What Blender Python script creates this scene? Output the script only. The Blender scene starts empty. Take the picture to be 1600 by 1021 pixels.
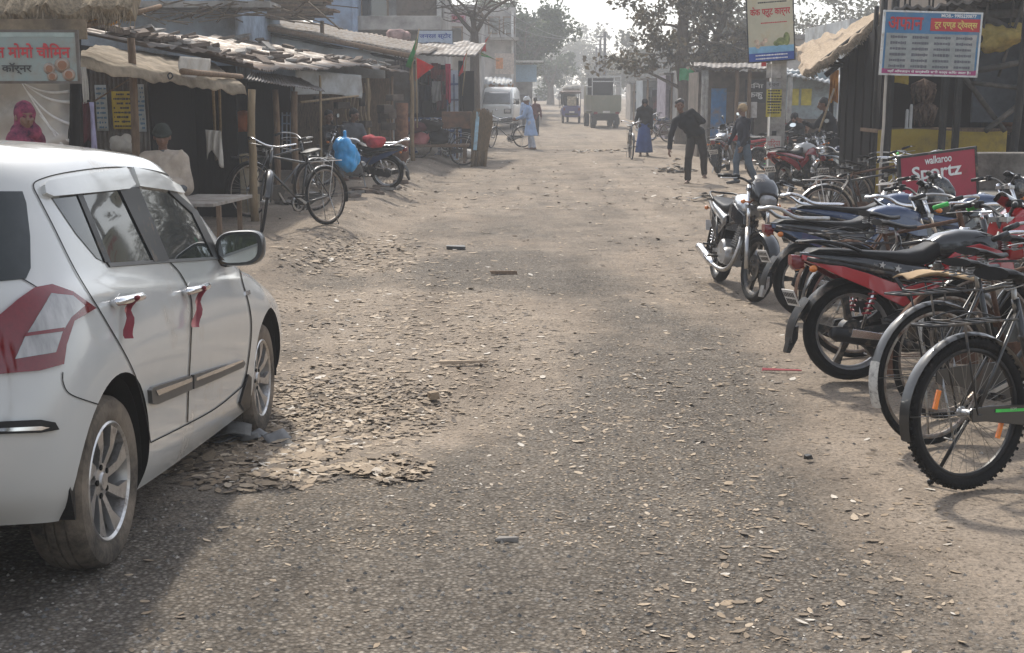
import bpy, bmesh, math, random
from mathutils import Vector, Matrix, noise, bvhtree
random.seed(7)
PI = math.pi
R = math.radians
SC = bpy.context.scene
COL = SC.collection
DG = bpy.context.evaluated_depsgraph_get

# ------------------------------------------------------------------ camera
FPX, CAMH, HOR = 1960.0, 1.75, 147.0
PITCH = math.atan((510.5 - HOR) / FPX)
CP, SP = math.cos(PITCH), math.sin(PITCH)
CAM = Vector((0, 0, CAMH))


def ray(x, y):
    u, v = (x - 800) / FPX, (510.5 - y) / FPX
    return Vector((u, CP + v * SP, -SP + v * CP))


def at(x, y, Y):
    """the point of the place seen at photo pixel x, y that stands Y metres up the street"""
    d = ray(x, y)
    return CAM + d * (Y / d.y)


def gz(X, Y):
    """height of the ground"""
    t = min(1, max(0, (7.2 - Y) / 3.2))
    z = 0.125 * t * t * (3 - 2 * t)
    if Y < 7.2:
        z *= 0.55 + 0.45 * min(1, max(0, (0.6 - X) / 1.6))
    if X < .6 and 5 < Y < 9: z -= .075*math.exp(-((Y-6.7)/.75)**2)*min(1, (.6-X)/.9)
    e = min(1, max(0, (-1.6 - X + 0.012 * (Y - 14)) / .75))
    f = min(1, max(0, (Y - 9) / 4))
    z += 0.19 * e * e * (3 - 2 * e) * f
    if Y > 60: z += .0125*(min(Y, 140)-60)
    return z


def gnd(x, y):
    """ground point at a photo pixel"""
    d = ray(x, y)
    t = -CAMH / min(d.z, -0.004)
    for _ in range(8):
        p = CAM + d * t
        t = (gz(p.x, p.y) - CAMH) / min(d.z, -0.004)
    return CAM + d * t


# ------------------------------------------------------------------ mesh building
class MB:
    def __init__(s):
        s.v, s.f, s.m, s.sm = [], [], [], []

    def add(s, vs, fs, m=0, sm=False, M=None):
        o = len(s.v)
        s.v += [M @ Vector(p) for p in vs] if M else [Vector(p) for p in vs]
        for f in fs:
            s.f.append([i + o for i in f]); s.m.append(m); s.sm.append(sm)
        return s

    def box(s, c, d, m=0, rz=0, M=None):
        x, y, z = d[0] / 2, d[1] / 2, d[2] / 2
        vs = [Vector(p) for p in ((-x,-y,-z),(x,-y,-z),(x,y,-z),(-x,y,-z),(-x,-y,z),(x,-y,z),(x,y,z),(-x,y,z))]
        T = Matrix.Translation(c) @ Matrix.Rotation(rz, 4, 'Z')
        if M: T = M @ T
        return s.add(vs, [(0,3,2,1),(4,5,6,7),(0,1,5,4),(1,2,6,5),(2,3,7,6),(3,0,4,7)], m, False, T)

    def beam(s, a, b, w, h, m=0):
        a, b = Vector(a), Vector(b)
        d = (b - a); L = d.length; d.normalize()
        up = Vector((0, 0, 1)) if abs(d.z) < .95 else Vector((0, 1, 0))
        r = d.cross(up).normalized(); u = r.cross(d)
        vs = []
        for p in (a, b):
            for sx, sy in ((-1,-1),(1,-1),(1,1),(-1,1)):
                vs.append(p + r * sx * w / 2 + u * sy * h / 2)
        return s.add(vs, [(0,1,2,3),(7,6,5,4),(0,4,5,1),(1,5,6,2),(2,6,7,3),(3,7,4,0)], m)

    def tube(s, pts, r, n=8, m=0, sm=True, cap=True, closed=False):
        pts = [Vector(p) for p in pts]
        k = len(pts)
        rs = r if isinstance(r, (list, tuple)) else [r] * k
        rings, prev = [], None
        for i, p in enumerate(pts):
            if closed: d = pts[(i + 1) % k] - pts[i - 1]
            else: d = pts[min(i + 1, k - 1)] - pts[max(i - 1, 0)]
            if d.length < 1e-9: d = Vector((0, 0, 1))
            d.normalize()
            if prev is None:
                a = Vector((0, 0, 1)) if abs(d.z) < .9 else Vector((1, 0, 0))
                x = d.cross(a).normalized()
            else:
                x = (prev - d * prev.dot(d))
                x = x.normalized() if x.length > 1e-6 else d.orthogonal().normalized()
            prev = x
            y = d.cross(x)
            rings.append([p + (x * math.cos(2*PI*j/n) + y * math.sin(2*PI*j/n)) * rs[i] for j in range(n)])
        vs = [q for g in rings for q in g]
        fs = []
        for i in range(k if closed else k - 1):
            a, b = i * n, ((i + 1) % k) * n
            for j in range(n):
                fs.append((a + j, a + (j+1) % n, b + (j+1) % n, b + j))
        if cap and not closed:
            fs.append(tuple(range(n))[::-1]); fs.append(tuple((k-1)*n + j for j in range(n)))
        return s.add(vs, fs, m, sm)

    def ball(s, c, r, m=0, n=10, k=7, M=None):
        if not isinstance(r, (tuple, list, Vector)): r = (r, r, r)
        vs, fs = [Vector((0,0,-1))], []
        for i in range(1, k):
            a = -PI/2 + PI * i / k
            for j in range(n):
                b = 2*PI*j/n
                vs.append(Vector((math.cos(a)*math.cos(b), math.cos(a)*math.sin(b), math.sin(a))))
        vs.append(Vector((0,0,1)))
        for j in range(n): fs.append((0, 1+(j+1)%n, 1+j))
        for i in range(k-2):
            for j in range(n):
                a = 1 + i*n
                fs.append((a+j, a+(j+1)%n, a+n+(j+1)%n, a+n+j))
        t = len(vs)-1
        for j in range(n): fs.append((t, 1+(k-2)*n+j, 1+(k-2)*n+(j+1)%n))
        T = Matrix.Translation(c)
        if M: T = T @ M
        vs = [Vector((p.x*r[0], p.y*r[1], p.z*r[2])) for p in vs]
        return s.add(vs, fs, m, True, T)

    def capsule(s, a, b, ra, rb, n=10, m=0):
        a, b = Vector(a), Vector(b)
        d = b - a; L = max(d.length, 1e-5); d = d / L
        pts, rs = [], []
        for i in range(4):
            t = -PI/2 + (PI/2) * i / 4
            pts.append(a + d * ra * math.sin(t)); rs.append(max(1e-4, ra * math.cos(t)))
        for i in range(5):
            t = (PI/2) * i / 4
            pts.append(b + d * rb * math.sin(t)); rs.append(max(1e-4, rb * math.cos(t)))
        return s.tube(pts, rs, n, m)

    def lathe(s, prof, n=20, m=0, axis='z', c=(0,0,0), sm=True, M=None):
        """prof: (radius, height) pairs"""
        vs, fs = [], []
        for r, h in prof:
            for j in range(n):
                t = 2*PI*j/n
                p = (r*math.cos(t), r*math.sin(t), h)
                if axis == 'y': p = (p[0], p[2], p[1])
                if axis == 'x': p = (p[2], p[0], p[1])
                vs.append(Vector(p) + Vector(c))
        for i in range(len(prof)-1):
            for j in range(n):
                f = (i*n+j, i*n+(j+1)%n, (i+1)*n+(j+1)%n, (i+1)*n+j)
                fs.append(f if axis != 'y' else f[::-1])
        return s.add(vs, fs, m, sm, M)

    def ring(s, R0, prof, n=32, m=0, axis='y', c=(0,0,0)):
        """closed profile (dr, da) swept round an axis"""
        pr = [(R0 + a, b) for a, b in prof]
        return s.lathe(pr + [pr[0]], n, m, axis, c)

    def prism(s, poly, a, b, plane='xz', m=0, M=None, sm=False):
        """outline extruded from a to b along the remaining axis"""
        def P(u, v, w):
            return {'xz': (u, w, v), 'yz': (w, u, v), 'xy': (u, v, w)}[plane]
        n = len(poly)
        vs = [P(u, v, a) for u, v in poly] + [P(u, v, b) for u, v in poly]
        fs = [tuple(range(n)), tuple(range(2*n-1, n-1, -1))]
        s.add(vs, fs, m, False, M)
        return s.add(vs, [(i, (i+1) % n, n + (i+1) % n, n+i) for i in range(n)], m, sm, M)

    def loft(s, rings, m=0, sm=True, closed=True, cap=True):
        n = len(rings[0]); vs = [p for g in rings for p in g]; fs = []
        for i in range(len(rings)-1):
            for j in range(n if closed else n-1):
                fs.append((i*n+j, i*n+(j+1) % n, (i+1)*n+(j+1) % n, (i+1)*n+j))
        s.add(vs, fs, m, sm)
        if cap and closed:
            k = len(rings)-1
            s.add(list(rings[0]) + list(rings[k]), [tuple(range(n))[::-1], tuple(range(n, 2*n))], m, False)
        return s

    def sheet(s, fn, nu, nv, m=0, th=0.0, sm=True, two=True):
        """fn(u,v)->point, u,v in 0..1; th gives it thickness along its normal"""
        P = [[Vector(fn(i/nu, j/nv)) for j in range(nv+1)] for i in range(nu+1)]
        w = nv+1
        vs = [p for row in P for p in row]
        fs = [(i*w+j, (i+1)*w+j, (i+1)*w+j+1, i*w+j+1) for i in range(nu) for j in range(nv)]
        if th:
            N = []
            for i in range(nu+1):
                for j in range(nv+1):
                    a = P[min(i+1,nu)][j]-P[max(i-1,0)][j]; b = P[i][min(j+1,nv)]-P[i][max(j-1,0)]
                    c = a.cross(b); N.append(c.normalized() if c.length > 1e-9 else Vector((0,0,1)))
            o = len(vs)
            vs += [p - n*th for p, n in zip(list(vs), N)]
            fs += [tuple(o+k for k in f[::-1]) for f in list(fs)]
            rim = [i*w for i in range(nu+1)] + [nu*w+j for j in range(1, w)] + [i*w+nv for i in range(nu-1,-1,-1)] + [j for j in range(nv-1,0,-1)]
            s.add(vs, fs, m, sm)
            b = len(s.v)-len(vs)
            for k in range(len(rim)):
                p, q = rim[k], rim[(k+1) % len(rim)]
                s.f.append([b+q, b+p, b+o+p, b+o+q]); s.m.append(m); s.sm.append(False)
            return s
        return s.add(vs, fs, m, sm)

    def xf(s, M):
        s.v = [M @ p for p in s.v]; return s

    def join(s, o, dm=0, M=None):
        k = len(s.v)
        s.v += [M @ p for p in o.v] if M else list(o.v)
        s.f += [[i+k for i in f] for f in o.f]; s.m += [q+dm for q in o.m]; s.sm += o.sm
        return s

    def mesh(s, name, mats, org=None):
        me = bpy.data.meshes.new(name)
        vs = [p - org for p in s.v] if org is not None else s.v
        me.from_pydata([tuple(p) for p in vs], [], s.f)
        for q in (mats if isinstance(mats, (list, tuple)) else [mats]): me.materials.append(q)
        me.polygons.foreach_set('material_index', s.m)
        me.polygons.foreach_set('use_smooth', s.sm)
        me.update()
        return me

    def build(s, name, mats, parent=None, sharp=None, bevel=0, fix=False):
        """ONE mesh object; with a parent, coordinates are the parent's own"""
        org = Vector(parent['_o']) if parent is not None and '_o' in parent else None
        me = s.mesh(name, mats, org)
        if fix or bevel:
            b = bmesh.new(); b.from_mesh(me)
            bmesh.ops.remove_doubles(b, verts=b.verts, dist=1e-5)
            bmesh.ops.recalc_face_normals(b, faces=b.faces)
            if bevel:
                es = [e for e in b.edges if len(e.link_faces) == 2 and e.calc_face_angle(0) > R(35)]
                bmesh.ops.bevel(b, geom=es, offset=bevel, segments=2, affect='EDGES', profile=.6, clamp_overlap=True)
            b.to_mesh(me); b.free()
        if sharp: me.set_sharp_from_angle(angle=R(sharp))
        o = bpy.data.objects.new(name, me); COL.objects.link(o)
        if parent is not None:
            o.parent = parent
            if org is not None: o['_o'] = parent['_o']
        return o


def tag(o, label=None, cat=None, group=None, kind=None):
    for k, v in (('label', label), ('category', cat), ('group', group), ('kind', kind)):
        if v: o[k] = v
    return o


def thing(name, label, cat, loc=(0,0,0), rz=0, group=None, world=False):
    """an Empty at the thing's base; world=True: its parts are given in world coordinates"""
    o = bpy.data.objects.new(name, None); COL.objects.link(o)
    o.empty_display_size = .1
    o.location = loc; o.rotation_euler = (0, 0, rz)
    if world: o['_o'] = tuple(loc)
    return tag(o, label, cat, group)


KIDS = {}


def copy_tree(o, parent=None):
    c = o.copy(); COL.objects.link(c)
    if parent is not None: c.parent = parent
    for ch in [x for x in COL.objects if x.parent == o]: copy_tree(ch, c)
    return c


def place(root, loc, rz, label, group=None, lean=None):
    root.location = loc
    root.rotation_euler = lean if lean else (0, 0, rz)
    root['label'] = label
    if group: root['group'] = group
    return root


def evaluated(o, name=None):
    """bake modifiers of a helper object into a mesh and drop the helper"""
    me = bpy.data.meshes.new_from_object(o.evaluated_get(DG()))
    bpy.data.objects.remove(o)
    if name: me.name = name
    return me


# ------------------------------------------------------------------ materials
_mc = {}


def rgb(c):
    """sRGB 0..255 to linear"""
    return tuple(((q/255+.055)/1.055)**2.4 if q > 10 else q/255/12.92 for q in c)


def mat(name, col, rough=.6, metal=0, var=.18, scale=9, bump=0, bscale=60, dirt=None, dirtamt=.45, dscale=3, coat=0, spec=.5, alpha=1, trans=0, stretch=None, sub=0):
    if name in _mc: return _mc[name]
    m = bpy.data.materials.new(name); m.use_nodes = True
    nt = m.node_tree; N, L = nt.nodes, nt.links
    b = N['Principled BSDF']
    b.inputs['Roughness'].default_value = rough; b.inputs['Metallic'].default_value = metal
    b.inputs['Specular IOR Level'].default_value = spec if rough < .65 or metal > .3 else min(spec, .18)
    if coat: b.inputs['Coat Weight'].default_value = coat; b.inputs['Coat Roughness'].default_value = .06
    if alpha < 1: b.inputs['Alpha'].default_value = alpha
    if trans: b.inputs['Transmission Weight'].default_value = trans
    tc = N.new('ShaderNodeTexCoord')
    src = tc.outputs['Object']
    if stretch:
        mp = N.new('ShaderNodeMapping'); mp.inputs['Scale'].default_value = stretch
        L.new(src, mp.inputs['Vector']); src = mp.outputs['Vector']
    nz = N.new('ShaderNodeTexNoise'); nz.inputs['Scale'].default_value = scale; nz.inputs['Detail'].default_value = 6
    nz.inputs['Roughness'].default_value = .62
    L.new(src, nz.inputs['Vector'])
    mr = N.new('ShaderNodeMapRange'); mr.inputs['From Min'].default_value = .3; mr.inputs['From Max'].default_value = .7
    mr.inputs['To Min'].default_value = 1-var; mr.inputs['To Max'].default_value = 1+var
    L.new(nz.outputs['Fac'], mr.inputs['Value'])
    mx = N.new('ShaderNodeMix'); mx.data_type = 'RGBA'; mx.blend_type = 'MULTIPLY'; mx.inputs[0].default_value = 1
    mx.inputs[6].default_value = (*col, 1); L.new(mr.outputs['Result'], mx.inputs[7])
    out = mx.outputs[2]
    if dirt:
        n2 = N.new('ShaderNodeTexNoise'); n2.inputs['Scale'].default_value = dscale; n2.inputs['Detail'].default_value = 8
        n2.inputs['Roughness'].default_value = .7
        L.new(src, n2.inputs['Vector'])
        r2 = N.new('ShaderNodeMapRange'); r2.inputs['From Min'].default_value = .62-dirtamt*.35; r2.inputs['From Max'].default_value = .80-dirtamt*.25
        L.new(n2.outputs['Fac'], r2.inputs['Value'])
        m2 = N.new('ShaderNodeMix'); m2.data_type = 'RGBA'; m2.inputs[7].default_value = (*dirt, 1)
        L.new(r2.outputs['Result'], m2.inputs[0]); L.new(out, m2.inputs[6]); out = m2.outputs[2]
        ra = N.new('ShaderNodeMapRange'); ra.inputs['To Min'].default_value = rough; ra.inputs['To Max'].default_value = min(1, rough+.35)
        L.new(r2.outputs['Result'], ra.inputs['Value']); L.new(ra.outputs['Result'], b.inputs['Roughness'])
    L.new(out, b.inputs['Base Color'])
    if bump:
        n3 = N.new('ShaderNodeTexNoise'); n3.inputs['Scale'].default_value = bscale; n3.inputs['Detail'].default_value = 4
        L.new(src, n3.inputs['Vector'])
        bp = N.new('ShaderNodeBump'); bp.inputs['Strength'].default_value = min(1, bump); bp.inputs['Distance'].default_value = .02
        L.new(n3.outputs['Fac'], bp.inputs['Height']); L.new(bp.outputs['Normal'], b.inputs['Normal'])
    _mc[name] = m
    return m


def glow_through(m, f=.4):
    """thin cloth or leaf: part of the light passes through"""
    nt = m.node_tree; N, L = nt.nodes, nt.links; b = N['Principled BSDF']
    t = N.new('ShaderNodeBsdfTranslucent'); x = N.new('ShaderNodeMixShader'); x.inputs[0].default_value = f
    if b.inputs['Base Color'].is_linked: L.new(b.inputs['Base Color'].links[0].from_socket, t.inputs['Color'])
    else: t.inputs['Color'].default_value = b.inputs['Base Color'].default_value
    L.new(b.outputs[0], x.inputs[1]); L.new(t.outputs[0], x.inputs[2]); L.new(x.outputs[0], N['Material Output'].inputs['Surface'])
    return m


DUST = (.27, .21, .15)
def paint(name, col, **k):
    d = dict(rough=.2, coat=.7, var=.05, dirt=DUST, dirtamt=.06, dscale=5); d.update(k)
    return mat(name, col, **d)
M_blk = mat('black_plastic', (.010,.010,.011), .42, spec=.3, dirt=DUST, dirtamt=.16, dscale=6)
M_tyre = mat('tyre_rubber', (.006,.006,.0065), .75, var=.3, dirt=(.06,.05,.04), dirtamt=.12, dscale=9, bump=.2, bscale=90)
M_chrome = mat('chrome', (.75,.75,.76), .16, 1, var=.06, dirt=(.2,.16,.12), dirtamt=.15)
M_steel = mat('dull_steel', (.42,.42,.42), .38, 1, var=.15, dirt=DUST, dirtamt=.3, dscale=12)
M_dark = mat('dark_metal', (.03,.03,.032), .45, .4, dirt=DUST, dirtamt=.25, dscale=8)
M_rust = mat('rusty_steel', (.11,.06,.04), .8, .2, var=.4, scale=25, bump=.3)
M_seat = mat('seat_vinyl', (.009,.009,.010), .45, spec=.15, bump=.15, bscale=300, dirt=(.12,.10,.08), dirtamt=.05, dscale=4)
M_wood = mat('weathered_wood', (.17,.115,.075), .85, var=.35, scale=6, bump=.4, bscale=18, stretch=(6,6,1))
M_bamboo = mat('bamboo', (.27,.2,.12), .7, var=.3, scale=5, bump=.3, bscale=14, stretch=(5,5,1))
M_thatch = mat('thatch', (.24,.19,.13), .95, var=.45, scale=30, bump=.9, bscale=60, stretch=(1,1,.2))
M_tin = mat('corrugated_tin', (.16,.145,.13), .5, .35, var=.25, scale=3, dirt=(.2,.13,.085), dirtamt=.55, dscale=2.5)
M_brick = mat('old_brick', (.15,.115,.09), .9, var=.35, scale=6, bump=.5, bscale=40, dirt=(.12,.1,.085), dirtamt=.5)
M_conc = mat('stained_concrete', (.3,.28,.255), .9, var=.3, scale=2.5, bump=.3, bscale=30, dirt=(.11,.1,.09), dirtamt=.55, dscale=1.6)
M_white = mat('old_white', (.6,.58,.55), .6, var=.15, dirt=(.3,.26,.21), dirtamt=.35)
M_cloth_w = mat('white_cloth', (.56,.53,.48), .9, var=.12, bump=.2, bscale=120, dirt=(.33,.29,.24), dirtamt=.3)
M_skin = mat('brown_skin', (.15,.075,.045), .55, var=.1, scale=14)
M_hair = mat('black_hair', (.012,.01,.009), .6, var=.3, scale=60, bump=.5, bscale=120, stretch=(1,1,.3))
M_red = mat('red_lens', (.15,.002,.006), .07, var=.15, scale=70, coat=.6)
M_amber = mat('amber_lens', (.6,.17,.02), .2, var=.1, coat=.5)
M_lens = mat('clear_lens', (.30,.29,.28), .12, .3, var=.35, scale=22, coat=1, stretch=(1,1,.2))
M_glass = mat('dark_glass', (.012,.015,.016), .04, var=.2, coat=1)


def poster_mat(): pass


def text_mb(body, h, m=0, ext=.0015, bold=.0, squash=1.0):
    """lettering as a flat mesh in xz, its height about h, centred on the origin, facing -y"""
    c = bpy.data.curves.new('lettering', 'FONT'); c.body = body; c.size = 1; c.extrude = 0; c.offset = bold
    c.resolution_u = 3
    o = bpy.data.objects.new('lettering', c); COL.objects.link(o)
    me = bpy.data.meshes.new_from_object(o.evaluated_get(DG()))
    bpy.data.objects.remove(o); bpy.data.curves.remove(c)
    mb = MB()
    vs = [v.co.copy() for v in me.vertices]
    if vs:
        x0, x1 = min(v.x for v in vs), max(v.x for v in vs); y0, y1 = min(v.y for v in vs), max(v.y for v in vs)
        k = h / max(1e-6, y1-y0)
        mb.add([((v.x-(x0+x1)/2)*k*squash, -ext, (v.y-(y0+y1)/2)*k) for v in vs], [tuple(p.vertices) for p in me.polygons], m)
        mb.w = (x1-x0)*k*squash
    bpy.data.meshes.remove(me)
    return mb


def letters(mb, body, cx, cz, h, w=None, m=0, ext=.0015, bold=0.0):
    """add lettering to a sign face mb (xz plane, facing -y), h high, squeezed to w wide"""
    t = text_mb(body, h, m, ext, bold)
    if not t.v: return
    k = w / t.w if w else 1
    mb.join(t, 0, Matrix.Translation((cx, 0, cz)) @ Matrix.Scale(k, 4, (1,0,0)))


def orient(d):
    """matrix taking +x to direction d keeping z up-ish"""
    d = Vector(d).normalized(); u = Vector((0,0,1)); y = u.cross(d).normalized(); z = d.cross(y)
    return Matrix((d, y, z)).transposed().to_4x4()


def cr(ps, n, closed=False):
    """Catmull-Rom through points"""
    ps = [Vector(p) for p in ps]; k = len(ps); out = []
    for i in range(k if closed else k-1):
        if closed: a, b, c, d = ps[i-1], ps[i], ps[(i+1) % k], ps[(i+2) % k]
        else: a, b, c, d = ps[max(i-1,0)], ps[i], ps[i+1], ps[min(i+2,k-1)]
        for j in range(n):
            t = j/n
            out.append(.5*((2*b) + (c-a)*t + (2*a-5*b+4*c-d)*t*t + (3*b-a-3*c+d)*t**3))
    if not closed: out.append(ps[-1])
    return out
# ------------------------------------------------------------------ camera, light, sky, air
cd = bpy.data.cameras.new('camera'); co = bpy.data.objects.new('camera', cd); COL.objects.link(co)
co.location = CAM; co.rotation_euler = (PI/2 - PITCH, 0, 0)
cd.sensor_width = 36; cd.sensor_fit = 'HORIZONTAL'; cd.lens = FPX/1600*36; cd.clip_end = 3000; cd.clip_start = .05
SC.camera = co
SUN_AZ, SUN_EL = R(-17), R(46)          # from straight up the street, negative = left; height
w = bpy.data.worlds.new('World'); SC.world = w; w.use_nodes = True
nt = w.node_tree; bg = nt.nodes['Background']
sky = nt.nodes.new('ShaderNodeTexSky'); sky.sky_type = 'NISHITA'; sky.sun_disc = False
sky.sun_elevation = SUN_EL; sky.sun_rotation = SUN_AZ; sky.air_density = 1.0; sky.dust_density = 1.6; sky.ozone_density = 1.0
hs = nt.nodes.new('ShaderNodeHueSaturation'); hs.inputs['Saturation'].default_value = .42
nt.links.new(sky.outputs[0], hs.inputs['Color']); nt.links.new(hs.outputs[0], bg.inputs[0]); bg.inputs[1].default_value = .15
sd = bpy.data.lights.new('sun', 'SUN'); so = bpy.data.objects.new('sun', sd); COL.objects.link(so)
sd.energy = 2.45; sd.angle = R(3); sd.color = (1, .93, .82)
dirn = Vector((math.sin(SUN_AZ)*math.cos(SUN_EL), math.cos(SUN_AZ)*math.cos(SUN_EL), math.sin(SUN_EL)))
so.rotation_euler = (-dirn).to_track_quat('-Z', 'Y').to_euler(); so.location = (0, 0, 30)
SC.view_settings.view_transform = 'Standard'; SC.view_settings.look = 'None'; SC.view_settings.gamma = 1
SC.view_settings.exposure = .88
SC.render.engine = 'CYCLES'
SC.cycles.use_denoising = True
SC.cycles.max_bounces = 6; SC.cycles.volume_bounces = 1; SC.cycles.transparent_max_bounces = 8
SC.cycles.diffuse_bounces = 3; SC.cycles.glossy_bounces = 3; SC.cycles.caustics_reflective = False; SC.cycles.caustics_refractive = False
SC.cycles.volume_step_rate = 4
SC.cycles.sample_clamp_indirect = 4

hz = MB().box((0, 170, 13), (260, 400, 28.4))
hm = bpy.data.materials.new('hazy_air'); hm.use_nodes = True
nt = hm.node_tree; nt.nodes.remove(nt.nodes['Principled BSDF'])
pv = nt.nodes.new('ShaderNodeVolumePrincipled'); pv.inputs['Density'].default_value = .0029; pv.inputs['Color'].default_value = (.88,.90,.93,1)
pv.inputs['Anisotropy'].default_value = .08
nt.links.new(pv.outputs[0], nt.nodes['Material Output'].inputs['Volume'])
haze = hz.build('haze', hm); tag(haze, kind='stuff')
haze['label'] = 'pale dusty haze hanging over the whole street'

# ------------------------------------------------------------------ ground
xs = []
x = -70.0
while x < 70:
    xs.append(x)
    x += .055 if -4.5 < x < 5.2 else (.14 if -8 < x < 10 else 2.2)
ys = []
y = -12.0
while y < 420:
    ys.append(y)
    y += .6 if y < 2.6 else (.035 if y < 6 else .012*y*.55)
def fbm(p, o=5): return noise.fractal(Vector(p), .9, 2.1, o)
PATCH = [  # asphalt showing through the dust: centre x, y, half sizes, strength
    (-.2, 3.6, 4.4, .75, 1.0), (.1, 5.0, 1.25, .75, 1.0), (.55, 4.35, 1.0, .55, .8), (1.0, 6.4, .75, 1.6, .85), (.35, 6.0, .7, .8, .8), (1.1, 8.6, .6, 1.5, .8),
    (.1, 12.5, 1.1, 1.5, .8), (.9, 10.8, .8, 1.4, .6), (-.3, 15.5, .9, 2.5, .35), (-1.6, 3.9, 1.5, 1.1, .75), (-1.6, 11.6, .9, .9, .5), (.9, 16, 1, 2.5, .3), (-1.5, 8.9, .7, .8, .5)]
SAND = [(.25, 5.55, .5, .3), (.3, 10.1, .45, .7), (-.55, 9.2, 1.0, .5), (-1.1, 7.6, .6, .5), (.15, 4.35, .25, .12), (-.6, 11, .9, .4), (1.75, 4.6, .7, 1.1), (2.0, 6.2, .7, 1.3), (-1.2, 10.4, .8, .5)]
def asphalt_mask(X, Y):
    n = fbm((X*1.3, Y*.9, 3), 5); n2 = fbm((X*.45+9, Y*.3, 1), 3); n3 = fbm((X*5, Y*3.4, 8), 3)
    a = .12 + .22*math.exp(-((X-.5)/1.7)**2)
    for cx, cy, rx, ry, s in PATCH:
        d = ((X-cx)/rx)**2 + ((Y-cy)/ry)**2
        a += s*1.1*math.exp(-d*d*.7)
    for cx, cy, rx, ry in SAND:
        d = ((X-cx)/rx)**2 + ((Y-cy)/ry)**2
        a -= .75*math.exp(-d)
    if Y > 13: a += .16*min(1, (Y-13)/6)
    if abs(X-.6) > 2.6: a -= .4*min(1, abs(X-.6)-2.6)
    return max(0, min(1, .12 + a*.62 + n*.34 + n2*.2 + n3*.2))
vs, fs, msk = [], [], []
nx = len(xs)
for Y in ys:
    for X in xs:
        z = gz(X, Y)
        if -12 < X < 12 and Y < 60:
            z += .018*fbm((X*.8, Y*.6, 0), 3) + .006*fbm((X*6, Y*5, 4), 3)
        vs.append((X, Y, z))
        msk.append(asphalt_mask(X, Y) if -12 < X < 14 and Y < 80 else .15)
for j in range(len(ys)-1):
    for i in range(nx-1):
        k = j*nx+i
        fs.append((k, k+1, k+nx+1, k+nx))
me = bpy.data.meshes.new('ground'); me.from_pydata(vs, [], fs); me.update()
me.polygons.foreach_set('use_smooth', [True]*len(fs))
at_ = me.attributes.new('asphalt', 'FLOAT', 'POINT'); at_.data.foreach_set('value', msk)
gm = bpy.data.materials.new('worn_road'); gm.use_nodes = True
nt = gm.node_tree; N, L = nt.nodes, nt.links; b = N['Principled BSDF']; b.inputs['Roughness'].default_value = .95; b.inputs['Specular IOR Level'].default_value = .2
geo = N.new('ShaderNodeNewGeometry')
def nz(sc, det=6, ro=.6, dist=0):
    n = N.new('ShaderNodeTexNoise'); n.inputs['Scale'].default_value = sc; n.inputs['Detail'].default_value = det; n.inputs['Roughness'].default_value = ro
    n.inputs['Distortion'].default_value = dist
    L.new(geo.outputs['Position'], n.inputs['Vector']); return n.outputs['Fac']
def ramp(src, stops):
    r = N.new('ShaderNodeValToRGB'); L.new(src, r.inputs[0]); e = r.color_ramp.elements
    while len(e) < len(stops): e.new(.5)
    for q, (p, c) in zip(e, stops): q.position = p; q.color = (*c, 1)
    return r.outputs[0]
def mixc(f, a, bb, mode='MIX'):
    m = N.new('ShaderNodeMix'); m.data_type = 'RGBA'; m.blend_type = mode
    if isinstance(f, (int, float)): m.inputs[0].default_value = f
    else: L.new(f, m.inputs[0])
    for s, q in ((6, a), (7, bb)):
        if isinstance(q, tuple): m.inputs[s].default_value = (*q, 1)
        else: L.new(q, m.inputs[s])
    return m.outputs[2]
def math_(op, a, bb=None):
    m = N.new('ShaderNodeMath'); m.operation = op
    for s, q in ((0, a), (1, bb)):
        if q is None: continue
        if isinstance(q, (int, float)): m.inputs[s].default_value = q
        else: L.new(q, m.inputs[s])
    return m.outputs[0]
def vor(sc, feat='F1'):
    v = N.new('ShaderNodeTexVoronoi'); v.feature = feat; v.inputs['Scale'].default_value = sc; v.inputs['Randomness'].default_value = 1
    L.new(geo.outputs['Position'], v.inputs['Vector']); return v
dirt = ramp(nz(1.1, 8, .65), [(.25, (.19,.152,.117)), (.5, (.25,.205,.16)), (.75, (.315,.263,.21))])
dirt = mixc(.8, dirt, ramp(nz(48, 7, .8), [(.33, (.30,.29,.28)), (.5, (1,1,1)), (.66, (1.5,1.48,1.45))]), 'MULTIPLY')
sp = ramp(nz(24, 3, .8), [(.34, (.06,.05,.04)), (.41, (1,1,1))])
dirt = mixc(.5, dirt, sp, 'MULTIPLY')
stone = vor(58); stone2 = vor(21)
asp = ramp(stone.outputs['Color'], [(.0, (.065,.061,.056)), (.45, (.165,.154,.138)), (.75, (.25,.23,.20)), (1, (.38,.345,.30))])
gap = ramp(stone.outputs['Distance'], [(.2, (1,1,1)), (.6, (.12,.12,.12))])
asp = mixc(.85, asp, gap, 'MULTIPLY')
asp = mixc(.5, asp, ramp(nz(7, 6, .7), [(.3, (.55,.55,.57)), (.7, (1.3,1.28,1.25))]), 'MULTIPLY')
am = N.new('ShaderNodeAttribute'); am.attribute_name = 'asphalt'
f = math_('ADD', am.outputs['Fac'], math_('MULTIPLY', math_('SUBTRACT', nz(16, 6, .75), .5), 1.1))
f = math_('ADD', f, math_('MULTIPLY', math_('SUBTRACT', nz(90, 3, .7), .5), .7))
mr = N.new('ShaderNodeMapRange'); mr.inputs['From Min'].default_value = .22; mr.inputs['From Max'].default_value = .95; mr.inputs['To Max'].default_value = .72; L.new(f, mr.inputs['Value'])
col = mixc(mr.outputs[0], dirt, asp)
mpn = N.new('ShaderNodeMapping'); mpn.inputs['Scale'].default_value = (1.6, .13, 1); L.new(geo.outputs['Position'], mpn.inputs['Vector'])
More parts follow.
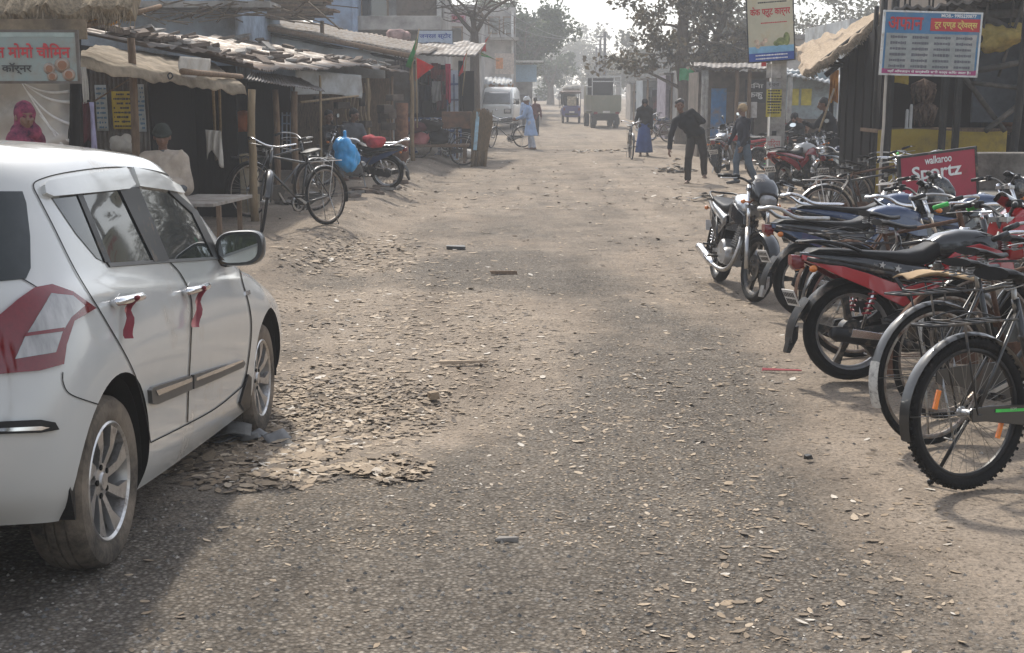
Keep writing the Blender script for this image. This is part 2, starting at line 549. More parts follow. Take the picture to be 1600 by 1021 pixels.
tn = N.new('ShaderNodeTexNoise'); tn.inputs['Scale'].default_value = 1.0; tn.inputs['Detail'].default_value = 5; tn.inputs['Roughness'].default_value = .6; L.new(mpn.outputs[0], tn.inputs['Vector'])
col = mixc(.75, col, ramp(tn.outputs['Fac'], [(.33, (.72,.71,.70)), (.5, (1,1,1)), (.66, (1.16,1.14,1.11))]), 'MULTIPLY')
col = mixc(.5, col, ramp(nz(2.6, 7, .7), [(.34, (.62,.6,.58)), (.48, (1,1,1)), (.7, (1.1,1.08,1.05))]), 'MULTIPLY')
L.new(col, b.inputs['Base Color'])
hgt = math_('ADD', math_('MULTIPLY', math_('MULTIPLY', math_('SUBTRACT', .6, stone.outputs['Distance']), mr.outputs[0]), 1.0), math_('MULTIPLY', nz(40, 5, .7), 1.0))
hgt = math_('ADD', hgt, math_('MULTIPLY', nz(9, 4, .6), 1.6))
bp = N.new('ShaderNodeBump'); bp.inputs['Strength'].default_value = 1; bp.inputs['Distance'].default_value = .011
L.new(hgt, bp.inputs['Height']); L.new(bp.outputs['Normal'], b.inputs['Normal'])
me.materials.append(gm)
g = bpy.data.objects.new('ground', me); COL.objects.link(g); tag(g, kind='structure')

# ------------------------------------------------------------------ litter: fallen leaves, stones
lm = bpy.data.materials.new('dry_leaf'); lm.use_nodes = True
nt = lm.node_tree; N, L = nt.nodes, nt.links; b = N['Principled BSDF']; b.inputs['Roughness'].default_value = .8
geo = N.new('ShaderNodeNewGeometry')
c = ramp(geo.outputs['Random Per Island'], [(0, (.09,.068,.05)), (.35, (.20,.15,.10)), (.7, (.31,.23,.15)), (.94, (.44,.35,.25)), (1, (.55,.51,.45))])
c = mixc(.6, c, ramp(nz(70, 4), [(.3, (.6,.6,.6)), (.7, (1.2,1.2,1.2))]), 'MULTIPLY')
L.new(c, b.inputs['Base Color'])
rnd = random.Random(11)
def leaf(mb, X, Y, size, curl, zup=0.0, asp=.6):
    a = rnd.uniform(0, 2*PI); ca, sa = math.cos(a), math.sin(a)
    ta, tb = rnd.gauss(0, .10), rnd.gauss(0, .10)
    pts = [(-1,0),(-.45,-.62),(.35,-.55),(1,0),(.35,.6),(-.45,.55)]
    z0 = gz(X, Y) - .002 + .018*fbm((X*.8, Y*.6, 0), 3) + .006*fbm((X*6, Y*5, 4), 3) + .004 + zup
    vs = []
    for u, v in pts:
        u *= size*.5*rnd.uniform(.8, 1.15); v *= size*asp*.6*rnd.uniform(.75, 1.2)
        z = z0 + abs(ta)*size*.3 + u*ta + v*tb + curl*.7*(u*u+v*v*1.5)/max(size, .01)
        vs.append((X+u*ca-v*sa, Y+u*sa+v*ca, z))
    vs.append((X, Y, z0+.002))
    k = 6
    mb.add(vs, [(k, i, (i+1) % 6) for i in range(6)], 0, True)
mb = MB()
def scatter(n, gen, s0, s1, zup=0, curl=.5):
    for _ in range(n):
        X, Y = gen()
        leaf(mb, X, Y, rnd.uniform(s0, s1)*(1 if rnd.random() < .85 else 1.5), rnd.uniform(-.1, curl), rnd.uniform(0, zup))
def inpx(x0, x1, y0, y1):
    def f():
        p = gnd(rnd.uniform(x0, x1), rnd.uniform(y0, y1)); return p.x, p.y
    return f
def blobpx(cx, cy, rx, ry):
    def f():
        while 1:
            a, c = rnd.gauss(0, .5), rnd.gauss(0, .5)
            if a*a + c*c < 1.3: break
        p = gnd(cx+a*rx, cy+c*ry); return p.x, p.y
    return f
scatter(420, inpx(-40, 1640, 480, 1040), .012, .045)
scatter(1300, inpx(430, 1240, 370, 620), .02, .06)
scatter(700, inpx(600, 1300, 250, 400), .03, .09)
scatter(1700, blobpx(640, 500, 260, 110), .02, .07)
scatter(800, blobpx(560, 395, 130, 35), .03, .1, .01)
scatter(2700, blobpx(540, 640, 165, 62), .015, .065, .008, .3)
scatter(2000, blobpx(390, 715, 150, 50), .02, .075, .008, .4)
scatter(140, blobpx(400, 705, 150, 55), .07, .12, .01, .4)
scatter(500, blobpx(610, 735, 60, 20), .03, .09, .02, .7)
scatter(500, blobpx(900, 650, 260, 90), .015, .05)
scatter(350, inpx(1000, 1500, 560, 1000), .02, .055)
scatter(300, inpx(1000, 1260, 300, 480), .03, .09)
scatter(1300, inpx(600, 1180, 212, 330), .04, .13)
scatter(500, inpx(430, 700, 250, 345), .03, .09)
scatter(8000, inpx(420, 1200, 400, 860), .006, .024, 0, .2)
scatter(4000, inpx(900, 1500, 450, 1020), .005, .016, 0, .2)
lit = mb.build('fallen_leaves', lm); tag(lit, 'dry curled leaves and torn scraps strewn over the road', kind='stuff')
pm = bpy.data.materials.new('road_stone'); pm.use_nodes = True
nt = pm.node_tree; N, L = nt.nodes, nt.links; b = N['Principled BSDF']; b.inputs['Roughness'].default_value = .9
geo = N.new('ShaderNodeNewGeometry')
L.new(ramp(geo.outputs['Random Per Island'], [(0, (.08,.08,.08)), (.5, (.2,.185,.165)), (1, (.4,.36,.31))]), b.inputs['Base Color'])
mb = MB()
def pebble(X, Y, s):
    z = gz(X, Y) + .018*fbm((X*.8, Y*.6, 0), 3) + .006*fbm((X*6, Y*5, 4), 3)
    q = [Vector((rnd.uniform(.6,1.2)*d[0]*s, rnd.uniform(.6,1.2)*d[1]*s, rnd.uniform(.5,.9)*d[2]*s)) + Vector((X, Y, z)) for d in ((1,0,0),(0,1,0),(-1,0,0),(0,-1,0),(0,0,1),(0,0,-1))]
    mb.add(q, [(0,1,4),(1,2,4),(2,3,4),(3,0,4),(1,0,5),(2,1,5),(3,2,5),(0,3,5)])
for _ in range(5200):
    x, y = rnd.uniform(-50, 1650), rnd.uniform(380, 1050)
    p = gnd(x, y)
    if asphalt_mask(p.x, p.y) > rnd.uniform(.15, .9) or rnd.random() < .12: pebble(p.x, p.y, rnd.choice((.005,.006,.007,.009,.012)))
for _ in range(0):
    p = gnd(rnd.uniform(420, 1400), rnd.uniform(240, 900)); pebble(p.x, p.y, rnd.uniform(.018, .035))
st = mb.build('gravel', pm); tag(st, 'loose stone chips on the broken road', kind='stuff')
# ------------------------------------------------------------------ the white hatchback
def solve_two(pr, pf, Yr, L):
    a = at(*pr, Yr)
    lo, hi = Yr, Yr + L
    for _ in range(50):
        m = (lo+hi)/2
        if (at(*pf, m)-a).length < L: lo = m
        else: hi = m
    return a, at(*pf, lo)
WR, WHEEL_L = .305, 2.43
cr_, cf_ = solve_two((172, 752), (411, 591), 4.22, WHEEL_L)
fwd = (cf_-cr_).normalized(); rgt = fwd.cross(Vector((0,0,1))).normalized(); upv = rgt.cross(fwd)
CARM = Matrix((rgt, fwd, upv)).transposed().to_4x4()
CARM.translation = cr_ - rgt*.80 - fwd*.62 - upv*WR
car = thing('parked_car', 'white five door hatchback parked on the left with red ribbons tied to its door handles', 'car')
car.matrix_world = CARM
CARI = CARM.inverted()
print('CAR', cr_, cf_, 'ground under', gz(cr_.x, cr_.y), (cr_-upv*WR).z, gz(cf_.x, cf_.y), (cf_-upv*WR).z, 'dir', fwd)
M_paint = mat('white_car_paint', (.53,.53,.51), .14, coat=.6, var=.03, scale=3, dirt=(.42,.37,.3), dirtamt=.2, dscale=2)
M_trim = mat('grey_trim', (.06,.058,.056), .4, var=.2)
M_liner = mat('arch_liner', (.012,.011,.01), .9)
rows = [
 [(0,.12,.27),(.4,.12,.27),(.66,.17,.27),(.755,.30,.25),(.785,.62,.21),(.785,1.1,.19),(.785,1.65,.185),(.785,2.2,.185),(.785,2.75,.19),(.775,3.1,.2),(.70,3.6,.2),(.4,3.75,.2),(0,3.78,.2)],
 [(0,.025,.38),(.42,.035,.38),(.69,.10,.38),(.808,.28,.37),(.835,.62,.35),(.822,1.1,.30),(.82,1.65,.29),(.82,2.2,.29),(.825,2.75,.31),(.832,3.1,.34),(.76,3.6,.36),(.42,3.82,.36),(0,3.85,.36)],
 [(0,.0,.56),(.42,.01,.56),(.70,.075,.56),(.822,.27,.56),(.848,.62,.56),(.836,1.1,.52),(.832,1.65,.51),(.832,2.2,.51),(.838,2.75,.53),(.846,3.1,.56),(.77,3.62,.54),(.43,3.83,.54),(0,3.86,.54)],
 [(0,.03,.73),(.42,.04,.73),(.69,.105,.735),(.812,.29,.75),(.846,.62,.755),(.842,1.1,.74),(.838,1.65,.73),(.838,2.2,.73),(.838,2.75,.73),(.83,3.1,.73),(.74,3.55,.70),(.42,3.72,.7),(0,3.76,.7)],
 [(0,.07,.93),(.42,.08,.93),(.65,.14,.94),(.765,.32,.95),(.80,.62,.95),(.808,1.1,.92),(.808,1.65,.89),(.806,2.2,.875),(.79,2.75,.86),(.745,3.1,.85),(.64,3.42,.81),(.4,3.58,.80),(0,3.64,.8)],
 [(0,.11,1.03),(.42,.12,1.03),(.61,.18,1.04),(.715,.37,1.06),(.755,.66,1.05),(.772,1.1,1.01),(.776,1.65,.975),(.772,2.2,.95),(.745,2.72,.93),(.66,2.93,.935),(.5,3.0,.945),(.3,3.02,.955),(0,3.03,.96)],
 [(0,.22,1.22),(.4,.24,1.22),(.56,.30,1.23),(.65,.47,1.24),(.685,.70,1.24),(.695,1.1,1.23),(.695,1.65,1.22),(.69,2.05,1.2),(.665,2.38,1.19),(.6,2.52,1.19),(.48,2.6,1.19),(.3,2.64,1.2),(0,2.65,1.2)],
 [(0,.32,1.41),(.36,.34,1.405),(.50,.40,1.40),(.575,.55,1.40),(.605,.78,1.415),(.618,1.1,1.43),(.618,1.65,1.43),(.61,1.92,1.42),(.585,2.08,1.395),(.53,2.14,1.395),(.42,2.18,1.40),(.26,2.2,1.41),(0,2.21,1.41)],
 [(0,.46,1.47),(.26,.48,1.47),(.38,.54,1.465),(.44,.66,1.468),(.46,.82,1.475),(.475,1.1,1.488),(.475,1.6,1.485),(.465,1.82,1.475),(.44,1.92,1.46),(.39,1.96,1.455),(.3,1.98,1.455),(.2,1.99,1.46),(0,1.99,1.46)],
 [(0,.66,1.495),(.12,.67,1.495),(.18,.70,1.495),(.2,.76,1.496),(.21,.86,1.5),(.22,1.1,1.508),(.22,1.55,1.506),(.21,1.7,1.5),(.2,1.76,1.494),(.18,1.8,1.49),(.14,1.81,1.49),(.08,1.82,1.488),(0,1.82,1.488)],
]
SUB = 12
fine = [cr(r, SUB) for r in rows]
grid = [cr([fine[i][j] for i in range(len(fine))], SUB) for j in range(len(fine[0]))]   # [col][row]
nc, nr = len(grid), len(grid[0])
mb = MB()
def car_half(sg):
    vs = [Vector((sg*p.x, p.y, p.z)) for c in grid for p in c]
    fs = [((i*nr+j), (i+1)*nr+j, (i+1)*nr+j+1, i*nr+j+1) for i in range(nc-1) for j in range(nr-1)]
    if sg > 0: fs = [f for f in fs]
    else: fs = [f[::-1] for f in fs]
    mb.add(vs, fs, 0, True)
    cl = [Vector((0, c[0].y, .24)) for c in grid]
    mb.add([Vector((sg*c[0].x, c[0].y, c[0].z)) for c in grid] + cl, [((i+1), i, nc+i, nc+i+1)[::sg] for i in range(nc-1)], 1)
    tp = [Vector((0, c[-1].y, 1.512 - .012*abs(c[-1].y-1.25))) for c in grid]
    mb.add([Vector((sg*c[-1].x, c[-1].y, c[-1].z)) for c in grid] + tp, [(i, i+1, nc+i+1, nc+i)[::sg] for i in range(nc-1)], 0, True)
car_half(1); car_half(-1)
tmp = mb.build('car_shell', [M_paint, M_liner], fix=True)
# wheel arches cut out of the shell
for ya in (.62, 3.05):
    for sg in (1, -1):
        c = MB().lathe([(0,-.2),(.352,-.2),(.352,.2),(0,.2)], 48, 0, 'x', (sg*.78, ya, .335)).build('arch_cutter', M_liner, fix=True)
        bo = tmp.modifiers.new('arch', 'BOOLEAN'); bo.operation = 'DIFFERENCE'; bo.object = c; bo.solver = 'EXACT'
bpy.context.view_layer.update()
me = bpy.data.meshes.new_from_object(tmp.evaluated_get(DG()))
for o in [o for o in COL.objects if o.name.startswith('arch_cutter')]: bpy.data.objects.remove(o)
bpy.data.objects.remove(tmp)
me.name = 'body'; me.set_sharp_from_angle(angle=R(38))
body = bpy.data.objects.new('body', me); COL.objects.link(body); body.parent = car
bm = bmesh.new(); bm.from_mesh(me); BVH = bvhtree.BVHTree.FromBMesh(bm)
bm2 = bmesh.new()
tmpm = MB();
tmpm.add([p for c in grid for p in c], [((i*nr+j), (i+1)*nr+j, (i+1)*nr+j+1, i*nr+j+1) for i in range(nc-1) for j in range(nr-1)])
SKIN = bvhtree.BVHTree.FromPolygons(tmpm.v, [tuple(f) for f in tmpm.f])   # the uncut right flank
C0 = CARI @ CAM


def skin_hit(x, y):
    d = (CARI.to_3x3() @ ray(x, y)).normalized()
    h, n, i, t = SKIN.ray_cast(C0, d)
    if h is None:
        # nearest place of the flank to the ray
        best = None
        for k in range(1, 60):
            q = C0 + d*(2.2 + k*.09)
            g, n2, i2, dd = SKIN.find_nearest(q)
            if best is None or dd < best[0]: best = (dd, g, n2)
        h, n = best[1], best[2]
    if n.dot(d) > 0: n = -n
    return h, n


def panel(name, poly, m, off=.004, step=7, deep=.006, mirror=False, parent=None, smooth=True, bulge=0):
    """a plate following the flank, its outline traced on it"""
    b = bmesh.new()
    vs = [b.verts.new((x, y, 0)) for x, y in poly]
    b.faces.new(vs); bmesh.ops.triangulate(b, faces=b.faces)
    x0, x1 = min(p[0] for p in poly), max(p[0] for p in poly); y0, y1 = min(p[1] for p in poly), max(p[1] for p in poly)
    for lo, hi, no in ((x0, x1, (1,0,0)), (y0, y1, (0,1,0))):
        q = lo + step
        while q < hi:
            co_ = (q,0,0) if no[0] else (0,q,0)
            bmesh.ops.bisect_plane(b, geom=b.verts[:]+b.edges[:]+b.faces[:], plane_co=co_, plane_no=no, dist=1e-4)
            q += step
    bmesh.ops.remove_doubles(b, verts=b.verts, dist=.01)
    b.verts.index_update(); b.verts.ensure_lookup_table()
    V = []
    for v in b.verts:
        h, n = skin_hit(v.co.x, v.co.y); V.append((h + n*off, h - n*deep))
    mbp = MB()
    fs = [[v.index for v in f.verts] for f in b.faces]
    # face towards the outside
    def orientf(f):
        a, c, d = V[f[0]][0], V[f[1]][0], V[f[2]][0]
        nn = (c-a).cross(d-a)
        return f if nn.dot(C0-a) > 0 else f[::-1]
    mbp.add([q[0] for q in V], [orientf(f) for f in fs], 0, smooth)
    k = len(V); mbp.v += [q[1] for q in V] + [q[0] for q in V]
    for e in b.edges:
        if e.is_boundary:
            i, j = e.verts[0].index, e.verts[1].index
            mbp.f.append([i+2*k, j+2*k, j+k, i+k]); mbp.m.append(0); mbp.sm.append(False)
    b.free()
    if mirror:
        o = MB(); o.v = [Vector((-p.x, p.y, p.z)) for p in mbp.v]; o.f = [f[::-1] for f in mbp.f]; o.m = list(mbp.m); o.sm = list(mbp.sm)
        o.build(name, m, parent or car)
    return mbp.build(name, m, parent or car)


def stripe(name, pts, wpx, m, off=.003, **k):
    """a narrow band along a line traced on the flank"""
    P = cr([Vector((x, y, 0)) for x, y in pts], 5)
    L_, R_ = [], []
    for i, p in enumerate(P):
        d = P[min(i+1, len(P)-1)] - P[max(i-1, 0)]; d.normalize()
        n = Vector((-d.y, d.x, 0)); L_.append(p+n*wpx/2); R_.append(p-n*wpx/2)
    mbp = MB(); vs = []
    for a, c in zip(L_, R_):
        for q in (a, c):
            h, n = skin_hit(q.x, q.y); vs.append(h+n*off)
    mbp.add(vs, [(2*i, 2*i+1, 2*i+3, 2*i+2) for i in range(len(P)-1)], 0, True)
    return mbp


# glass
M_cg = mat('car_window_glass', (.022,.027,.027), .03, coat=.15, var=.3, scale=6, spec=.45)
rearwin = panel('window', [(80,310),(182,296),(214,297),(243,408),(170,414),(150,404),(118,366)], M_cg, .003, mirror=True)
frontwin = panel('window', [(213,296),(236,294),(262,297),(300,330),(338,402),(334,406),(262,408),(247,396)], M_cg, .003, mirror=True)
panel('quarter_pillar', [(118,304),(126,303),(171,412),(162,411)], M_blk, .007, parent=rearwin)
panel('door_pillar', [(183,296),(214,293),(262,408),(238,410)], M_blk, .009, mirror=True)
panel('windscreen_pillar_trim', [(258,293),(268,297),(306,330),(343,402),(332,404),(298,334),(264,303)], M_blk, .008)
panel('rear_window', [(-60,308),(-20,300),(34,300),(40,318),(46,370),(47,420),(40,436),(0,440),(-60,441)], M_cg, .004)
# drip visors over the side windows
M_vis = mat('smoked_visor', (.5,.5,.48), .2, coat=.7, var=.05)
panel('rain_visor', [(64,292),(70,286),(192,264),(206,290),(196,297),(78,310),(66,305)], M_vis, .018, deep=.0)
panel('rain_visor', [(203,264),(240,272),(276,292),(284,304),(250,298),(213,293)], M_vis, .018, deep=.0)
# chrome strip under the windows, seams
panel('window_sill_trim', [(166,412),(247,407),(340,402),(341,406),(247,412),(170,418)], M_trim, .007, mirror=True)
seams = MB()
for pts in ([(52,296),(56,284),(100,271),(180,262),(250,270),(290,290)], [(52,296),(80,350),(117,424),(160,495),(205,575),(225,640),(234,692)],
            [(204,264),(214,292)], [(262,408),(282,430),(298,470),(297,540),(294,600),(292,660)], [(234,692),(290,664),(338,637),(378,604)],
            [(0,433),(20,430),(42,441),(60,452)], [(97,582),(98,600),(110,617),(152,632)], [(372,408),(378,440),(389,480),(392,520),(385,580),(378,604)]):
    seams.join(stripe('s', pts, 1.7, None, .0035))
seams.build('door_seam', M_liner, car)
# tail lamp: red lens, clear window in it
tl = panel('tail_lamp', [(-30,600),(-30,500),(0,492),(26,470),(52,452),(78,447),(110,458),(146,483),(112,503),(100,540),(96,570),(60,580),(0,585)], M_red, .012, step=6)
panel('reversing_lens', [(22,562),(35,530),(58,490),(75,462),(108,465),(126,480),(105,498),(92,520),(82,552)], M_lens, .017, parent=tl)
panel('lens_divider', [(34,528),(38,522),(94,514),(92,520)], M_red, .020, parent=tl)
# bumper strip and side mouldings
bs = panel('bumper_strip', [(-60,664),(-60,680),(60,676),(88,671),(82,660),(60,656),(0,659)], M_blk, .014)
panel('chrome_strip', [(-60,671),(-60,676),(60,672),(72,668),(60,666),(0,669)], M_chrome, .019, parent=bs)
for poly, ins in (([(230,610),(234,605),(292,587),(295,590),(295,609),(240,632),(232,630)], [(236,620),(293,600),(293,606),(240,628)]),
                  ([(298,586),(340,573),(376,563),(379,568),(376,574),(340,590),(298,608)], [(300,600),(340,584),(374,572),(374,575),(340,590),(300,605)])):
    mo = panel('side_moulding', poly, M_trim, .016)
    panel('chrome_inlay', [(p[0], p[1]-10) for p in ins], M_chrome, .020, parent=mo)
panel('mud_flap', [(372,630),(385,585),(390,590),(388,634),(380,642)], M_blk, .012)
panel('badge', [(382,456),(389,454),(390,460),(383,462)], M_chrome, .006)
# handles with ribbons
M_rib = mat('red_ribbon', (.19,.012,.022), .6, var=.25, scale=20)
for (hx, hy), rb in (((191,472), [(0,0),(-3,22),(-4,60)]), ((299,455), [(2,0),(0,25),(-6,58)])):
    h, n = skin_hit(hx, hy)
    hb = MB()
    k = 1 if hx < 250 else .8
    a, _ = skin_hit(hx-17*k, hy+3); c, _ = skin_hit(hx+19*k, hy-5)
    hb.tube(cr([a+n*.002, a+n*.03, h+n*.04, c+n*.03, c+n*.002], 4), [.012]*3+[.016]*3+[.016]*8+[.012]*3, 10)
    ha = hb.build('door_handle', M_chrome, car)
    panel('handle_recess', [(hx-8*k,hy+6),(hx-11*k,hy-4),(hx-4*k,hy-13),(hx+9*k,hy-13),(hx+15*k,hy-3),(hx+10*k,hy+5)], mat('recess_shade', (.4,.4,.39), .3, coat=.4), .0025, parent=ha)
    W = []
    for i, (dx, dy) in enumerate(cr([Vector((p[0], p[1], 0)) for p in rb], 5)[j][:2] for j in range(11)):
        g, n2 = skin_hit(hx+dx, hy+dy)
        o = .05 if i < 2 else .034+.006*math.sin(i*1.3)
        t = Vector((.0105, .006, 0))*(.8+.05*i)
        W.append((g+n2*o-t, g+n2*(o+.004*math.sin(i))+t))
    r_ = MB(); vs = [q for p in W for q in p]
    r_.add(vs, [(2*i, 2*i+1, 2*i+3, 2*i+2) for i in range(len(W)-1)], 0, True)
    r_.add([v - Vector((.0015,0,0)) for v in vs], [(2*i+2, 2*i+3, 2*i+1, 2*i) for i in range(len(W)-1)], 0, True)
    r_.tube([h+n*.055+Vector((0,-.012,.0)), h+n*.058, h+n*.055+Vector((0,.012,0))], .009, 8)
    r_.build('ribbon', M_rib, car)
# door mirror
mc, _ = skin_hit(338, 398)
p0 = CARI @ at(375, 388, (CARM @ mc).y+.02)
mm = MB()
def mirror_shape(s, y, dz=0):
    return [Vector((p0.x + .118*s*math.copysign(abs(math.cos(t))**.62, math.cos(t)), y, p0.z + dz + .085*s*math.copysign(abs(math.sin(t))**.7, math.sin(t)) + .012*math.cos(t))) for t in (2*PI*i/28 for i in range(28))]
mm.loft([mirror_shape(.95, p0.y-.03), mirror_shape(1, p0.y-.015), mirror_shape(1.0, p0.y+.02), mirror_shape(.88, p0.y+.07), mirror_shape(.5, p0.y+.11), mirror_shape(.1, p0.y+.12)])
mir = mm.build('door_mirror', mat('mirror_shell', (.05,.05,.05), .35, coat=.3), car, sharp=40)
sh = MB().loft([mirror_shape(1.02, p0.y+.022), mirror_shape(.91, p0.y+.075), mirror_shape(.53, p0.y+.116), mirror_shape(.1, p0.y+.127)])
sh.build('mirror_cover', M_paint, mir)
MB().loft([mirror_shape(.8, p0.y-.034), mirror_shape(.8, p0.y-.036)]).build('mirror_glass', mat('mirror_glass', (.8,.82,.8), .02, 1, var=.02), mir)
MB().tube([mc+Vector((-.02,.02,-.0)), mc+Vector((.05,.02,-.03)), p0+Vector((-.05,.02,-.06))], [.045,.035,.03], 10).build('mirror_arm', M_blk, mir)
# roof spoiler and rear arch trims
sp = MB().sheet(lambda u, v: ((u-.5)*1.04*(1-.12*v*v), .21+.30*v, 1.425+.055*math.sin(v*1.5)+.012*(1-abs(2*u-1)**3)), 14, 6, 0, .028)
sp.build('roof_spoiler', M_paint, car, sharp=40)
ex = MB().box((0,.06,.245),(1.05,.1,.12)); ex.build('bumper_valance', M_trim, car, bevel=.02)
pl = MB().box((0,-.012,.66),(.5,.012,.11)); npl = pl.build('number_plate', M_white, car, bevel=.004)
# rear-left lamp mirrored on the far corner
# rear mud flap
MB().prism([(.285,.255),(.25,.36),(.26,.41),(.29,.38),(.295,.255)], .69, .80, 'yz').build('mud_flap', M_blk, car)

# wheels
M_alloy = mat('alloy', (.55,.54,.53), .3, .85, var=.1, dirt=(.2,.16,.13), dirtamt=.35, dscale=10)
M_tyreD = mat('dusty_tyre', (.040,.036,.032), .85, var=.35, scale=14, bump=.3, bscale=40, dirt=(.22,.18,.14), dirtamt=.75, dscale=4)


def car_wheel(loc, sg):
    ty = MB()
    w_ = .0925
    prof = [(.20,-w_*.86),(.225,-w_),(.262,-w_*1.06),(.285,-w_*1.0),(.299,-w_*.8),(.305,-w_*.45),(.305,-w_*.42),(.299,-w_*.40),(.299,-w_*.34),(.305,-w_*.32),(.306,-.004),(.299,-.003),(.299,.003),(.306,.004),(.305,w_*.32),(.299,w_*.34),(.299,w_*.40),(.305,w_*.42),(.305,w_*.45),(.299,w_*.8),(.285,w_),(.262,w_*1.06),(.225,w_),(.20,w_*.86)]
    ty.lathe(prof, 56, 0, 'x')
    t = ty.build('tyre', M_tyreD, None, sharp=35)
    r = MB()
    r.lathe([(.208,w_*.80),(.212,w_*.93),(.205,w_*.98),(.195,w_*.9),(.186,w_*.5),(.18,-w_*.6)], 48, 0, 'x')
    r.lathe([(0,w_*.72),(.03,w_*.74),(.034,w_*.66),(.062,w_*.62),(.066,w_*.3)], 28, 0, 'x')
    for k in range(8):
        a = 2*PI*k/8
        def sp_(rr, da, x): return Vector((x, rr*math.cos(a+da), rr*math.sin(a+da)))
        # twisted blade spoke
        for da0, da1, wd in ((-.16,-.05,.0),):
            q = [sp_(.05,-.32,w_*.60), sp_(.05,.26,w_*.60), sp_(.125,.15,w_*.80), sp_(.196,.33,w_*.90), sp_(.196,-.03,w_*.90), sp_(.125,-.12,w_*.80)]
            bk = [p-Vector((.022,0,0)) for p in q]
            r.add(q+bk, [(0,1,2,5),(5,2,3,4),(6,11,8,7),(11,10,9,8),(0,6,7,1),(1,7,8,2),(2,8,9,3),(3,9,10,4),(4,10,11,5),(5,11,6,0)], 0)
    for k in range(5):
        a = 2*PI*k/5+.3
        r.lathe([(0,0),(.011,0),(.011,.008),(0,.008)], 8, 1, 'x', (w_*.6, .052*math.cos(a), .052*math.sin(a)))
    r.lathe([(.178,-.02),(.02,-.02)], 32, 1, 'x')
    rm = r.build('rim', [M_alloy, M_liner], None, sharp=30, bevel=0)
    wb = MB().lathe([(0,-.05),(.12,-.05),(.12,.02),(0,.02)], 24, 0, 'x').build('wheel', M_dark, car)
    wb.location = loc
    if sg < 0: wb.rotation_euler = (0, 0, PI)
    t.parent = wb; rm.parent = wb
    return wb
w1 = car_wheel((.805-.092, .62, WR), 1)
for loc, sg, rot in (((.80-.092, 3.05, WR), 1, .5), ((-.712, .62, WR), -1, .2), ((-.712, 3.05, WR), -1, .9)):
    c = copy_tree(w1, car); c.location = loc; c.rotation_euler = (rot if sg > 0 else 0, 0, 0 if sg > 0 else PI)
w1.rotation_euler = (.25, 0, 0)
for ya in (.62, 3.05):
    for sg in (1, -1):
        MB().sheet(lambda u, v: (sg*(.60+.20*v), ya+.349*math.cos(PI*(1.12*u-.06)), .335+.349*math.sin(PI*(1.12*u-.06))), 30, 2, 0, .004).build('arch_liner', M_liner, car)
# ------------------------------------------------------------------ motorcycles and bicycles
def helix(a, b, r, turns, n=10):
    a, b = Vector(a), Vector(b); d = (b-a).normalized(); x = d.orthogonal().normalized(); y = d.cross(x)
    return [a + (b-a)*(i/(turns*n)) + (x*math.cos(2*PI*i/n) + y*math.sin(2*PI*i/n))*r for i in range(turns*n+1)]


def moto_wheel(root, c, mats, style, T=None, wide=.05, disc=False):
    """hub with tyre and rim as its own pieces"""
    Rr, W = .305, wide
    ty = MB().lathe([(.232,-W*.55),(.246,-W*.92),(.268,-W*1.05),(.29,-W*.8),(.301,-W*.4),(.305,0),(.301,W*.4),(.29,W*.8),(.268,W*1.05),(.246,W*.92),(.232,W*.55)], 44, 0, 'y', c)
    rm = MB().lathe([(.236,-W*.62),(.242,-W*.66),(.238,-W*.72),(.226,-W*.6),(.214,-.012),(.214,.012),(.226,W*.6),(.238,W*.72),(.242,W*.66),(.236,W*.62)], 44, 0, 'y', c)
    hb = MB().lathe([(0,-.06),(.025,-.06),(.03,-.045),(.075,-.04),(.08,.03),(.03,.045),(.02,.06),(0,.06)], 20, 0, 'y', c)
    if style == 'alloy':
        for k in range(5):
            a = 2*PI*k/5 + .5
            q = []
            for rr, w in ((.06,.045),(.14,.03),(.218,.05)):
                for y in (-.016, .016):
                    for sg in (-1, 1):
                        q.append(Vector((rr*math.cos(a)-sg*w*.5*math.sin(a), y, rr*math.sin(a)+sg*w*.5*math.cos(a)))+Vector(c))
            rm.add(q, [(0,1,5,4),(2,6,7,3),(0,4,6,2),(1,3,7,5),(4,5,9,8),(6,10,11,7),(4,8,10,6),(5,7,11,9)], 1)
    else:
        for k in range(36):
            a = 2*PI*k/36; b = a + (.5 if k % 2 else -.5); y = .03 if k % 4 < 2 else -.03
            rm.tube([Vector((.07*math.cos(b), y, .07*math.sin(b)))+Vector(c), Vector((.22*math.cos(a), 0, .22*math.sin(a)))+Vector(c)], .0018, 4, 1, cap=False)
    if disc: rm.lathe([(.12,-.052),(.075,-.052),(.075,-.048),(.12,-.048),(.12,-.052)], 28, 0, 'y', c)
    if T:
        for q in (ty, rm, hb): q.xf(T)
    h = hb.build('wheel', mats['hub'], root, sharp=40)
    ty.build('tyre', M_tyre, h, sharp=40); rm.build('rim', [mats['rim'], mats['spoke']], h, sharp=40)
    return h


def section(x, w, z0, z1, n=16, p=.55, yc=0):
    """rounded box section at x"""
    zc, h = (z0+z1)/2, (z1-z0)/2
    return [Vector((x, yc + w*math.copysign(abs(math.cos(t))**p, math.cos(t)), zc + h*math.copysign(abs(math.sin(t))**p, math.sin(t)))) for t in (2*PI*(i+.5)/n for i in range(n))]


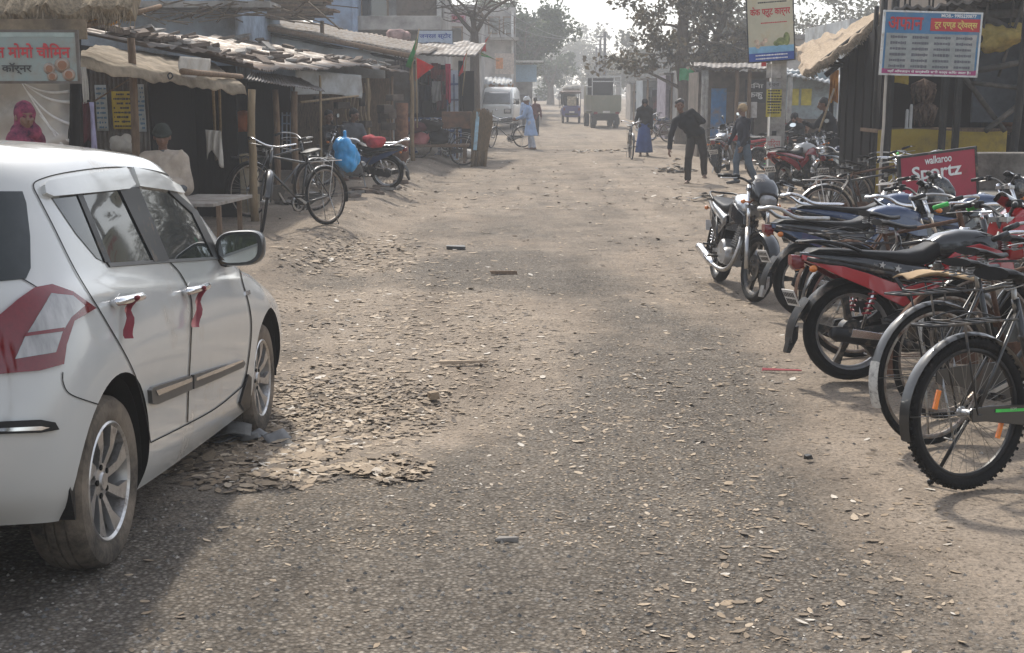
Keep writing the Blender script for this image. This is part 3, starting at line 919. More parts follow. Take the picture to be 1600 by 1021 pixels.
def make_moto(label, c, group=None, stars=False, style='alloy', cowl='bikini', steer=.0, mirrors=True, rail='black', tailtall=0.0, guard=True, plate=True):
    """c: materials body, accent, tank, rim, spoke, hub, engine, spring"""
    root = thing('motorcycle', label, 'motorcycle', group=group)
    WB = 1.27
    ax = Vector((.98, 0, .98)); ad = Vector((WB-.03-.98, 0, .30-.98)).normalized()      # steering axis
    S = Matrix.Translation(ax) @ Matrix.Rotation(-steer, 4, ad) @ Matrix.Translation(-ax)
    moto_wheel(root, (0,0,.305), c, style)
    moto_wheel(root, (WB,0,.305), c, style, S, .043, disc=True)
    # frame, swing arm, chain case, stand
    f = MB()
    for s in (-1, 1):
        f.tube([(.42,s*.13,.62),(.2,s*.14,.66),(-.1,s*.13,.72),(-.32,s*.1,.76)], .014, 8)
        f.tube([(.95,s*.03,.86),(.72,s*.1,.66),(.5,s*.14,.6),(.4,s*.14,.35),(.5,s*.12,.22)], .017, 8)
        f.tube([(.2,s*.15,.66),(.38,s*.16,.42)], .013, 6)
    f.tube([(.98,0,.9),(.88,0,.6),(.78,0,.35),(.6,0,.24)], .02, 8)
    f.tube([ax+ad*-.02, ax+ad*.17], .032, 10)
    f.build('frame', M_dark, root)
    sw = MB()
    for s in (-1, 1): sw.beam((0,s*.085,.305),(.42,s*.1,.36),.03,.045)
    sw.beam((.38,-.11,.36),(.38,.11,.36),.05,.05)
    sw.build('swing_arm', M_dark, root, bevel=.006)
    cc = MB().prism([(-.1,.27),(-.06,.37),(.1,.39),(.42,.43),(.44,.33),(.1,.25),(-.05,.23)], .09, .125); cc.build('chain_cover', M_blk, root, bevel=.006)
    # engine
    e = MB()
    e.lathe([(0,-.16),(.1,-.16),(.118,-.14),(.118,.14),(.1,.16),(0,.16)], 22, 0, 'y', (.52,0,.36))
    e.lathe([(0,-.165),(.07,-.165),(.085,-.14),(.085,.14),(.07,.165),(0,.165)], 18, 0, 'y', (.66,0,.33))
    e.box((.58,0,.33),(.32,.22,.17))
    for k in range(9): e.box((.70+.011*k,0,.44+.022*k),(.17-.004*k,.19-.004*k,.012), 0, M=None)
    e.beam((.68,0,.42),(.78,0,.63),.13,.13)
    e.build('engine', c['engine'], root, sharp=35)
    en = MB().box((.63,0,.68),(.14,.11,.09)); en.build('carburettor', M_steel, root, bevel=.015)
    ex = MB().tube(cr([(.8,-.05,.55),(.9,-.09,.45),(.86,-.13,.28),(.68,-.15,.2),(.4,-.165,.2),(.3,-.165,.22)], 5), .02, 10)
    pi_ = ex.build('exhaust_pipe', M_steel, root)
    MB().tube([(.36,-.165,.205),(.32,-.168,.215),(.28,-.17,.225),(-.12,-.185,.30),(-.18,-.188,.312),(-.2,-.189,.316)], [.022,.034,.045,.047,.042,.03], 14).build('muffler', c.get('muffler', M_blk), pi_)
    sh_ = MB().prism([(.22,.25),(.2,.29),(-.08,.34),(-.1,.29)], -.236, -.228); sh_.build('heat_shield', M_chrome, pi_, bevel=.003)
    # shocks
    for s in (-1, 1):
        a, b = Vector((.02, s*.125, .33)), Vector((.13, s*.125, .67))
        q = MB().tube([a, b], .012, 8).build('shock_absorber', M_chrome, root)
        MB().tube(helix(a+(b-a)*.22, a+(b-a)*.92, .024, 8), .0052, 5, cap=True).build('spring', c['spring'], q)
    # rear mudguard, plate, flap
    mg = MB()
    pr = [(.335*math.cos(t), .305+.335*math.sin(t)) for t in (R(a) for a in range(35, 166, 10))]
    mg.sheet(lambda u, v: (cr([Vector((p[0], 0, p[1])) for p in pr], 1)[round(u*(len(pr)-1))].x, (v-.5)*.15, pr[round(u*(len(pr)-1))][1] - .03*(2*v-1)**2), len(pr)-1, 6, 0, .004)
    mg.sheet(lambda u, v: (-.29-.10*u-.03*math.sin(u*3), (v-.5)*(.14-.02*u), .52-.26*u - .015*(2*v-1)**2), 8, 4, 0, .006)
    mgo = mg.build('rear_mudguard', M_blk, root, sharp=50)
    if guard:
        MB().prism([(-.38,.34),(-.345,.35),(-.35,.27),(-.40,.18),(-.425,.185),(-.405,.26)], -.035, .035).build('mud_flap', M_steel if c.get('flap') else M_blk, mgo, bevel=.005)
    if plate:
        P_ = Matrix.Translation((-.385,0,.52)) @ Matrix.Rotation(R(-24), 4, 'Y')
        pm_ = MB().box((0,0,0),(.006,.2,.11), M=P_)
        pl_ = pm_.build('number_plate', M_white, root, bevel=.002)
        pt = MB()
        for k in range(6): pt.box((-.0045,-.075+.03*k,.022),(.002,.016,.03), M=P_); pt.box((-.0045,-.07+.028*k,-.022),(.002,.017,.032), M=P_)
        pt.build('plate_marking', M_blk, pl_)
    # tail: upper cowl, lower coloured wedge
    def yz(s, x): return s*(.135 - .10*max(0, (-x-.02)/.42)**1.3)
    def tx_(x): return x if x > -.1 else -.1+(x+.1)*.74
    t = MB()
    xs_ = [-.43,-.36,-.25,-.1,.05,.2,.33,.44]
    lo = [.77,.755,.73,.70,.665,.62,.575,.55]; hi = [.80,.80,.80,.79,.775,.755,.73,.71]
    t.loft([section(tx_(x), abs(yz(1,x))+.012, l, h+tailtall*(.0 if x > 0 else .4), 16, .6) for x, l, h in zip(xs_, lo, hi)])
    tc_ = t.build('tail_cowl', c['body'], root, sharp=45)
    a_ = MB()
    for s in (-1, 1):
        up = [Vector((tx_(x), yz(s,x)+s*.020, z)) for x, z in ((-.42,.785),(-.3,.765),(-.12,.715),(.05,.665),(.2,.61),(.33,.585),(.44,.62),(.56,.70))]
        dn = [Vector((tx_(x), yz(s,min(x,.3))+s*.024, z)) for x, z in ((-.42,.755),(-.3,.715),(-.12,.645),(.05,.575),(.18,.505),(.27,.46),(.42,.53),(.6,.63))]
        n_ = len(up)
        inn = [p - Vector((0, s*.03, 0)) for p in up] + [p - Vector((0, s*.03, 0)) for p in dn]
        a_.add(up+dn+inn, [(i, i+1, n_+i+1, n_+i)[::-s] for i in range(n_-1)] + [(2*n_+i, 2*n_+i+1, i+1, i)[::-s] for i in range(n_-1)] + [(n_+i, n_+i+1, 3*n_+i+1, 3*n_+i)[::-s] for i in range(n_-1)] + [(0,n_,3*n_,2*n_)[::s], (n_-1,2*n_-1,4*n_-1,3*n_-1)[::-s]], 0)
    sp_ = a_.build('side_panel', c['accent'], root, fix=True, bevel=.004)
    if stars:
        for k, (x, z, r) in enumerate(((.135,.715,.022),(.235,.692,.024),(.325,.668,.018))):
            pts = [(x + (r if i % 2 == 0 else r*.42)*math.sin(PI*i/5+.2), z + (r if i % 2 == 0 else r*.42)*math.cos(PI*i/5+.2)) for i in range(10)]
            for s in (-1, 1):
                y = s*.1515
                MB().prism(pts, y, y+s*.004).build('star_decal', M_white, tc_)
        sc = MB().tube(cr([(.36,-.166,.615),(.42,-.166,.607),(.5,-.165,.602),(.56,-.163,.60)], 5), .003, 5); sc.tube(cr([(.34,-.166,.60),(.37,-.167,.635),(.41,-.166,.63)], 5), .0025, 5)
        sc.build('script_decal', M_white, sp_)
    tl_ = MB().loft([section(-.32,.05,.70,.775,12), section(-.37,.05,.69,.785,12), section(-.392,.035,.72,.785,12)]); tlo = tl_.build('tail_lamp', M_red, root, sharp=50)
    # seat
    sx = [-.36,-.3,-.15,.02,.18,.32,.42,.5,.56]
    sz = [.80,.825,.822,.81,.80,.795,.81,.85,.88]; sw_ = [.07,.11,.128,.135,.138,.135,.12,.10,.085]
    sb = [.785,.785,.78,.76,.735,.705,.70,.72,.76]
    MB().loft([section(tx_(x), w, b, z, 18, .55) for x, z, w, b in zip(sx, sz, sw_, sb)]).build('seat', M_seat, root, sharp=50)
    gr = MB()
    if rail == 'black':
        for s in (-1, 1): gr.tube(cr([(.0,s*.15,.80),(-.13,s*.155,.845),(-.26,s*.12,.865),(-.33,s*.05,.86),(-.33,0,.86)], 4), .011, 8)
    else:
        for s in (-1, 1): gr.tube(cr([(.12,s*.155,.82),(-.1,s*.16,.825),(-.2,s*.16,.845),(-.29,s*.14,.90),(-.37,s*.10,.92),(-.41,s*.05,.91),(-.41,0,.91)], 4), .017, 8)
    gr.build('grab_rail', M_blk if rail == 'black' else c.get('rail', M_chrome), root)
    # tank and shrouds
    tx = [.50,.56,.66,.76,.86,.94,.985]; tw = [.075,.105,.135,.148,.145,.11,.06]
    tb = [.77,.73,.70,.69,.70,.74,.80]; tt = [.86,.90,.925,.925,.90,.87,.845]
    tk = MB().loft([section(x, w, b, z, 20, .62) for x, w, b, z in zip(tx, tw, tb, tt)])
    tko = tk.build('fuel_tank', c['tank'], root, sharp=50)
    MB().lathe([(0,.012),(.03,.012),(.034,0)], 16, 0, 'z', (.74,0,.922)).build('fuel_cap', M_chrome, tko)
    sd_ = MB()
    for s in (-1, 1):
        def q(x, z, o): return Vector((x, s*o, z))
        up = [q(.53,.72,.135), q(.64,.81,.152), q(.76,.835,.160), q(.9,.79,.148), q(1.0,.745,.11)]
        dn = [q(.55,.69,.135), q(.64,.715,.158), q(.78,.70,.172), q(.9,.66,.16), q(1.02,.66,.11)]
        inn = [p-Vector((0,s*.02,0)) for p in up+dn]
        sd_.add(up+dn+inn, [(i,i+1,6+i,5+i)[::-s] for i in range(4)] + [(10+i,11+i,i+1,i)[::-s] for i in range(4)] + [(5+i,6+i,16+i,15+i)[::-s] for i in range(4)] + [(0,5,15,10)[::s],(4,9,19,14)[::-s]])
    sd_.build('tank_shroud', c['accent'], root, fix=True, bevel=.006)
    # front end
    fk = MB()
    for s in (-1, 1):
        t0 = ax + Vector((0,s*.095,0)) - ad*.04
        fk.tube([t0, t0+ad*.42], .019, 10, 0); fk.tube([t0+ad*.4, t0+ad*.78], .026, 10, 1)
    for k in (.0, .16): fk.beam(ax+ad*k+Vector((0,-.115,0)), ax+ad*k+Vector((0,.115,0)), .05, .03, 1)
    fk.xf(S).build('fork', [M_chrome, M_steel], root)
    fm = MB(); 
    fm.sheet(lambda u, v: (WB+.345*math.cos(R(20+150*u)), (v-.5)*.13*(1-.5*abs(2*u-1)**3), .305+.345*math.sin(R(20+150*u)) - .03*(2*v-1)**2), 16, 6, 0, .005)
    fm.xf(S).build('front_mudguard', c.get('fender', c['tank']), root, sharp=50)
    hb = MB()
    for s in (-1, 1): hb.tube(cr([(1.0,s*.0,1.0),(1.0,s*.06,1.01),(.98,s*.15,1.06),(.93,s*.25,1.075),(.86,s*.36,1.06)], 4), .011, 8)
    hbo = hb.xf(S).build('handlebar', M_chrome if c.get('bar') else M_dark, root)
    for s in (-1, 1):
        MB().tube([(.925,s*.262,1.075),(.86,s*.365,1.06)], .017, 10).xf(S).build('grip', c.get('grip', M_blk), hbo)
        MB().tube(cr([(.97,s*.22,1.07),(1.0,s*.27,1.06),(.95,s*.38,1.045)], 4), .006, 6).xf(S).build('lever', M_steel, hbo)
        MB().box((.955,s*.225,1.075),(.05,.05,.05)).xf(S).build('switch_box', M_blk, hbo, bevel=.01)
    if mirrors:
        for s in (-1, 1):
            m_ = MB().tube(cr([(.95,s*.24,1.08),(.97,s*.27,1.16),(.96,s*.32,1.24)], 4), .006, 6)
            mo_ = m_.xf(S).build('mirror', M_blk, root)
            T = Matrix.Translation((.955,s*.335,1.26)) @ Matrix.Rotation(s*.25,4,'Z') @ Matrix.Rotation(.1,4,'Y')
            MB().loft([[T @ Vector((o, .062*k*math.cos(a), .04*k*math.sin(a))) for a in (2*PI*i/18 for i in range(18))] for o, k in ((.03,.4),(.02,.85),(-.0,1),(-.008,.97))]).xf(S).build('mirror_shell', M_blk, mo_, sharp=40)
            MB().loft([[T @ Vector((o, .056*math.cos(a), .035*math.sin(a))) for a in (2*PI*i/18 for i in range(18))] for o in (-.0085,-.0095)]).xf(S).build('mirror_glass', mat('mirror_glass', (.8,.82,.8), .02, 1, var=.02), mo_)
    ck = MB()
    if cowl == 'bikini':
        ck.loft([section(1.02,.10,.86,1.07,18,.6), section(1.08,.125,.84,1.10,18,.6), section(1.16,.115,.83,1.06,18,.6), section(1.22,.095,.835,.98,18,.6)])
        ck.sheet(lambda u, v: (1.0+.16*v, (u-.5)*(.2-.06*(1-v)), 1.13-.08*v-.03*(2*u-1)**2), 10, 6, 0, .006)
        co_ = ck.xf(S).build('headlight_cowl', c['cowl'], root, sharp=45)
        MB().loft([section(1.20,.088,.845,.965,16,.7), section(1.238,.075,.855,.955,16,.7), section(1.25,.03,.88,.93,16,.7)]).xf(S).build('headlight', M_lens, co_, sharp=50)
    elif cowl == 'fairing':
        ck.loft([section(.97,.15,.70,.98,18,.6), section(1.06,.16,.72,1.06,18,.6), section(1.17,.135,.76,1.04,18,.6), section(1.27,.09,.80,.96,18,.6)])
        co_ = ck.xf(S).build('fairing', c['cowl'], root, sharp=45)
        MB().sheet(lambda u, v: (.98+.2*v, (u-.5)*(.24-.04*(1-v)), 1.15-.11*v-.05*(2*u-1)**2), 12, 6, 0, .005).xf(S).build('windscreen', M_vis2, co_, sharp=50)
        MB().loft([section(1.25,.085,.82,.94,16,.7), section(1.285,.07,.83,.93,16,.7), section(1.295,.03,.86,.9,16,.7)]).xf(S).build('headlight', M_lens, co_, sharp=50)
    else:
        ck.lathe([(.0,1.0),(.06,1.02),(.09,1.08),(.095,1.12)], 22, 0, 'x', (0,0,.93)); ck.lathe([(0,0),(.04,0),(.04,.05)], 14, 0, 'z', (1.04,0,1.03))
        co_ = ck.xf(S).build('headlight_shell', c['cowl'], root, sharp=45)
        MB().lathe([(.09,1.12),(.07,1.145),(0,1.155)], 22, 0, 'x', (0,0,.93)).xf(S).build('headlight', M_lens, co_)
    for s in (-1, 1):
        i_ = MB().tube([(1.08,s*.1,.87),(1.08,s*.16,.87)], .008, 6); i_.ball((1.08,s*.175,.87),(.03,.02,.022), 0, 10, 6)
        i_.xf(S).build('turn_signal', M_amber, root)
        i2 = MB().tube([(-.28,s*.06,.70),(-.29,s*.12,.70)], .008, 6); i2.ball((-.295,s*.135,.70),(.026,.022,.022), 0, 10, 6)
        i2.build('turn_signal', M_amber, root)
    for s in (-1, 1):
        MB().tube([(.45,s*.12,.3),(.45,s*.26,.3)], .013, 8).build('footrest', M_dark, root)
        MB().tube([(.16,s*.14,.38),(.16,s*.24,.38)], .012, 8).beam((.16,s*.14,.38),(.33,s*.13,.44),.012,.03).build('footrest', M_dark, root)
    MB().tube([(.42,.13,.26),(.36,.2,.04),(.34,.22,-.01)], .011, 8).build('side_stand', M_steel, root)
    return root


M_vis2 = mat('smoke_screen', (.03,.03,.032), .1, coat=.8)
M_spk = mat('black_alloy', (.02,.02,.021), .4, .3, dirt=DUST, dirtamt=.3, dscale=10)
M_rimlip = mat('polished_rim', (.5,.5,.51), .3, .8, dirt=DUST, dirtamt=.25, dscale=9)
P_red = paint('red_paint', (.40,.012,.018)); P_black = paint('black_paint', (.012,.012,.014)); P_navy = paint('navy_paint', (.022,.045,.11))
P_silver = paint('silver_paint', (.45,.46,.47), metal=.6); P_white = paint('white_paint', (.6,.6,.6)); P_blue = paint('blue_paint', (.05,.13,.33)); P_grey = paint('grey_paint', (.16,.17,.19), metal=.4)
M_eng = mat('engine_grey', (.05,.05,.052), .5, .5, dirt=DUST, dirtamt=.35, dscale=9)
M_engs = mat('engine_alloy', (.3,.3,.3), .45, .8, dirt=DUST, dirtamt=.35, dscale=9)
M_redspring = mat('red_spring', (.35,.01,.025), .35, coat=.4)
M_greengrip = mat('green_grip', (.03,.42,.06), .5)
base = dict(body=P_black, accent=P_black, tank=P_black, rim=M_rimlip, spoke=M_spk, hub=M_spk, engine=M_eng, spring=M_chrome, cowl=P_black)


def bike_at(root, px, py, heading, lean, rear=True, wheel=.305):
    """stand the bike with its rear (or front) tyre on the ground where the photo shows it"""
    p = gnd(px, py)
    if not rear: p = p - Matrix.Rotation(heading, 3, 'Z') @ Vector((1.27,0,0))
    q = p + Matrix.Rotation(heading, 3, 'Z') @ Vector((1.27,0,0))
    z0, z1 = gz(p.x, p.y), gz(q.x, q.y)
    root.location = (p.x, p.y, z0+.004)
    root.rotation_mode = 'ZYX' if False else 'XYZ'
    M = Matrix.Rotation(heading, 4, 'Z') @ Matrix.Rotation(-math.atan2(z1-z0, 1.27), 4, 'Y') @ Matrix.Rotation(lean, 4, 'X')
    root.rotation_euler = M.to_euler()
    return root


G_M = 'motorcycles parked along the right side'
red = make_moto('red and black motorcycle with three white stars on its tail panel', dict(base, accent=P_red, spring=M_redspring, cowl=P_red), G_M, stars=True, cowl='fairing', mirrors=False)
bike_at(red, 1328, 595, R(8), -.10)
navy = make_moto('black motorcycle with blue tank and thick silver grab rail beside the red one', dict(base, tank=P_navy, accent=P_navy, rail=M_steel, flap=True), G_M, rail='chrome', cowl='bikini', mirrors=False)
bike_at(navy, 1262, 497, R(10), -.10); navy.scale = (.95,)*3
navy2 = make_moto('dark blue motorcycle with thin chrome grab rail half hidden behind the blue tank one', dict(base, body=P_navy, tank=P_navy, accent=P_black, rim=M_chrome, spoke=M_chrome, engine=M_engs), G_M, rail='chrome', style='spoke', cowl='bikini', mirrors=False)
bike_at(navy2, 1288, 458, R(6), -.1); navy2.scale = (.95,)*3
silver = make_moto('silver motorcycle with black headlamp cowl facing the camera, farthest out in the near row', dict(base, body=P_silver, accent=P_black, tank=P_silver, fender=P_black, muffler=M_chrome, engine=M_engs, rim=M_spk, cowl=P_black), G_M, rail='black', cowl='bikini', style='alloy', mirrors=False, steer=R(8))
bike_at(silver, 1180, 475, R(-85), -.1, rear=False); silver.scale = (.95,)*3


# bicycles
def make_cycle(label, group=None, kind='roadster', steer=0, c=None):
    c = c or {}
    root = thing('bicycle', label, 'bicycle', group=group)
    mtb = kind == 'mtb'
    RW = .335 if mtb else .352
    TW = .026 if mtb else .018
    WB = 1.06 if mtb else 1.12
    fr = c.get('frame', M_blackenam)
    ht = Vector((WB-.25, 0, .88)); hb_ = Vector((WB-.20, 0, .70)); ad = (hb_-ht).normalized()
    S = Matrix.Translation(ht) @ Matrix.Rotation(-steer, 4, ad) @ Matrix.Translation(-ht)
    bb = Vector((.43, 0, .29)); st = Vector((.28, 0, .80))

    def wheel(cn, T=None, refl=False):
        ty = MB().tube([Vector(cn)+Vector(((RW-TW)*math.cos(2*PI*i/52), 0, (RW-TW)*math.sin(2*PI*i/52))) for i in range(52)], TW, 10, closed=True)
        if mtb:
            for k in range(64):
                a = 2*PI*k/64
                for y in ((-.012, .012) if k % 2 else (-.022, 0, .022)):
                    rr = RW-.0005-(abs(y)/.022)**2*.006
                    ty.box((0,0,0),(.009,.010,.013), M=Matrix.Translation(Vector(cn)+Vector((rr*math.cos(a), y, rr*math.sin(a)))) @ Matrix.Rotation(-a,4,'Y'))
        rm = MB().lathe([(RW-2*TW+.003,-.012),(RW-2*TW-.008,-.013),(RW-2*TW-.016,-.006),(RW-2*TW-.016,.006),(RW-2*TW-.008,.013),(RW-2*TW+.003,.012)], 48, 0, 'y', cn)
        for k in range(36):
            a = 2*PI*k/36; b = a + (.75 if (k//2) % 2 else -.75); y = .032 if k % 2 else -.032
            rm.tube([Vector(cn)+Vector((.022*math.cos(b), y, .022*math.sin(b))), Vector(cn)+Vector(((RW-2*TW-.01)*math.cos(a), 0, (RW-2*TW-.01)*math.sin(a)))], .0013, 4, 1, cap=False)
        h = MB().lathe([(0,-.055),(.008,-.055),(.008,-.04),(.026,-.038),(.026,-.03),(.016,-.025),(.016,.025),(.026,.03),(.026,.038),(.008,.04),(.008,.055),(0,.055)], 14, 0, 'y', cn)
        rfs = []
        if refl:
            for a in (2.75, -.45):
                p = Vector(cn)+Vector((.2*math.cos(a), -.012, .2*math.sin(a)))
                rf = MB(); rfs.append(rf); rf.box((0,0,0),(.02,.014,.085), M=Matrix.Translation(p) @ Matrix.Rotation(-a+PI/2+.1,4,'Y') @ Matrix.Rotation(R(78),4,'Y'))
        if T:
            for q in [ty, rm, h]+rfs: q.xf(T)
        ho = h.build('wheel', M_steel, root, sharp=40)
        ty.build('tyre', M_tyre, ho); rm.build('rim', [c.get('rim', M_rustrim), M_spokew], ho, sharp=40)
        for rf in rfs: rf.build('reflector', M_orange, ho, bevel=.003)
    wheel((0,0,RW), None, mtb); wheel((WB,0,RW), S, mtb)
    f = MB()
    tr = .018 if mtb else .0145
    f.tube([bb, st+Vector((-.005,0,.02))], tr, 10); f.tube([bb, hb_], tr, 10)
    f.tube([st-Vector((0,0,.05)), ht+Vector((.012,0,-.03))] if not mtb else [st-Vector((-.03,0,.16)), ht+Vector((.012,0,-.03))], tr, 10)
    for s in (-1, 1):
        f.tube([bb+Vector((-.02,s*.03,0)), (0,s*.055,RW)], .0095, 8); f.tube([st+Vector((0,s*.015,-.03)), (0,s*.055,RW)], .008, 8)
    f.tube([ht-ad*.04, hb_+ad*.02], .021, 12); f.lathe([(0,-.04),(.025,-.04),(.025,.04),(0,.04)], 14, 0, 'y', tuple(bb))
    f.build('frame', fr, root)
    fk = MB()
    for s in (-1, 1): fk.tube([hb_+ad*.02+Vector((0,s*.03,0)), hb_+ad*.08+Vector((0,s*.05,0)), (WB-.035,s*.055,RW+.12), (WB,s*.055,RW)], [.014,.013,.011,.009], 8)
    fk.xf(S).build('fork', fr, root)
    # mudguards
    def guard(cx, a0, a1, T, m, front=False):
        g = MB().sheet(lambda u, v: (cx+(RW+.02)*math.cos(R(a0+(a1-a0)*u)), (v-.5)*.056, RW+(RW+.02-.014*(2*v-1)**2)*math.sin(R(a0+(a1-a0)*u))), 22, 4, 0, .002)
        for s in (-1, 1):
            am = R(a1-18 if not front else a0+30)
            g.tube([(cx,s*.05,RW), (cx+(RW+.015)*math.cos(am), s*.03, RW+(RW+.015)*math.sin(am))], .0025, 5)
        if T: g.xf(T)
        return g.build('mudguard', m, root, sharp=50)
    mg = guard(0, 20, 195, None, c.get('guard', fr))
    if c.get('patch'):
        MB().sheet(lambda u, v: ((RW+.023)*math.cos(R(165+36*u)), (v-.5)*.064, RW+(RW+.023-.014*(2*v-1)**2)*math.sin(R(165+36*u))), 8, 4, 0, .002).build('mudguard_end', M_scuffed, mg, sharp=50)
    if not mtb: guard(WB, 15, 175, S, c.get('guard', fr), True)
    # drive
    d = MB().lathe([(.09,-.052),(.095,-.05),(.09,-.046),(.07,-.046),(.07,-.052),(.09,-.052)], 30, 0, 'y', tuple(bb))
    for k in range(5): d.beam(bb+Vector((0,-.049,0)), bb+Vector((.08*math.cos(k*1.257),-.049,.08*math.sin(k*1.257))), .008, .014)
    d.tube([bb+Vector((0,-.08,0)), bb+Vector((0,.08,0))], .009, 8)
    ca = c.get('crank', .7)
    for s in (-1, 1): d.beam(bb+Vector((0,s*.075,0)), bb+Vector((s*.17*math.cos(ca),s*.08,s*.17*math.sin(ca))), .014, .024)
    do = d.build('crankset', M_steel if not mtb else M_blk, root, sharp=40)
    for s in (-1, 1):
        pc = bb+Vector((s*.17*math.cos(ca),s*.135,s*.17*math.sin(ca)))
        p = MB().box(pc+Vector((.03,0,0)),(.02,.09,.024)).box(pc-Vector((.03,0,0)),(.02,.09,.024)).box(pc,(.06,.02,.014))
        p.build('pedal', M_blk, do, bevel=.004)
    ch = MB()
    if mtb: ch.prism([(-.03,RW-.03),(-.03,RW+.03),(.06,RW+.034),(.44,.345),(.52,.30),(.44,.235),(.05,RW-.034)], -.062, -.055)
    else: ch.prism([(-.04,RW-.035),(-.04,RW+.035),(.1,RW+.045),(.44,.40),(.545,.32),(.5,.2),(.4,.185),(.1,RW-.055)], -.066, -.058)
    cg = ch.build('chain_guard', c.get('chain', fr), root, bevel=.003)
    if mtb:
        MB().prism([(.10,RW+.016),(.36,.335),(.36,.322),(.10,RW+.002)], -.066, -.0635).build('green_stripe', M_neon, cg)
        lt = MB(); letters(lt, 'BOM', 0, 0, .012); lt.xf(Matrix.Translation((.2,-.068,.345)) @ Matrix.Rotation(.02,4,'Y')); lt.build('maker_mark', M_white, cg)
        f2 = MB()
        for q in (.25, .45, .65): f2.tube([bb.lerp(hb_, q)+Vector((.0,0,.0)), bb.lerp(hb_, q+.09)], .0195, 10)
        f2.build('frame_decal', M_neon, root)
    # saddle
    sz = st.z + (.13 if mtb else .1)
    sa = MB()
    rings = []
    for i in range(9):
        t = i/8; x = .14-.27*(1-t) if False else -.13+.27*t
        w = (.115*(1-t)**.8+.022) * (1 if t > .05 else .75); 
        rings.append([Vector((st.x-.02+x, w*math.cos(a), sz+.018*math.cos(PI*t*1.2)-.01 + (.03 if mtb else .022)*math.sin(a)*(1-.4*t) - .02*max(0,-math.sin(a))*0)) for a in (2*PI*k/14 for k in range(14))])
    sa.loft(rings)
    so_ = sa.build('saddle', c.get('saddle', M_seat), root, sharp=60)
    spb = MB().tube([st-Vector((0,0,.05)), (st.x-.02,0,sz-.02)], .012, 8)
    for s in (-1, 1):
        spb.tube(helix((st.x-.11,s*.06,sz-.065),(st.x-.11,s*.06,sz-.01),.018,4), .0035, 5)
        spb.tube([(st.x-.12,s*.06,sz-.065),(st.x,s*.03,sz-.05),(st.x+.1,s*.015,sz-.02)], .004, 6)
    spb.build('saddle_spring', M_steel, so_)
    # carrier
    if c.get('carrier', True):
        cr2 = MB(); z = RW*2+.065
        for s in (-1, 1):
            cr2.tube([(.24,s*.05,z+.0),(-.2,s*.075,z),(-.26,s*.06,z)], .006, 6)
            cr2.tube([(0,s*.06,RW),(-.09,s*.072,z)], .005, 6)
        cr2.tube([(-.26,-.06,z),(-.26,.06,z)], .006, 6)
        for k in range(5): cr2.beam((-.2+.08*k,-.072,z),(-.2+.08*k,.072,z),.018,.005)
        cr2.tube(cr([(.1,-.05,z+.02),(-.02,-.055,z+.045),(-.16,-.05,z+.02),(-.16,.05,z+.02),(-.02,.055,z+.045),(.1,.05,z+.02)], 4), .004, 5)
        cr2.build('carrier', c.get('carrier_m', M_dark), root)
    # handlebar
    hd = MB(); top = ht - ad*.09
    hd.tube([ht-ad*.02, top], .013, 8)
    for s in (-1, 1):
        if mtb: hd.tube(cr([top, top+Vector((.02,s*.1,.02)), top+Vector((.0,s*.2,.05)), top+Vector((-.06,s*.31,.055))], 4), .011, 8)
        else: hd.tube(cr([top, top+Vector((.06,s*.08,.01)), top+Vector((.05,s*.2,.05)), top+Vector((-.08,s*.27,.06)), top+Vector((-.2,s*.26,.03))], 5), .010, 8)
    ho = hd.xf(S).build('handlebar', c.get('bar', M_chrome), root)
    for s in (-1, 1):
        if mtb: g = MB().tube([top+Vector((-.02,s*.23,.054)), top+Vector((-.07,s*.33,.055))], .016, 10)
        else: g = MB().tube([top+Vector((-.11,s*.268,.055)), top+Vector((-.215,s*.26,.027))], .016, 10)
        g.xf(S).build('grip', c.get('grip', M_blk), ho)
        MB().tube(cr([top+Vector((.07,s*.12,0)), top+Vector((.0,s*.25,.0)), top+Vector((-.13,s*.24,-.01))], 4), .004, 5).xf(S).build('brake_lever', M_steel, ho)
    if c.get('basket') is not None: pass
    sd = MB()
    if mtb: sd.tube([(.06,.06,RW-.05),(.0,.09,RW*.5),(-.06,.15,.0)], .009, 8); sd.ball((-.065,.152,.008),.014)
    else:
        for s in (-1, 1): sd.tube([(0,s*.06,RW),(.06,s*.09,.02)] if not c.get('stand_down') else [(0,s*.06,RW),(-.09,s*.10,-.0)], .006, 6)
        sd.tube([(-.09,-.1,.004),(-.09,.1,.004)] if c.get('stand_down') else [(.06,-.09,.03),(.06,.09,.03)], .006, 6)
    sd.build('kick_stand', M_steel if not mtb else M_blk, root)
    return root


def cycle_at(root, px, py, heading, lean=0, WB=1.12, rear=True):
    p = gnd(px, py)
    if not rear: p = p - Matrix.Rotation(heading, 3, 'Z') @ Vector((WB,0,0))
    q = p + Matrix.Rotation(heading, 3, 'Z') @ Vector((WB,0,0))
    z0, z1 = gz(p.x, p.y), gz(q.x, q.y)
    root.location = (p.x, p.y, z0+.004)
    root.rotation_euler = (Matrix.Rotation(heading, 4, 'Z') @ Matrix.Rotation(-math.atan2(z1-z0, WB), 4, 'Y') @ Matrix.Rotation(lean, 4, 'X')).to_euler()
    return root


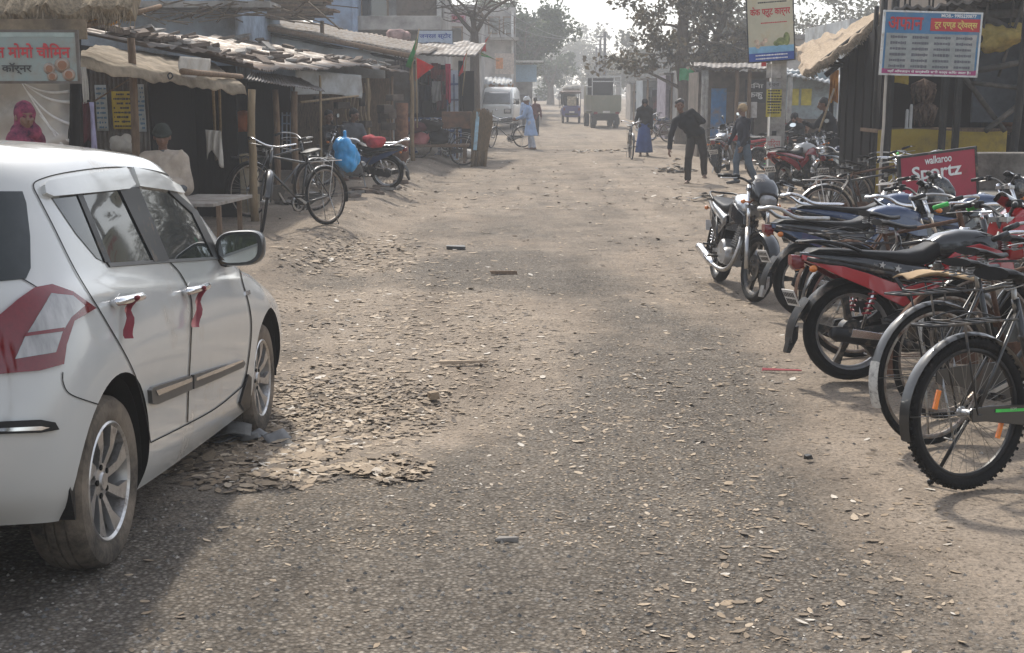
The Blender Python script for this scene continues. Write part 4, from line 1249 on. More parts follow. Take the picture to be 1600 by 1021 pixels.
M_blackenam = paint('black_enamel', (.014,.014,.014), rough=.35)
M_rustrim = mat('rusted_rim', (.3,.27,.24), .4, .8, var=.3, dirt=(.12,.06,.035), dirtamt=.5, dscale=18)
M_spokew = mat('dull_spoke', (.25,.23,.2), .5, .7)
M_orange = mat('orange_reflector', (.85,.22,.02), .2, coat=.5, var=.1, scale=80)
M_scuffed = mat('scuffed_white_paint', (.5,.49,.46), .6, var=.2, dirt=(.06,.05,.045), dirtamt=.4, dscale=25)
M_neon = mat('neon_green', (.06,.6,.09), .4)
M_greenf = paint('dark_green_enamel', (.02,.05,.035))
G_C = 'bicycles leaning in the right row'
mtb = make_cycle('black bicycle with green stripes and knobbly tyres, nearest at the right edge', G_C, 'mtb', c=dict(rim=M_blk, crank=-.5, saddle=M_seat, bar=M_dark))
cycle_at(mtb, 1510, 765, R(25), -.09, 1.06)
rs1 = make_cycle('black roadster bicycle with scuffed white patch on its rear mudguard', G_C, c=dict(patch=True, crank=.3))
cycle_at(rs1, 1456, 696, R(24), -.07)
rs1b = make_cycle('brown rusty roadster bicycle with cardboard on its carrier', G_C, c=dict(frame=M_rust, crank=1.9, guard=M_rust, bar=M_steel))
cycle_at(rs1b, 1474, 655, R(22), -.06)
cb = MB().sheet(lambda u, v: (-.28+.45*u, (v-.5)*.2, .345*2+.10+.02*math.sin(5*u)+.012*math.cos(9*v+u*4)), 10, 5, 0, .006).build('cardboard_sheet', mat('cardboard', (.4,.29,.18), .9, var=.2))
cb.matrix_world = rs1b.matrix_basis.copy(); tag(cb, 'torn brown cardboard sheet lying on a bicycle carrier', 'cardboard')
rs2 = make_cycle('roadster bicycle with bright green handlebar grips between two motorcycles', G_C, c=dict(grip=M_greengrip, crank=1.2, bar=M_chrome))
cycle_at(rs2, 1335, 560, R(5), -.07)
rs3 = copy_tree(rs1b); place(rs3, (0,0,0), 0, 'rusty bicycle with worn black saddle squeezed beside the green gripped one', G_C); cycle_at(rs3, 1318, 532, R(10), -.05)
# ------------------------------------------------------------------ people
def remesh(mb, vox, name, m, root, dec=.35, wrinkle=0, seed=0):
    o = mb.build(name + '_tmp', m)
    r = o.modifiers.new('r', 'REMESH'); r.mode = 'VOXEL'; r.voxel_size = vox
    s = o.modifiers.new('s', 'SMOOTH'); s.factor = .5; s.iterations = 4
    if dec < 1: d = o.modifiers.new('d', 'DECIMATE'); d.ratio = dec
    bpy.context.view_layer.update()
    me = evaluated(o, name)
    if wrinkle:
        for v in me.vertices:
            c = v.co; k = noise.noise(Vector((c.x*9+seed, c.y*9, c.z*5))) + .6*noise.noise(Vector((c.x*21, c.y*21+seed, c.z*11)))
            v.co = c + v.normal*wrinkle*k
    me.polygons.foreach_set('use_smooth', [True]*len(me.polygons)); me.update()
    x = bpy.data.objects.new(name, me); COL.objects.link(x); x.parent = root
    return x


def unit(v): return Vector(v).normalized()


def cloth(name, c, **k): return mat(name, c, .9, var=.22, scale=7, bump=.25, bscale=140, **k)


M_eye = mat('eye', (.02,.015,.012), .15); M_sole = mat('sandal', (.12,.08,.05), .8); M_shoe = mat('shoe', (.03,.03,.032), .6)


def make_person(label, H=1.65, lean=0, twist=0, side=0, head=(0,0), larm=((-.25,0,-1),(-.1,.25,-1)), rarm=((.25,0,-1),(.1,.25,-1)),
                lleg=((-.06,0,-1),(0,0,-1)), rleg=((.06,0,-1),(0,0,-1)), top=None, legs=None, skirt=None, hair='short', foot=M_sole, vox=.011,
                seat=None, sleeve=True, grip=False, feetang=0, extra=None, group=None, kurta=None, hairm=None):
    root = thing('person', label, 'person', group=group)
    h = H
    P = Vector((0, 0, 0))
    up = Matrix.Rotation(-lean, 3, 'X') @ Matrix.Rotation(side, 3, 'Y') @ Vector((0,0,1))
    rx = Matrix.Rotation(-lean*.0, 3, 'X') @ Matrix.Rotation(twist, 3, 'Z') @ Matrix.Rotation(side, 3, 'Y') @ Vector((1,0,0))
    fw = up.cross(rx)*1.0
    J = {}
    neck = P + up*.285*h
    J['sh'] = {}
    data = {}
    for sg, arm, leg in ((-1, larm, lleg), (1, rarm, rleg)):
        sh = P + up*.262*h + rx*sg*.103*h
        el = sh + unit(arm[0])*.168*h; wr = el + unit(arm[1])*.148*h
        hip = P + rx*sg*.05*h + Vector((0,0,-.01*h))
        kn = hip + unit(leg[0])*.238*h; an = kn + unit(leg[1])*.232*h
        data[sg] = (sh, el, wr, hip, kn, an, unit(arm[1]))
    low = min(data[s][5].z for s in (-1, 1)) - .042*h
    off = Vector((0, 0, -low if seat is None else seat))
    P = P + off; neck = neck + off
    for s in data: data[s] = tuple(q + off if i < 6 else q for i, q in enumerate(data[s]))
    hf = Matrix.Rotation(head[1], 3, 'Z') @ Matrix.Rotation(-head[0], 3, 'X')
    HX, HY, HZ = hf @ Vector((1,0,0)), hf @ Vector((0,1,0)), hf @ Vector((0,0,1))
    k = h/1.65
    nb = neck + up*.0*h
    hc = neck + (up*.6+HZ*.6).normalized()*.118*h + HY*.012
    def hp(x, y, z): return hc + (HX*x + HY*y + HZ*z)*k
    b = MB()
    HM = Matrix((HX, HY, HZ)).transposed().to_4x4()
    b.ball(hp(0,-.012,.025), (.074*k,.092*k,.083*k), 0, 16, 10, HM); b.ball(hp(0,.02,-.04), (.058*k,.07*k,.065*k), 0, 14, 9, HM)
    b.ball(hp(0,.055,-.078), (.03*k,.028*k,.022*k), 0, 10, 6, HM)
    b.capsule(hp(0,.08,.015), hp(0,.105,-.022), .010*k, .017*k, 8); b.ball(hp(0,.085,-.052), (.026*k,.014*k,.011*k), 0, 10, 6, HM)
    b.ball(hp(0,.072,.035), (.05*k,.018*k,.012*k), 0, 10, 6, HM)
    for s in (-1, 1): b.ball(hp(s*.076,-.005,-.01), (.012*k,.022*k,.033*k), 0, 8, 6, HM); b.ball(hp(s*.042,.058,-.02), (.02*k,.02*k,.018*k), 0, 8, 6, HM)
    b.capsule(neck-up*.03*h, hp(0,-.015,-.05), .048*k, .043*k, 12)
    def torso(q, e):
        M3 = Matrix((rx, fw, up)).transposed().to_4x4()
        q.ball(P+up*.0*h, ((.098+e)*h,(.072+e)*h,.085*h), 0, 16, 9, M3); q.ball(P+up*.10*h, ((.084+e)*h,(.062+e)*h,.10*h), 0, 16, 9, M3)
        q.ball(P+up*.19*h, ((.098+e)*h,(.068+e)*h,.095*h), 0, 16, 9, M3)
        q.capsule(data[-1][0]-rx*-.01, data[1][0]-rx*.01, (.036+e)*h, (.036+e)*h, 12)
        q.capsule(P+up*.2*h, neck-up*.02*h, (.06+e)*h, (.036+e)*h, 12)
    torso(b, 0)
    for s in (-1, 1):
        sh, el, wr, hip, kn, an, ad = data[s]
        b.capsule(sh, el, .030*h, .023*h, 12); b.capsule(el, wr, .023*h, .0155*h, 12)
        b.capsule(hip, kn, .052*h, .033*h, 12); b.capsule(kn, kn.lerp(an,.35), .033*h, .034*h, 12); b.capsule(kn.lerp(an,.35), an, .034*h, .02*h, 12)
        fd = unit((math.sin(feetang)+s*.12, 1, 0)) if seat is None else unit((s*.1,1,0))
        b.capsule(an-Vector((0,0,.018*h))-fd*.02*h, an+fd*.085*h-Vector((0,0,.028*h)), .022*h, .016*h, 10); b.capsule(an+fd*.06*h-Vector((0,0,.027*h)), an+fd*.11*h-Vector((0,0,.031*h)), .019*h, .012*h, 10)
        # hand: palm, four fingers, thumb from the side of the palm
        hd = ad; inn = unit(fw - hd*fw.dot(hd)) if abs(fw.dot(hd)) < .95 else unit(up - hd*up.dot(hd))
        nrm = hd.cross(inn).normalized()*s
        pal = wr + hd*.048*h
        for t in (-1, -.33, .33, 1): b.capsule(wr+inn*t*.011*h, pal+inn*t*.019*h, .0085*h, .0082*h, 8)
        for i, (t, ln) in enumerate(((.95,.042),(.32,.048),(-.32,.045),(-.95,.035))):
            p0 = pal + inn*t*.0185*h; c1 = (hd + nrm*(-.35 if not grip else -.9)).normalized(); c2 = (hd*(.7 if not grip else -.1) - nrm*(.6 if not grip else 1)).normalized()
            p1 = p0 + c1*ln*.5*h; p2 = p1 + c2*ln*.5*h
            b.capsule(p0, p1, .0054*h, .005*h, 7); b.capsule(p1, p2, .005*h, .0042*h, 7)
        t0 = wr + hd*.016*h + inn*.016*h; t1 = t0 + (hd*.7+inn*.75-nrm*.3).normalized()*.026*h; t2 = t1 + (hd*1-nrm*.5+inn*.1).normalized()*.022*h
        b.capsule(t0, t1, .0066*h, .0058*h, 7); b.capsule(t1, t2, .0058*h, .0048*h, 7)
    body = remesh(b, vox*.8, 'body', M_skin, root, .4)
    for s in (-1, 1):
        MB().ball(hp(s*.03,.074,.012), (.011*k,.006*k,.006*k), 0, 8, 5, HM).build('eye', M_eye, body)
    if top:
        t = MB(); torso(t, .011)
        t.capsule(P-up*.05*h, P+up*.05*h, .082*h, .08*h, 14)
        if sleeve:
            for s in (-1, 1): t.capsule(data[s][0], data[s][1], .042*h, .034*h, 12); t.capsule(data[s][1], data[s][1].lerp(data[s][2],.9), .034*h, .027*h, 12)
        t.capsule(neck-up*.035*h, neck+up*.005*h, .05*h, .042*h, 12)
        remesh(t, vox*1.3, 'shirt', top, root, .45, .008, H)
    if legs:
        t = MB()
        M3 = Matrix((rx, fw, up)).transposed().to_4x4()
        t.ball(P-up*.005*h, (.106*h,.082*h,.08*h), 0, 16, 9, M3)
        for s in (-1, 1):
            hip, kn, an = data[s][3:6]
            t.capsule(hip, kn, .062*h, .046*h, 12); t.capsule(kn, an+(kn-an)*.04, .046*h, .037*h, 12)
        remesh(t, vox*1.3, 'trousers', legs, root, .45, .010, H+3)
    if skirt or kurta:
        m, z0, w0, w1 = skirt or kurta
        mid = (data[-1][5]+data[1][5])/2; kne = (data[-1][4]+data[1][4])/2
        wide = (data[-1][5]-data[1][5]).length/2
        rings = []
        for i in range(15):
            q = i/14
            z = (P.z+.05*h)*(1-q) + z0*h*q
            c = P.lerp(kne, min(1, q*1.7)) if q < .59 else kne.lerp(mid, (q-.59)/.41*(1 if z0 < .1 else .4))
            c = Vector((c.x, c.y, z))
            rings.append([c + Vector(((w0+(w1-w0)*q)*h*(1+q*wide*.6)*math.cos(a)*(1+.10*q*math.sin(a*7+H*5+q*2)), (w0*.8+(w1-w0*.8)*q)*h*math.sin(a)*(1+.12*q*math.sin(a*6+2+q)), 0)) for a in (2*PI*j/36 for j in range(36))])
        t = MB().loft(rings, cap=False)
        o = t.build('skirt' if skirt else 'tunic_hem', m, root)
        sm_ = o.modifiers.new('s', 'SOLIDIFY'); sm_.thickness = .006
    for s in (-1, 1):
        an = data[s][5]; fd = unit((math.sin(feetang)+s*.12, 1, 0)) if seat is None else unit((s*.1,1,0))
        q = MB()
        base_ = an - Vector((0,0,.043*h))
        if foot is M_sole:
            q.capsule(base_-fd*.035*h+Vector((0,0,.007)), base_+fd*.115*h+Vector((0,0,.007)), .024*h, .026*h, 12)
            q.v = [Vector((p.x, p.y, base_.z + (p.z-base_.z)*.25+.004)) for p in q.v]
            q.tube(cr([base_+fd*.05*h+fd.cross(Vector((0,0,1)))*.025*h, base_+fd*.07*h+Vector((0,0,.035*h)), base_+fd*.05*h-fd.cross(Vector((0,0,1)))*.025*h], 4), .006, 6)
            q.build('sandal', foot, root)
        else:
            q.capsule(an-fd*.025*h-Vector((0,0,.012*h)), an+fd*.07*h-Vector((0,0,.022*h)), .029*h, .023*h, 12); q.capsule(an+fd*.05*h-Vector((0,0,.024*h)), an+fd*.118*h-Vector((0,0,.026*h)), .024*h, .018*h, 12)
            remesh(q, .012, 'shoe', foot, root, .6)
    if hair == 'short':
        q = MB(); q.ball(hp(0,-.022,.042), (.082*k,.094*k,.080*k), 0, 16, 10, HM); q.ball(hp(0,-.05,.0), (.07*k,.06*k,.07*k), 0, 12, 8, HM)
        for i in range(26):
            a = random.uniform(0, 2*PI); e = random.uniform(.1, 1.4)
            q.ball(hp(.078*math.cos(a)*math.cos(e), -.022+.09*math.sin(a)*math.cos(e)-.006, .045+.078*math.sin(e)), .017*k, 0, 6, 4)
        remesh(q, .012, 'hair', hairm or M_hair, body, .6)
    elif hair:
        kind_, hm_ = hair
        q = MB()
        if kind_ == 'beanie':
            q.ball(hp(0,-.014,.045), (.088*k,.103*k,.088*k), 0, 18, 10, HM)
            q.tube([hp(.088*math.cos(a), -.008+.103*math.sin(a), .03-.012*math.sin(a)) for a in (2*PI*i/20 for i in range(20))], .014*k, 8, closed=True)
            q.ball(hp(0,-.05,.01), (.075*k,.07*k,.06*k), 0, 12, 8, HM)
            remesh(q, .011, 'beanie', hm_, body, .6, .004)
        elif kind_ == 'scarf':
            q.ball(hp(0,-.02,.035), (.094*k,.108*k,.105*k), 0, 18, 10, HM); q.ball(hp(0,-.03,-.06), (.09*k,.10*k,.10*k), 0, 14, 8, HM)
            q.capsule(hp(-.05,0,-.13), hp(.05,0,-.13), .085*k, .085*k, 12)
            q.capsule(hp(0,-.06,-.1), P+up*.16*h-fw*.06*h, .085*k, .10*h, 12)
            for s in (-1, 1): q.capsule(hp(s*.05,-.01,-.13), data[s][0]+up*.012*h, .075*k, .05*h, 12)
            remesh(q, .013, 'head_scarf', hm_, body, .5, .011, 5)
        elif kind_ == 'cap':
            q.lathe([(.086*k,0),(.088*k,.03*k),(.078*k,.055*k),(.04*k,.07*k),(0,.072*k)], 20, 0, 'z', (0,0,0), True, Matrix.Translation(hp(0,-.015,.045)) @ HM)
            q.build('skull_cap', hm_, body)
        elif kind_ == 'turban':
            for i in range(4): q.tube([hp((.082-.008*i)*math.cos(a), -.012+(.097-.008*i)*math.sin(a), .025+.024*i+.012*math.sin(a+i)) for a in (2*PI*j/20 for j in range(20))], .026*k, 8, closed=True)
            q.ball(hp(0,-.015,.06), (.08*k,.09*k,.07*k), 0, 14, 8, HM)
            q.capsule(hp(0,-.1,0), hp(.03,-.12,-.16), .05*k, .03*k, 8)
            remesh(q, .011, 'turban', hm_, body, .5, .005)
    if extra: extra(root, P, up, fw, rx, neck, data, h, body)
    return root


def stand(p, px, py, face):
    """face: 0 = looks up the street, positive = turns to the left"""
    q = gnd(px, py); p.location = (q.x, q.y, q.z+.003); p.rotation_euler = (0, 0, face); return p


C_black = cloth('black_knit', (.013,.013,.016)); C_navy = cloth('navy_jacket', (.016,.018,.028)); C_jean = cloth('faded_denim', (.075,.11,.15)); C_brown = cloth('dark_brown_trousers', (.03,.024,.02))
C_kurta = cloth('pale_blue_kurta', (.30,.40,.58)); C_pyj = cloth('pale_pyjama', (.42,.44,.50)); C_lungi = cloth('blue_lungi', (.035,.07,.21)); C_pink = cloth('pink_scarf', (.24,.045,.085), dirt=(.03,.008,.03), dirtamt=.55, dscale=11); C_shawl = cloth('beige_shawl', (.40,.34,.28))
C_olive = cloth('olive_knit', (.03,.035,.03)); C_tan = cloth('tan_beanie', (.30,.22,.13)); C_red = cloth('red_jacket', (.16,.03,.035)); C_grey = cloth('grey_cloth', (.10,.105,.115)); C_wht = cloth('white_cap', (.6,.6,.58)); C_maroon = cloth('maroon_cloth', (.09,.025,.03))
# man stooping towards the camera in black, right
pb = make_person('man in dark knit top bending forward with his left hand behind his back', 1.80, lean=R(34), side=R(31), head=(R(5), R(6)), rarm=((.30,.25,-1),(.05,.45,-1)), larm=((-.75,-.35,-.6),(.75,-.55,-.25)),
                 rleg=((.12,.30,-1),(.02,-.12,-1)), lleg=((-.22,.16,-1),(-.05,-.3,-1)), top=C_black, legs=C_brown)
stand(pb, 1085, 286, R(171))
bt = MB()
def beard_(root, P, up, fw, rx, neck, data, h, body): pass
pw = make_person('person in navy jacket and faded jeans with tan beanie walking across the right side', 1.58, lean=R(4), head=(R(8), R(-70)), rarm=((.15,.35,-1),(.0,.5,-.9)), larm=((-.1,.15,-1),(.05,.35,-1)),
                 rleg=((.03,.30,-1),(.0,-.05,-1)), lleg=((-.03,-.18,-1),(-.0,-.55,-1)), top=C_navy, legs=C_jean, hair=('beanie', C_tan), foot=M_shoe)
stand(pw, 1160, 288, R(110))
pl_ = make_person('person in black top and long blue lungi wheeling a bicycle towards the camera', 1.62, lean=R(3), head=(R(10), 0), rarm=((.3,.35,-1),(-.02,.75,-.55)), larm=((-.1,.0,-1),(-.05,.15,-1)), rleg=((.05,.18,-1),(0,-.05,-1)), lleg=((-.05,-.1,-1),(0,-.3,-1)),
                  top=C_black, skirt=(C_lungi, .06, .088, .135), hair=('scarf', C_black))
stand(pl_, 1006, 244, R(176))
bl = make_cycle('black roadster bicycle wheeled by the person in the blue lungi', None, c=dict(crank=.2), steer=R(4)); cycle_at(bl, 987, 250, R(-92), 0, rear=False)
pk = make_person('man in pale blue kurta and white turban pushing a bicycle', 1.68, lean=R(10), head=(R(14), R(12)), rarm=((.12,.45,-1),(.0,.9,-.35)), larm=((-.12,.45,-1),(.05,.9,-.3)), rleg=((.04,.14,-1),(0,-.05,-1)), lleg=((-.04,-.12,-1),(0,-.25,-1)),
                 top=C_kurta, legs=C_pyj, kurta=(C_kurta, .26, .085, .12), hair=('turban', C_wht))
stand(pk, 829, 234, R(75))
bk = make_cycle('black roadster bicycle pushed by the man in the pale blue kurta', None, c=dict(crank=.9), steer=R(50)); cycle_at(bk, 800, 231, R(-158), 0, rear=True)
bk.location.x += .35
pm1 = make_person('person in blue shirt and cap walking up the road beside the white van', 1.66, lean=0, head=(0,0), top=C_kurta, legs=C_grey, hair=('cap', C_kurta), vox=.016, lleg=((-.05,.2,-1),(0,-.1,-1)), rleg=((.05,-.2,-1),(0,-.4,-1)))
stand(pm1, 822, 208, R(5))
pm2 = make_person('dark haired person in maroon walking behind the man in the kurta', 1.62, top=C_maroon, legs=C_black, vox=.016, lleg=((-.05,-.2,-1),(0,-.4,-1)), rleg=((.05,.2,-1),(0,-.1,-1)))
stand(pm2, 836, 212, R(-10))
# man wrapped in a beige shawl, seated behind the car
def shawl(root, P, up, fw, rx, neck, data, h, body):
    q = MB()
    for s in (-1, 1):
        q.capsule(neck-up*.01*h, data[s][0]-rx*s*.01, .054*h, .053*h, 14); q.capsule(data[s][0]-rx*s*.01, data[s][1]-rx*s*.03, .053*h, .055*h, 14); q.capsule(data[s][1]-rx*s*.03, P+up*.12*h+fw*.11*h, .053*h, .046*h, 12)
    q.capsule(P+up*.0*h, P+up*.22*h, .105*h, .082*h, 16); q.capsule(neck-fw*.03-up*.02*h, P+up*.1*h-fw*.03*h, .055*h, .09*h, 14)
    for i in range(9): q.capsule(data[-1][0]+up*(.05-.012*i)*h+fw*.04*h, P+up*(.19-.03*i)*h+fw*(.085+.008*i)*h+rx*(.05+.012*i)*h, .013*h, .014*h, 8)
    for i in range(7): q.capsule(neck+rx*.03+fw*.03, data[1][1]+up*(.03-.03*i)*h+fw*.05*h+rx*.02*h, .011*h, .013*h, 8)
    remesh(q, .010, 'shawl', C_shawl, root, .6, .010, 2)
ps = make_person('seated man in green knit cap wrapped in a beige shawl behind the white car', 1.66, head=(R(12), R(-8)), top=C_grey, legs=C_grey, seat=.50, lleg=((-.2,1,-.05),(0,.1,-1)), rleg=((.2,1,-.05),(0,.1,-1)), larm=((-.2,.2,-1),(.6,.7,-.1)), rarm=((.2,.2,-1),(-.6,.7,-.1)), hair=('beanie', C_olive), foot=M_shoe, extra=shawl)
q = at(256, 262, 12.6); ps.location = (q.x, q.y, gz(q.x, q.y)); ps.rotation_euler = (0,0,R(-160))
# woman in pink scarf behind the car
pp = make_person('woman in a pink patterned head scarf standing under the plastic sheet', 1.60, head=(R(6), R(-45)), top=C_pink, legs=C_maroon, skirt=(C_maroon, .06, .09, .14), hair=('scarf', None) if False else ('scarf', C_pink), foot=M_shoe)
q = at(42, 236, 10.75); pp.location = (q.x, q.y, gz(q.x, q.y)); pp.rotation_euler = (0,0,R(-100))
# two men sitting in the open shop on the left
s1 = make_person('man in dark jacket sitting back in the open stall behind the blue bag', 1.66, lean=R(5), head=(R(5), R(-25)), top=C_black, legs=C_grey, seat=.48, lleg=((-.25,1,-.05),(0,.1,-1)), rleg=((.2,1,-.05),(0,.1,-1)), larm=((-.3,.3,-1),(.4,.9,-.1)), rarm=((.2,.4,-1),(-.3,.9,.1)), vox=.014)
q = at(512, 260, 23.5); s1.location = (q.x, q.y, gz(q.x, q.y)); s1.rotation_euler = (0,0,R(-120))
s2 = make_person('man in grey waistcoat sitting in the open stall above the parked moped', 1.68, lean=R(12), head=(R(15), R(30)), top=C_grey, legs=C_black, seat=.5, lleg=((-.25,1,-.05),(0,.1,-1)), rleg=((.2,1,-.05),(0,.1,-1)), larm=((-.3,.3,-1),(.4,.9,-.1)), rarm=((.2,.4,-1),(-.3,.9,.1)), vox=.014)
q = at(549, 255, 24.5); s2.location = (q.x, q.y, gz(q.x, q.y)); s2.rotation_euler = (0,0,R(-150))
# right side, in front of the grey tin wall
s3 = make_person('person wrapped in a dark hood sitting before the grey tin wall', 1.6, lean=R(14), head=(R(10), R(10)), top=C_black, legs=C_black, seat=.46, lleg=((-.25,1,-.05),(0,.1,-1)), rleg=((.2,1,-.05),(0,.1,-1)), larm=((-.3,.4,-1),(.4,.9,-.1)), rarm=((.2,.4,-1),(-.3,.9,.1)), hair=('scarf', C_black), vox=.014)
q = at(1243, 215, 29); s3.location = (q.x, q.y, 0.12); s3.rotation_euler = (0,0,R(150))
s4 = make_person('smaller dark figure sitting low beside the hooded one', 1.35, lean=R(14), top=C_black, legs=C_grey, seat=.40, lleg=((-.25,1,-.05),(0,.1,-1)), rleg=((.2,1,-.05),(0,.1,-1)), larm=((-.3,.4,-1),(.4,.9,-.1)), rarm=((.2,.4,-1),(-.3,.9,.1)), vox=.014)
q = at(1259, 215, 29); s4.location = (q.x, q.y, 0.05); s4.rotation_euler = (0,0,R(170))
s5 = make_person('person in red jacket sitting half hidden behind the concrete pole', 1.62, lean=R(8), top=C_red, legs=C_black, seat=.48, lleg=((-.25,1,-.05),(0,.1,-1)), rleg=((.2,1,-.05),(0,.1,-1)), larm=((-.3,.4,-1),(.4,.9,-.1)), rarm=((.2,.4,-1),(-.3,.9,.1)), vox=.014)
q = at(1222, 215, 29.5); s5.location = (q.x, q.y, .12); s5.rotation_euler = (0,0,R(120))
s6 = make_person('person in black leaning over parked motorcycles under the thatched eave', 1.72, lean=R(20), head=(R(15), R(20)), top=C_black, legs=C_black, larm=((-.35,.45,-.6),(.1,.8,.35)), rarm=((.3,.4,-.6),(-.1,.9,.2)), vox=.013)
q = at(1302, 225, 25); s6.location = (q.x, q.y, 0); s6.rotation_euler = (0,0,R(60))
# ------------------------------------------------------------------ left side: stalls, shops, goods
def W(name, label, cat, p, group=None):
    p = Vector(p); return thing(name, label, cat, (p.x, p.y, gz(p.x, p.y)), 0, group, world=True)


def corr(a, b, c, d, n, amp, sag=0, th=.002, rag=0, seed=0):
    """corrugated sheet a-b (front edge) d-c (back edge), n ridges along the front edge"""
    a, b, c, d = map(Vector, (a, b, c, d)); up = (b-a).cross(d-a).normalized()
    if up.z < 0 and abs(up.z) > .2: up = -up
    def fn(u, v):
        p = a.lerp(b, u).lerp(d.lerp(c, u), v)
        q = noise.noise(Vector((u*6+seed, v*3, seed)))
        r = (d-a)*(-rag*(1-v)*max(0, noise.noise(Vector((u*9, seed, 2)))))
        return p + r + up*(amp*math.sin(u*n*2*PI) + sag*q)
    return MB().sheet(fn, n*6, 8, 0, th)


def drape(a, b, h, fold=.03, nf=7, m=0, seed=0, hem=.06):
    """cloth hanging from the line a-b"""
    a, b = Vector(a), Vector(b); n = (b-a).cross(Vector((0,0,1))).normalized()
    return MB().sheet(lambda u, v: a.lerp(b, u) + Vector((0,0,-h*v*(1+hem*math.sin(u*5+seed)))) + n*(fold*(v**.7)*math.sin(u*nf*2*PI+seed+v*1.5) + .5*fold*math.sin(u*17+seed*3+v*5)), max(14, nf*6), 10, m, .002)


def post(p0, p1, r, m, parent, name='post'):
    n = 7; pts = []
    for i in range(n):
        t = i/(n-1); q = Vector(p0).lerp(Vector(p1), t)
        pts.append(q + Vector((noise.noise(q*3+Vector((1,0,0))), noise.noise(q*3+Vector((0,5,0))), 0))*r*.5)
    return MB().tube(pts, [r*(1.08-.12*i/(n-1)) for i in range(n)], 9).build(name, m, parent)


def gp(X, Y, dz=0): return Vector((X, Y, gz(X, Y)+dz))


def sign(name, label, c, wd, h, ang, bg, texts, th=.03, frame=None, tilt=0, cat='sign', extra=None):
    """flat board with lettering: texts = (body, cx, cz, height, width, material)"""
    root = thing(name, label, cat, c, ang); root.rotation_euler = (0, tilt, ang)
    bd = MB().box((0,0,0), (wd, th, h)).build('board', bg, root, bevel=.002)
    if frame:
        f = MB()
        for x in (-1, 1): f.box((x*(wd/2+.004), 0, 0), (.024, th+.012, h+.03))
        for z in (-1, 1): f.box((0, 0, z*(h/2+.004)), (wd-.016, th+.012, .022))
        f.build('rim', frame, bd)
    if extra: extra(bd, th)
    for body_, cx, cz, hh, ww, m in texts:
        t = MB(); letters(t, body_, cx, cz, hh, ww, 0, th/2+.009, .022)
        if t.v: t.build('lettering', m, bd)
    return root


M_tarp = mat('tan_tarp', (.50,.42,.32), .85, var=.25, scale=5, bump=.5, bscale=22, dirt=(.24,.2,.15), dirtamt=.5)
glow_through(M_tarp, .5)
M_pale = mat('pale_sheet', (.46,.48,.49), .7, var=.15, scale=2, dirt=(.25,.24,.22), dirtamt=.45, dscale=1.2)
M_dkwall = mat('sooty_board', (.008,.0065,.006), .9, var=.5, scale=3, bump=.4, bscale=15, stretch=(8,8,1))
M_oldtin = mat('old_grey_tin', (.13,.12,.11), .6, .3, var=.3, scale=2.5, dirt=(.1,.07,.05), dirtamt=.5, dscale=2)
M_yel = mat('yellow_cloth', (.42,.30,.05), .85, var=.2, scale=3, bump=.25, bscale=60, dirt=(.22,.17,.06), dirtamt=.4)
M_orn = glow_through(mat('orange_cloth', (.5,.26,.05), .85, var=.3, scale=3, bump=.3, bscale=60), .5)
glow_through(M_yel, .25); glow_through(M_cloth_w, .3)
M_bluew = mat('faded_blue_plaster', (.28,.34,.42), .9, var=.2, scale=1.2, bump=.2, bscale=30, dirt=(.10,.10,.10), dirtamt=.6, dscale=.7)
M_bluep = mat('blue_grey_plaster', (.20,.26,.36), .9, var=.15, scale=1.5, dirt=(.13,.14,.16), dirtamt=.4, dscale=.8)
M_plast = mat('pale_plaster', (.38,.36,.34), .9, var=.2, scale=1.5, bump=.2, bscale=30, dirt=(.16,.15,.14), dirtamt=.5, dscale=.9)
M_txtR = mat('red_lettering', (.42,.02,.03), .6); M_txtK = mat('black_lettering', (.02,.02,.022), .6); M_txtW = mat('white_lettering', (.75,.74,.72), .6); M_txtB = mat('blue_lettering', (.03,.06,.28), .6)
M_txtY = mat('yellow_lettering', (.62,.48,.12), .6)
M_poly = bpy.data.materials.new('clear_plastic_sheet'); M_poly.use_nodes = True
nt = M_poly.node_tree; b = nt.nodes['Principled BSDF']; b.inputs['Base Color'].default_value = (.62,.58,.52,1); b.inputs['Roughness'].default_value = .25
tcn = nt.nodes.new('ShaderNodeTexCoord'); wn = nt.nodes.new('ShaderNodeTexNoise'); wn.inputs['Scale'].default_value = 2.5; wn.inputs['Detail'].default_value = 5
nt.links.new(tcn.outputs['Object'], wn.inputs['Vector'])
mrn = nt.nodes.new('ShaderNodeMapRange'); mrn.inputs['From Min'].default_value = .35; mrn.inputs['From Max'].default_value = .7; mrn.inputs['To Min'].default_value = .38; mrn.inputs['To Max'].default_value = .8
nt.links.new(wn.outputs['Fac'], mrn.inputs['Value']); nt.links.new(mrn.outputs[0], b.inputs['Alpha'])

# --- A: thatched snack stall, nearest on the left
A = W('snack_stall', 'thatched snack stall with plastic sheet front at the far left', 'market stall', (-5.6, 12.2, 0))
a0, a1 = at(-150, 62, 10.9), at(222, 12, 11.6)
def thf(u, v):
    p = a0.lerp(a1, u) + Vector((-.1, 1.9*v, .95*math.sin(v*1.6) + .10*noise.noise(Vector((u*9, v*4, 1))) + .05*noise.noise(Vector((u*40, v*3, 4)))))
    if u > .75: p.z -= .0
    return p + Vector((0,0,.10*math.sin(u*PI)-.02))
MB().sheet(thf, 90, 16, 0, .13).build('thatch_roof', M_thatch, A)
fr_ = MB(); rr = random.Random(3)
for i in range(420):
    u = rr.random(); p = Vector(thf(u, .0)) + Vector((0, rr.uniform(0,.1), -.1*rr.random()))
    fr_.beam(p + Vector((0,.05,.05)), p + Vector((rr.gauss(0,.03), -.03, -rr.uniform(.02,.12))), .006, .004)
fr_.build('thatch_fringe', M_thatch, A)
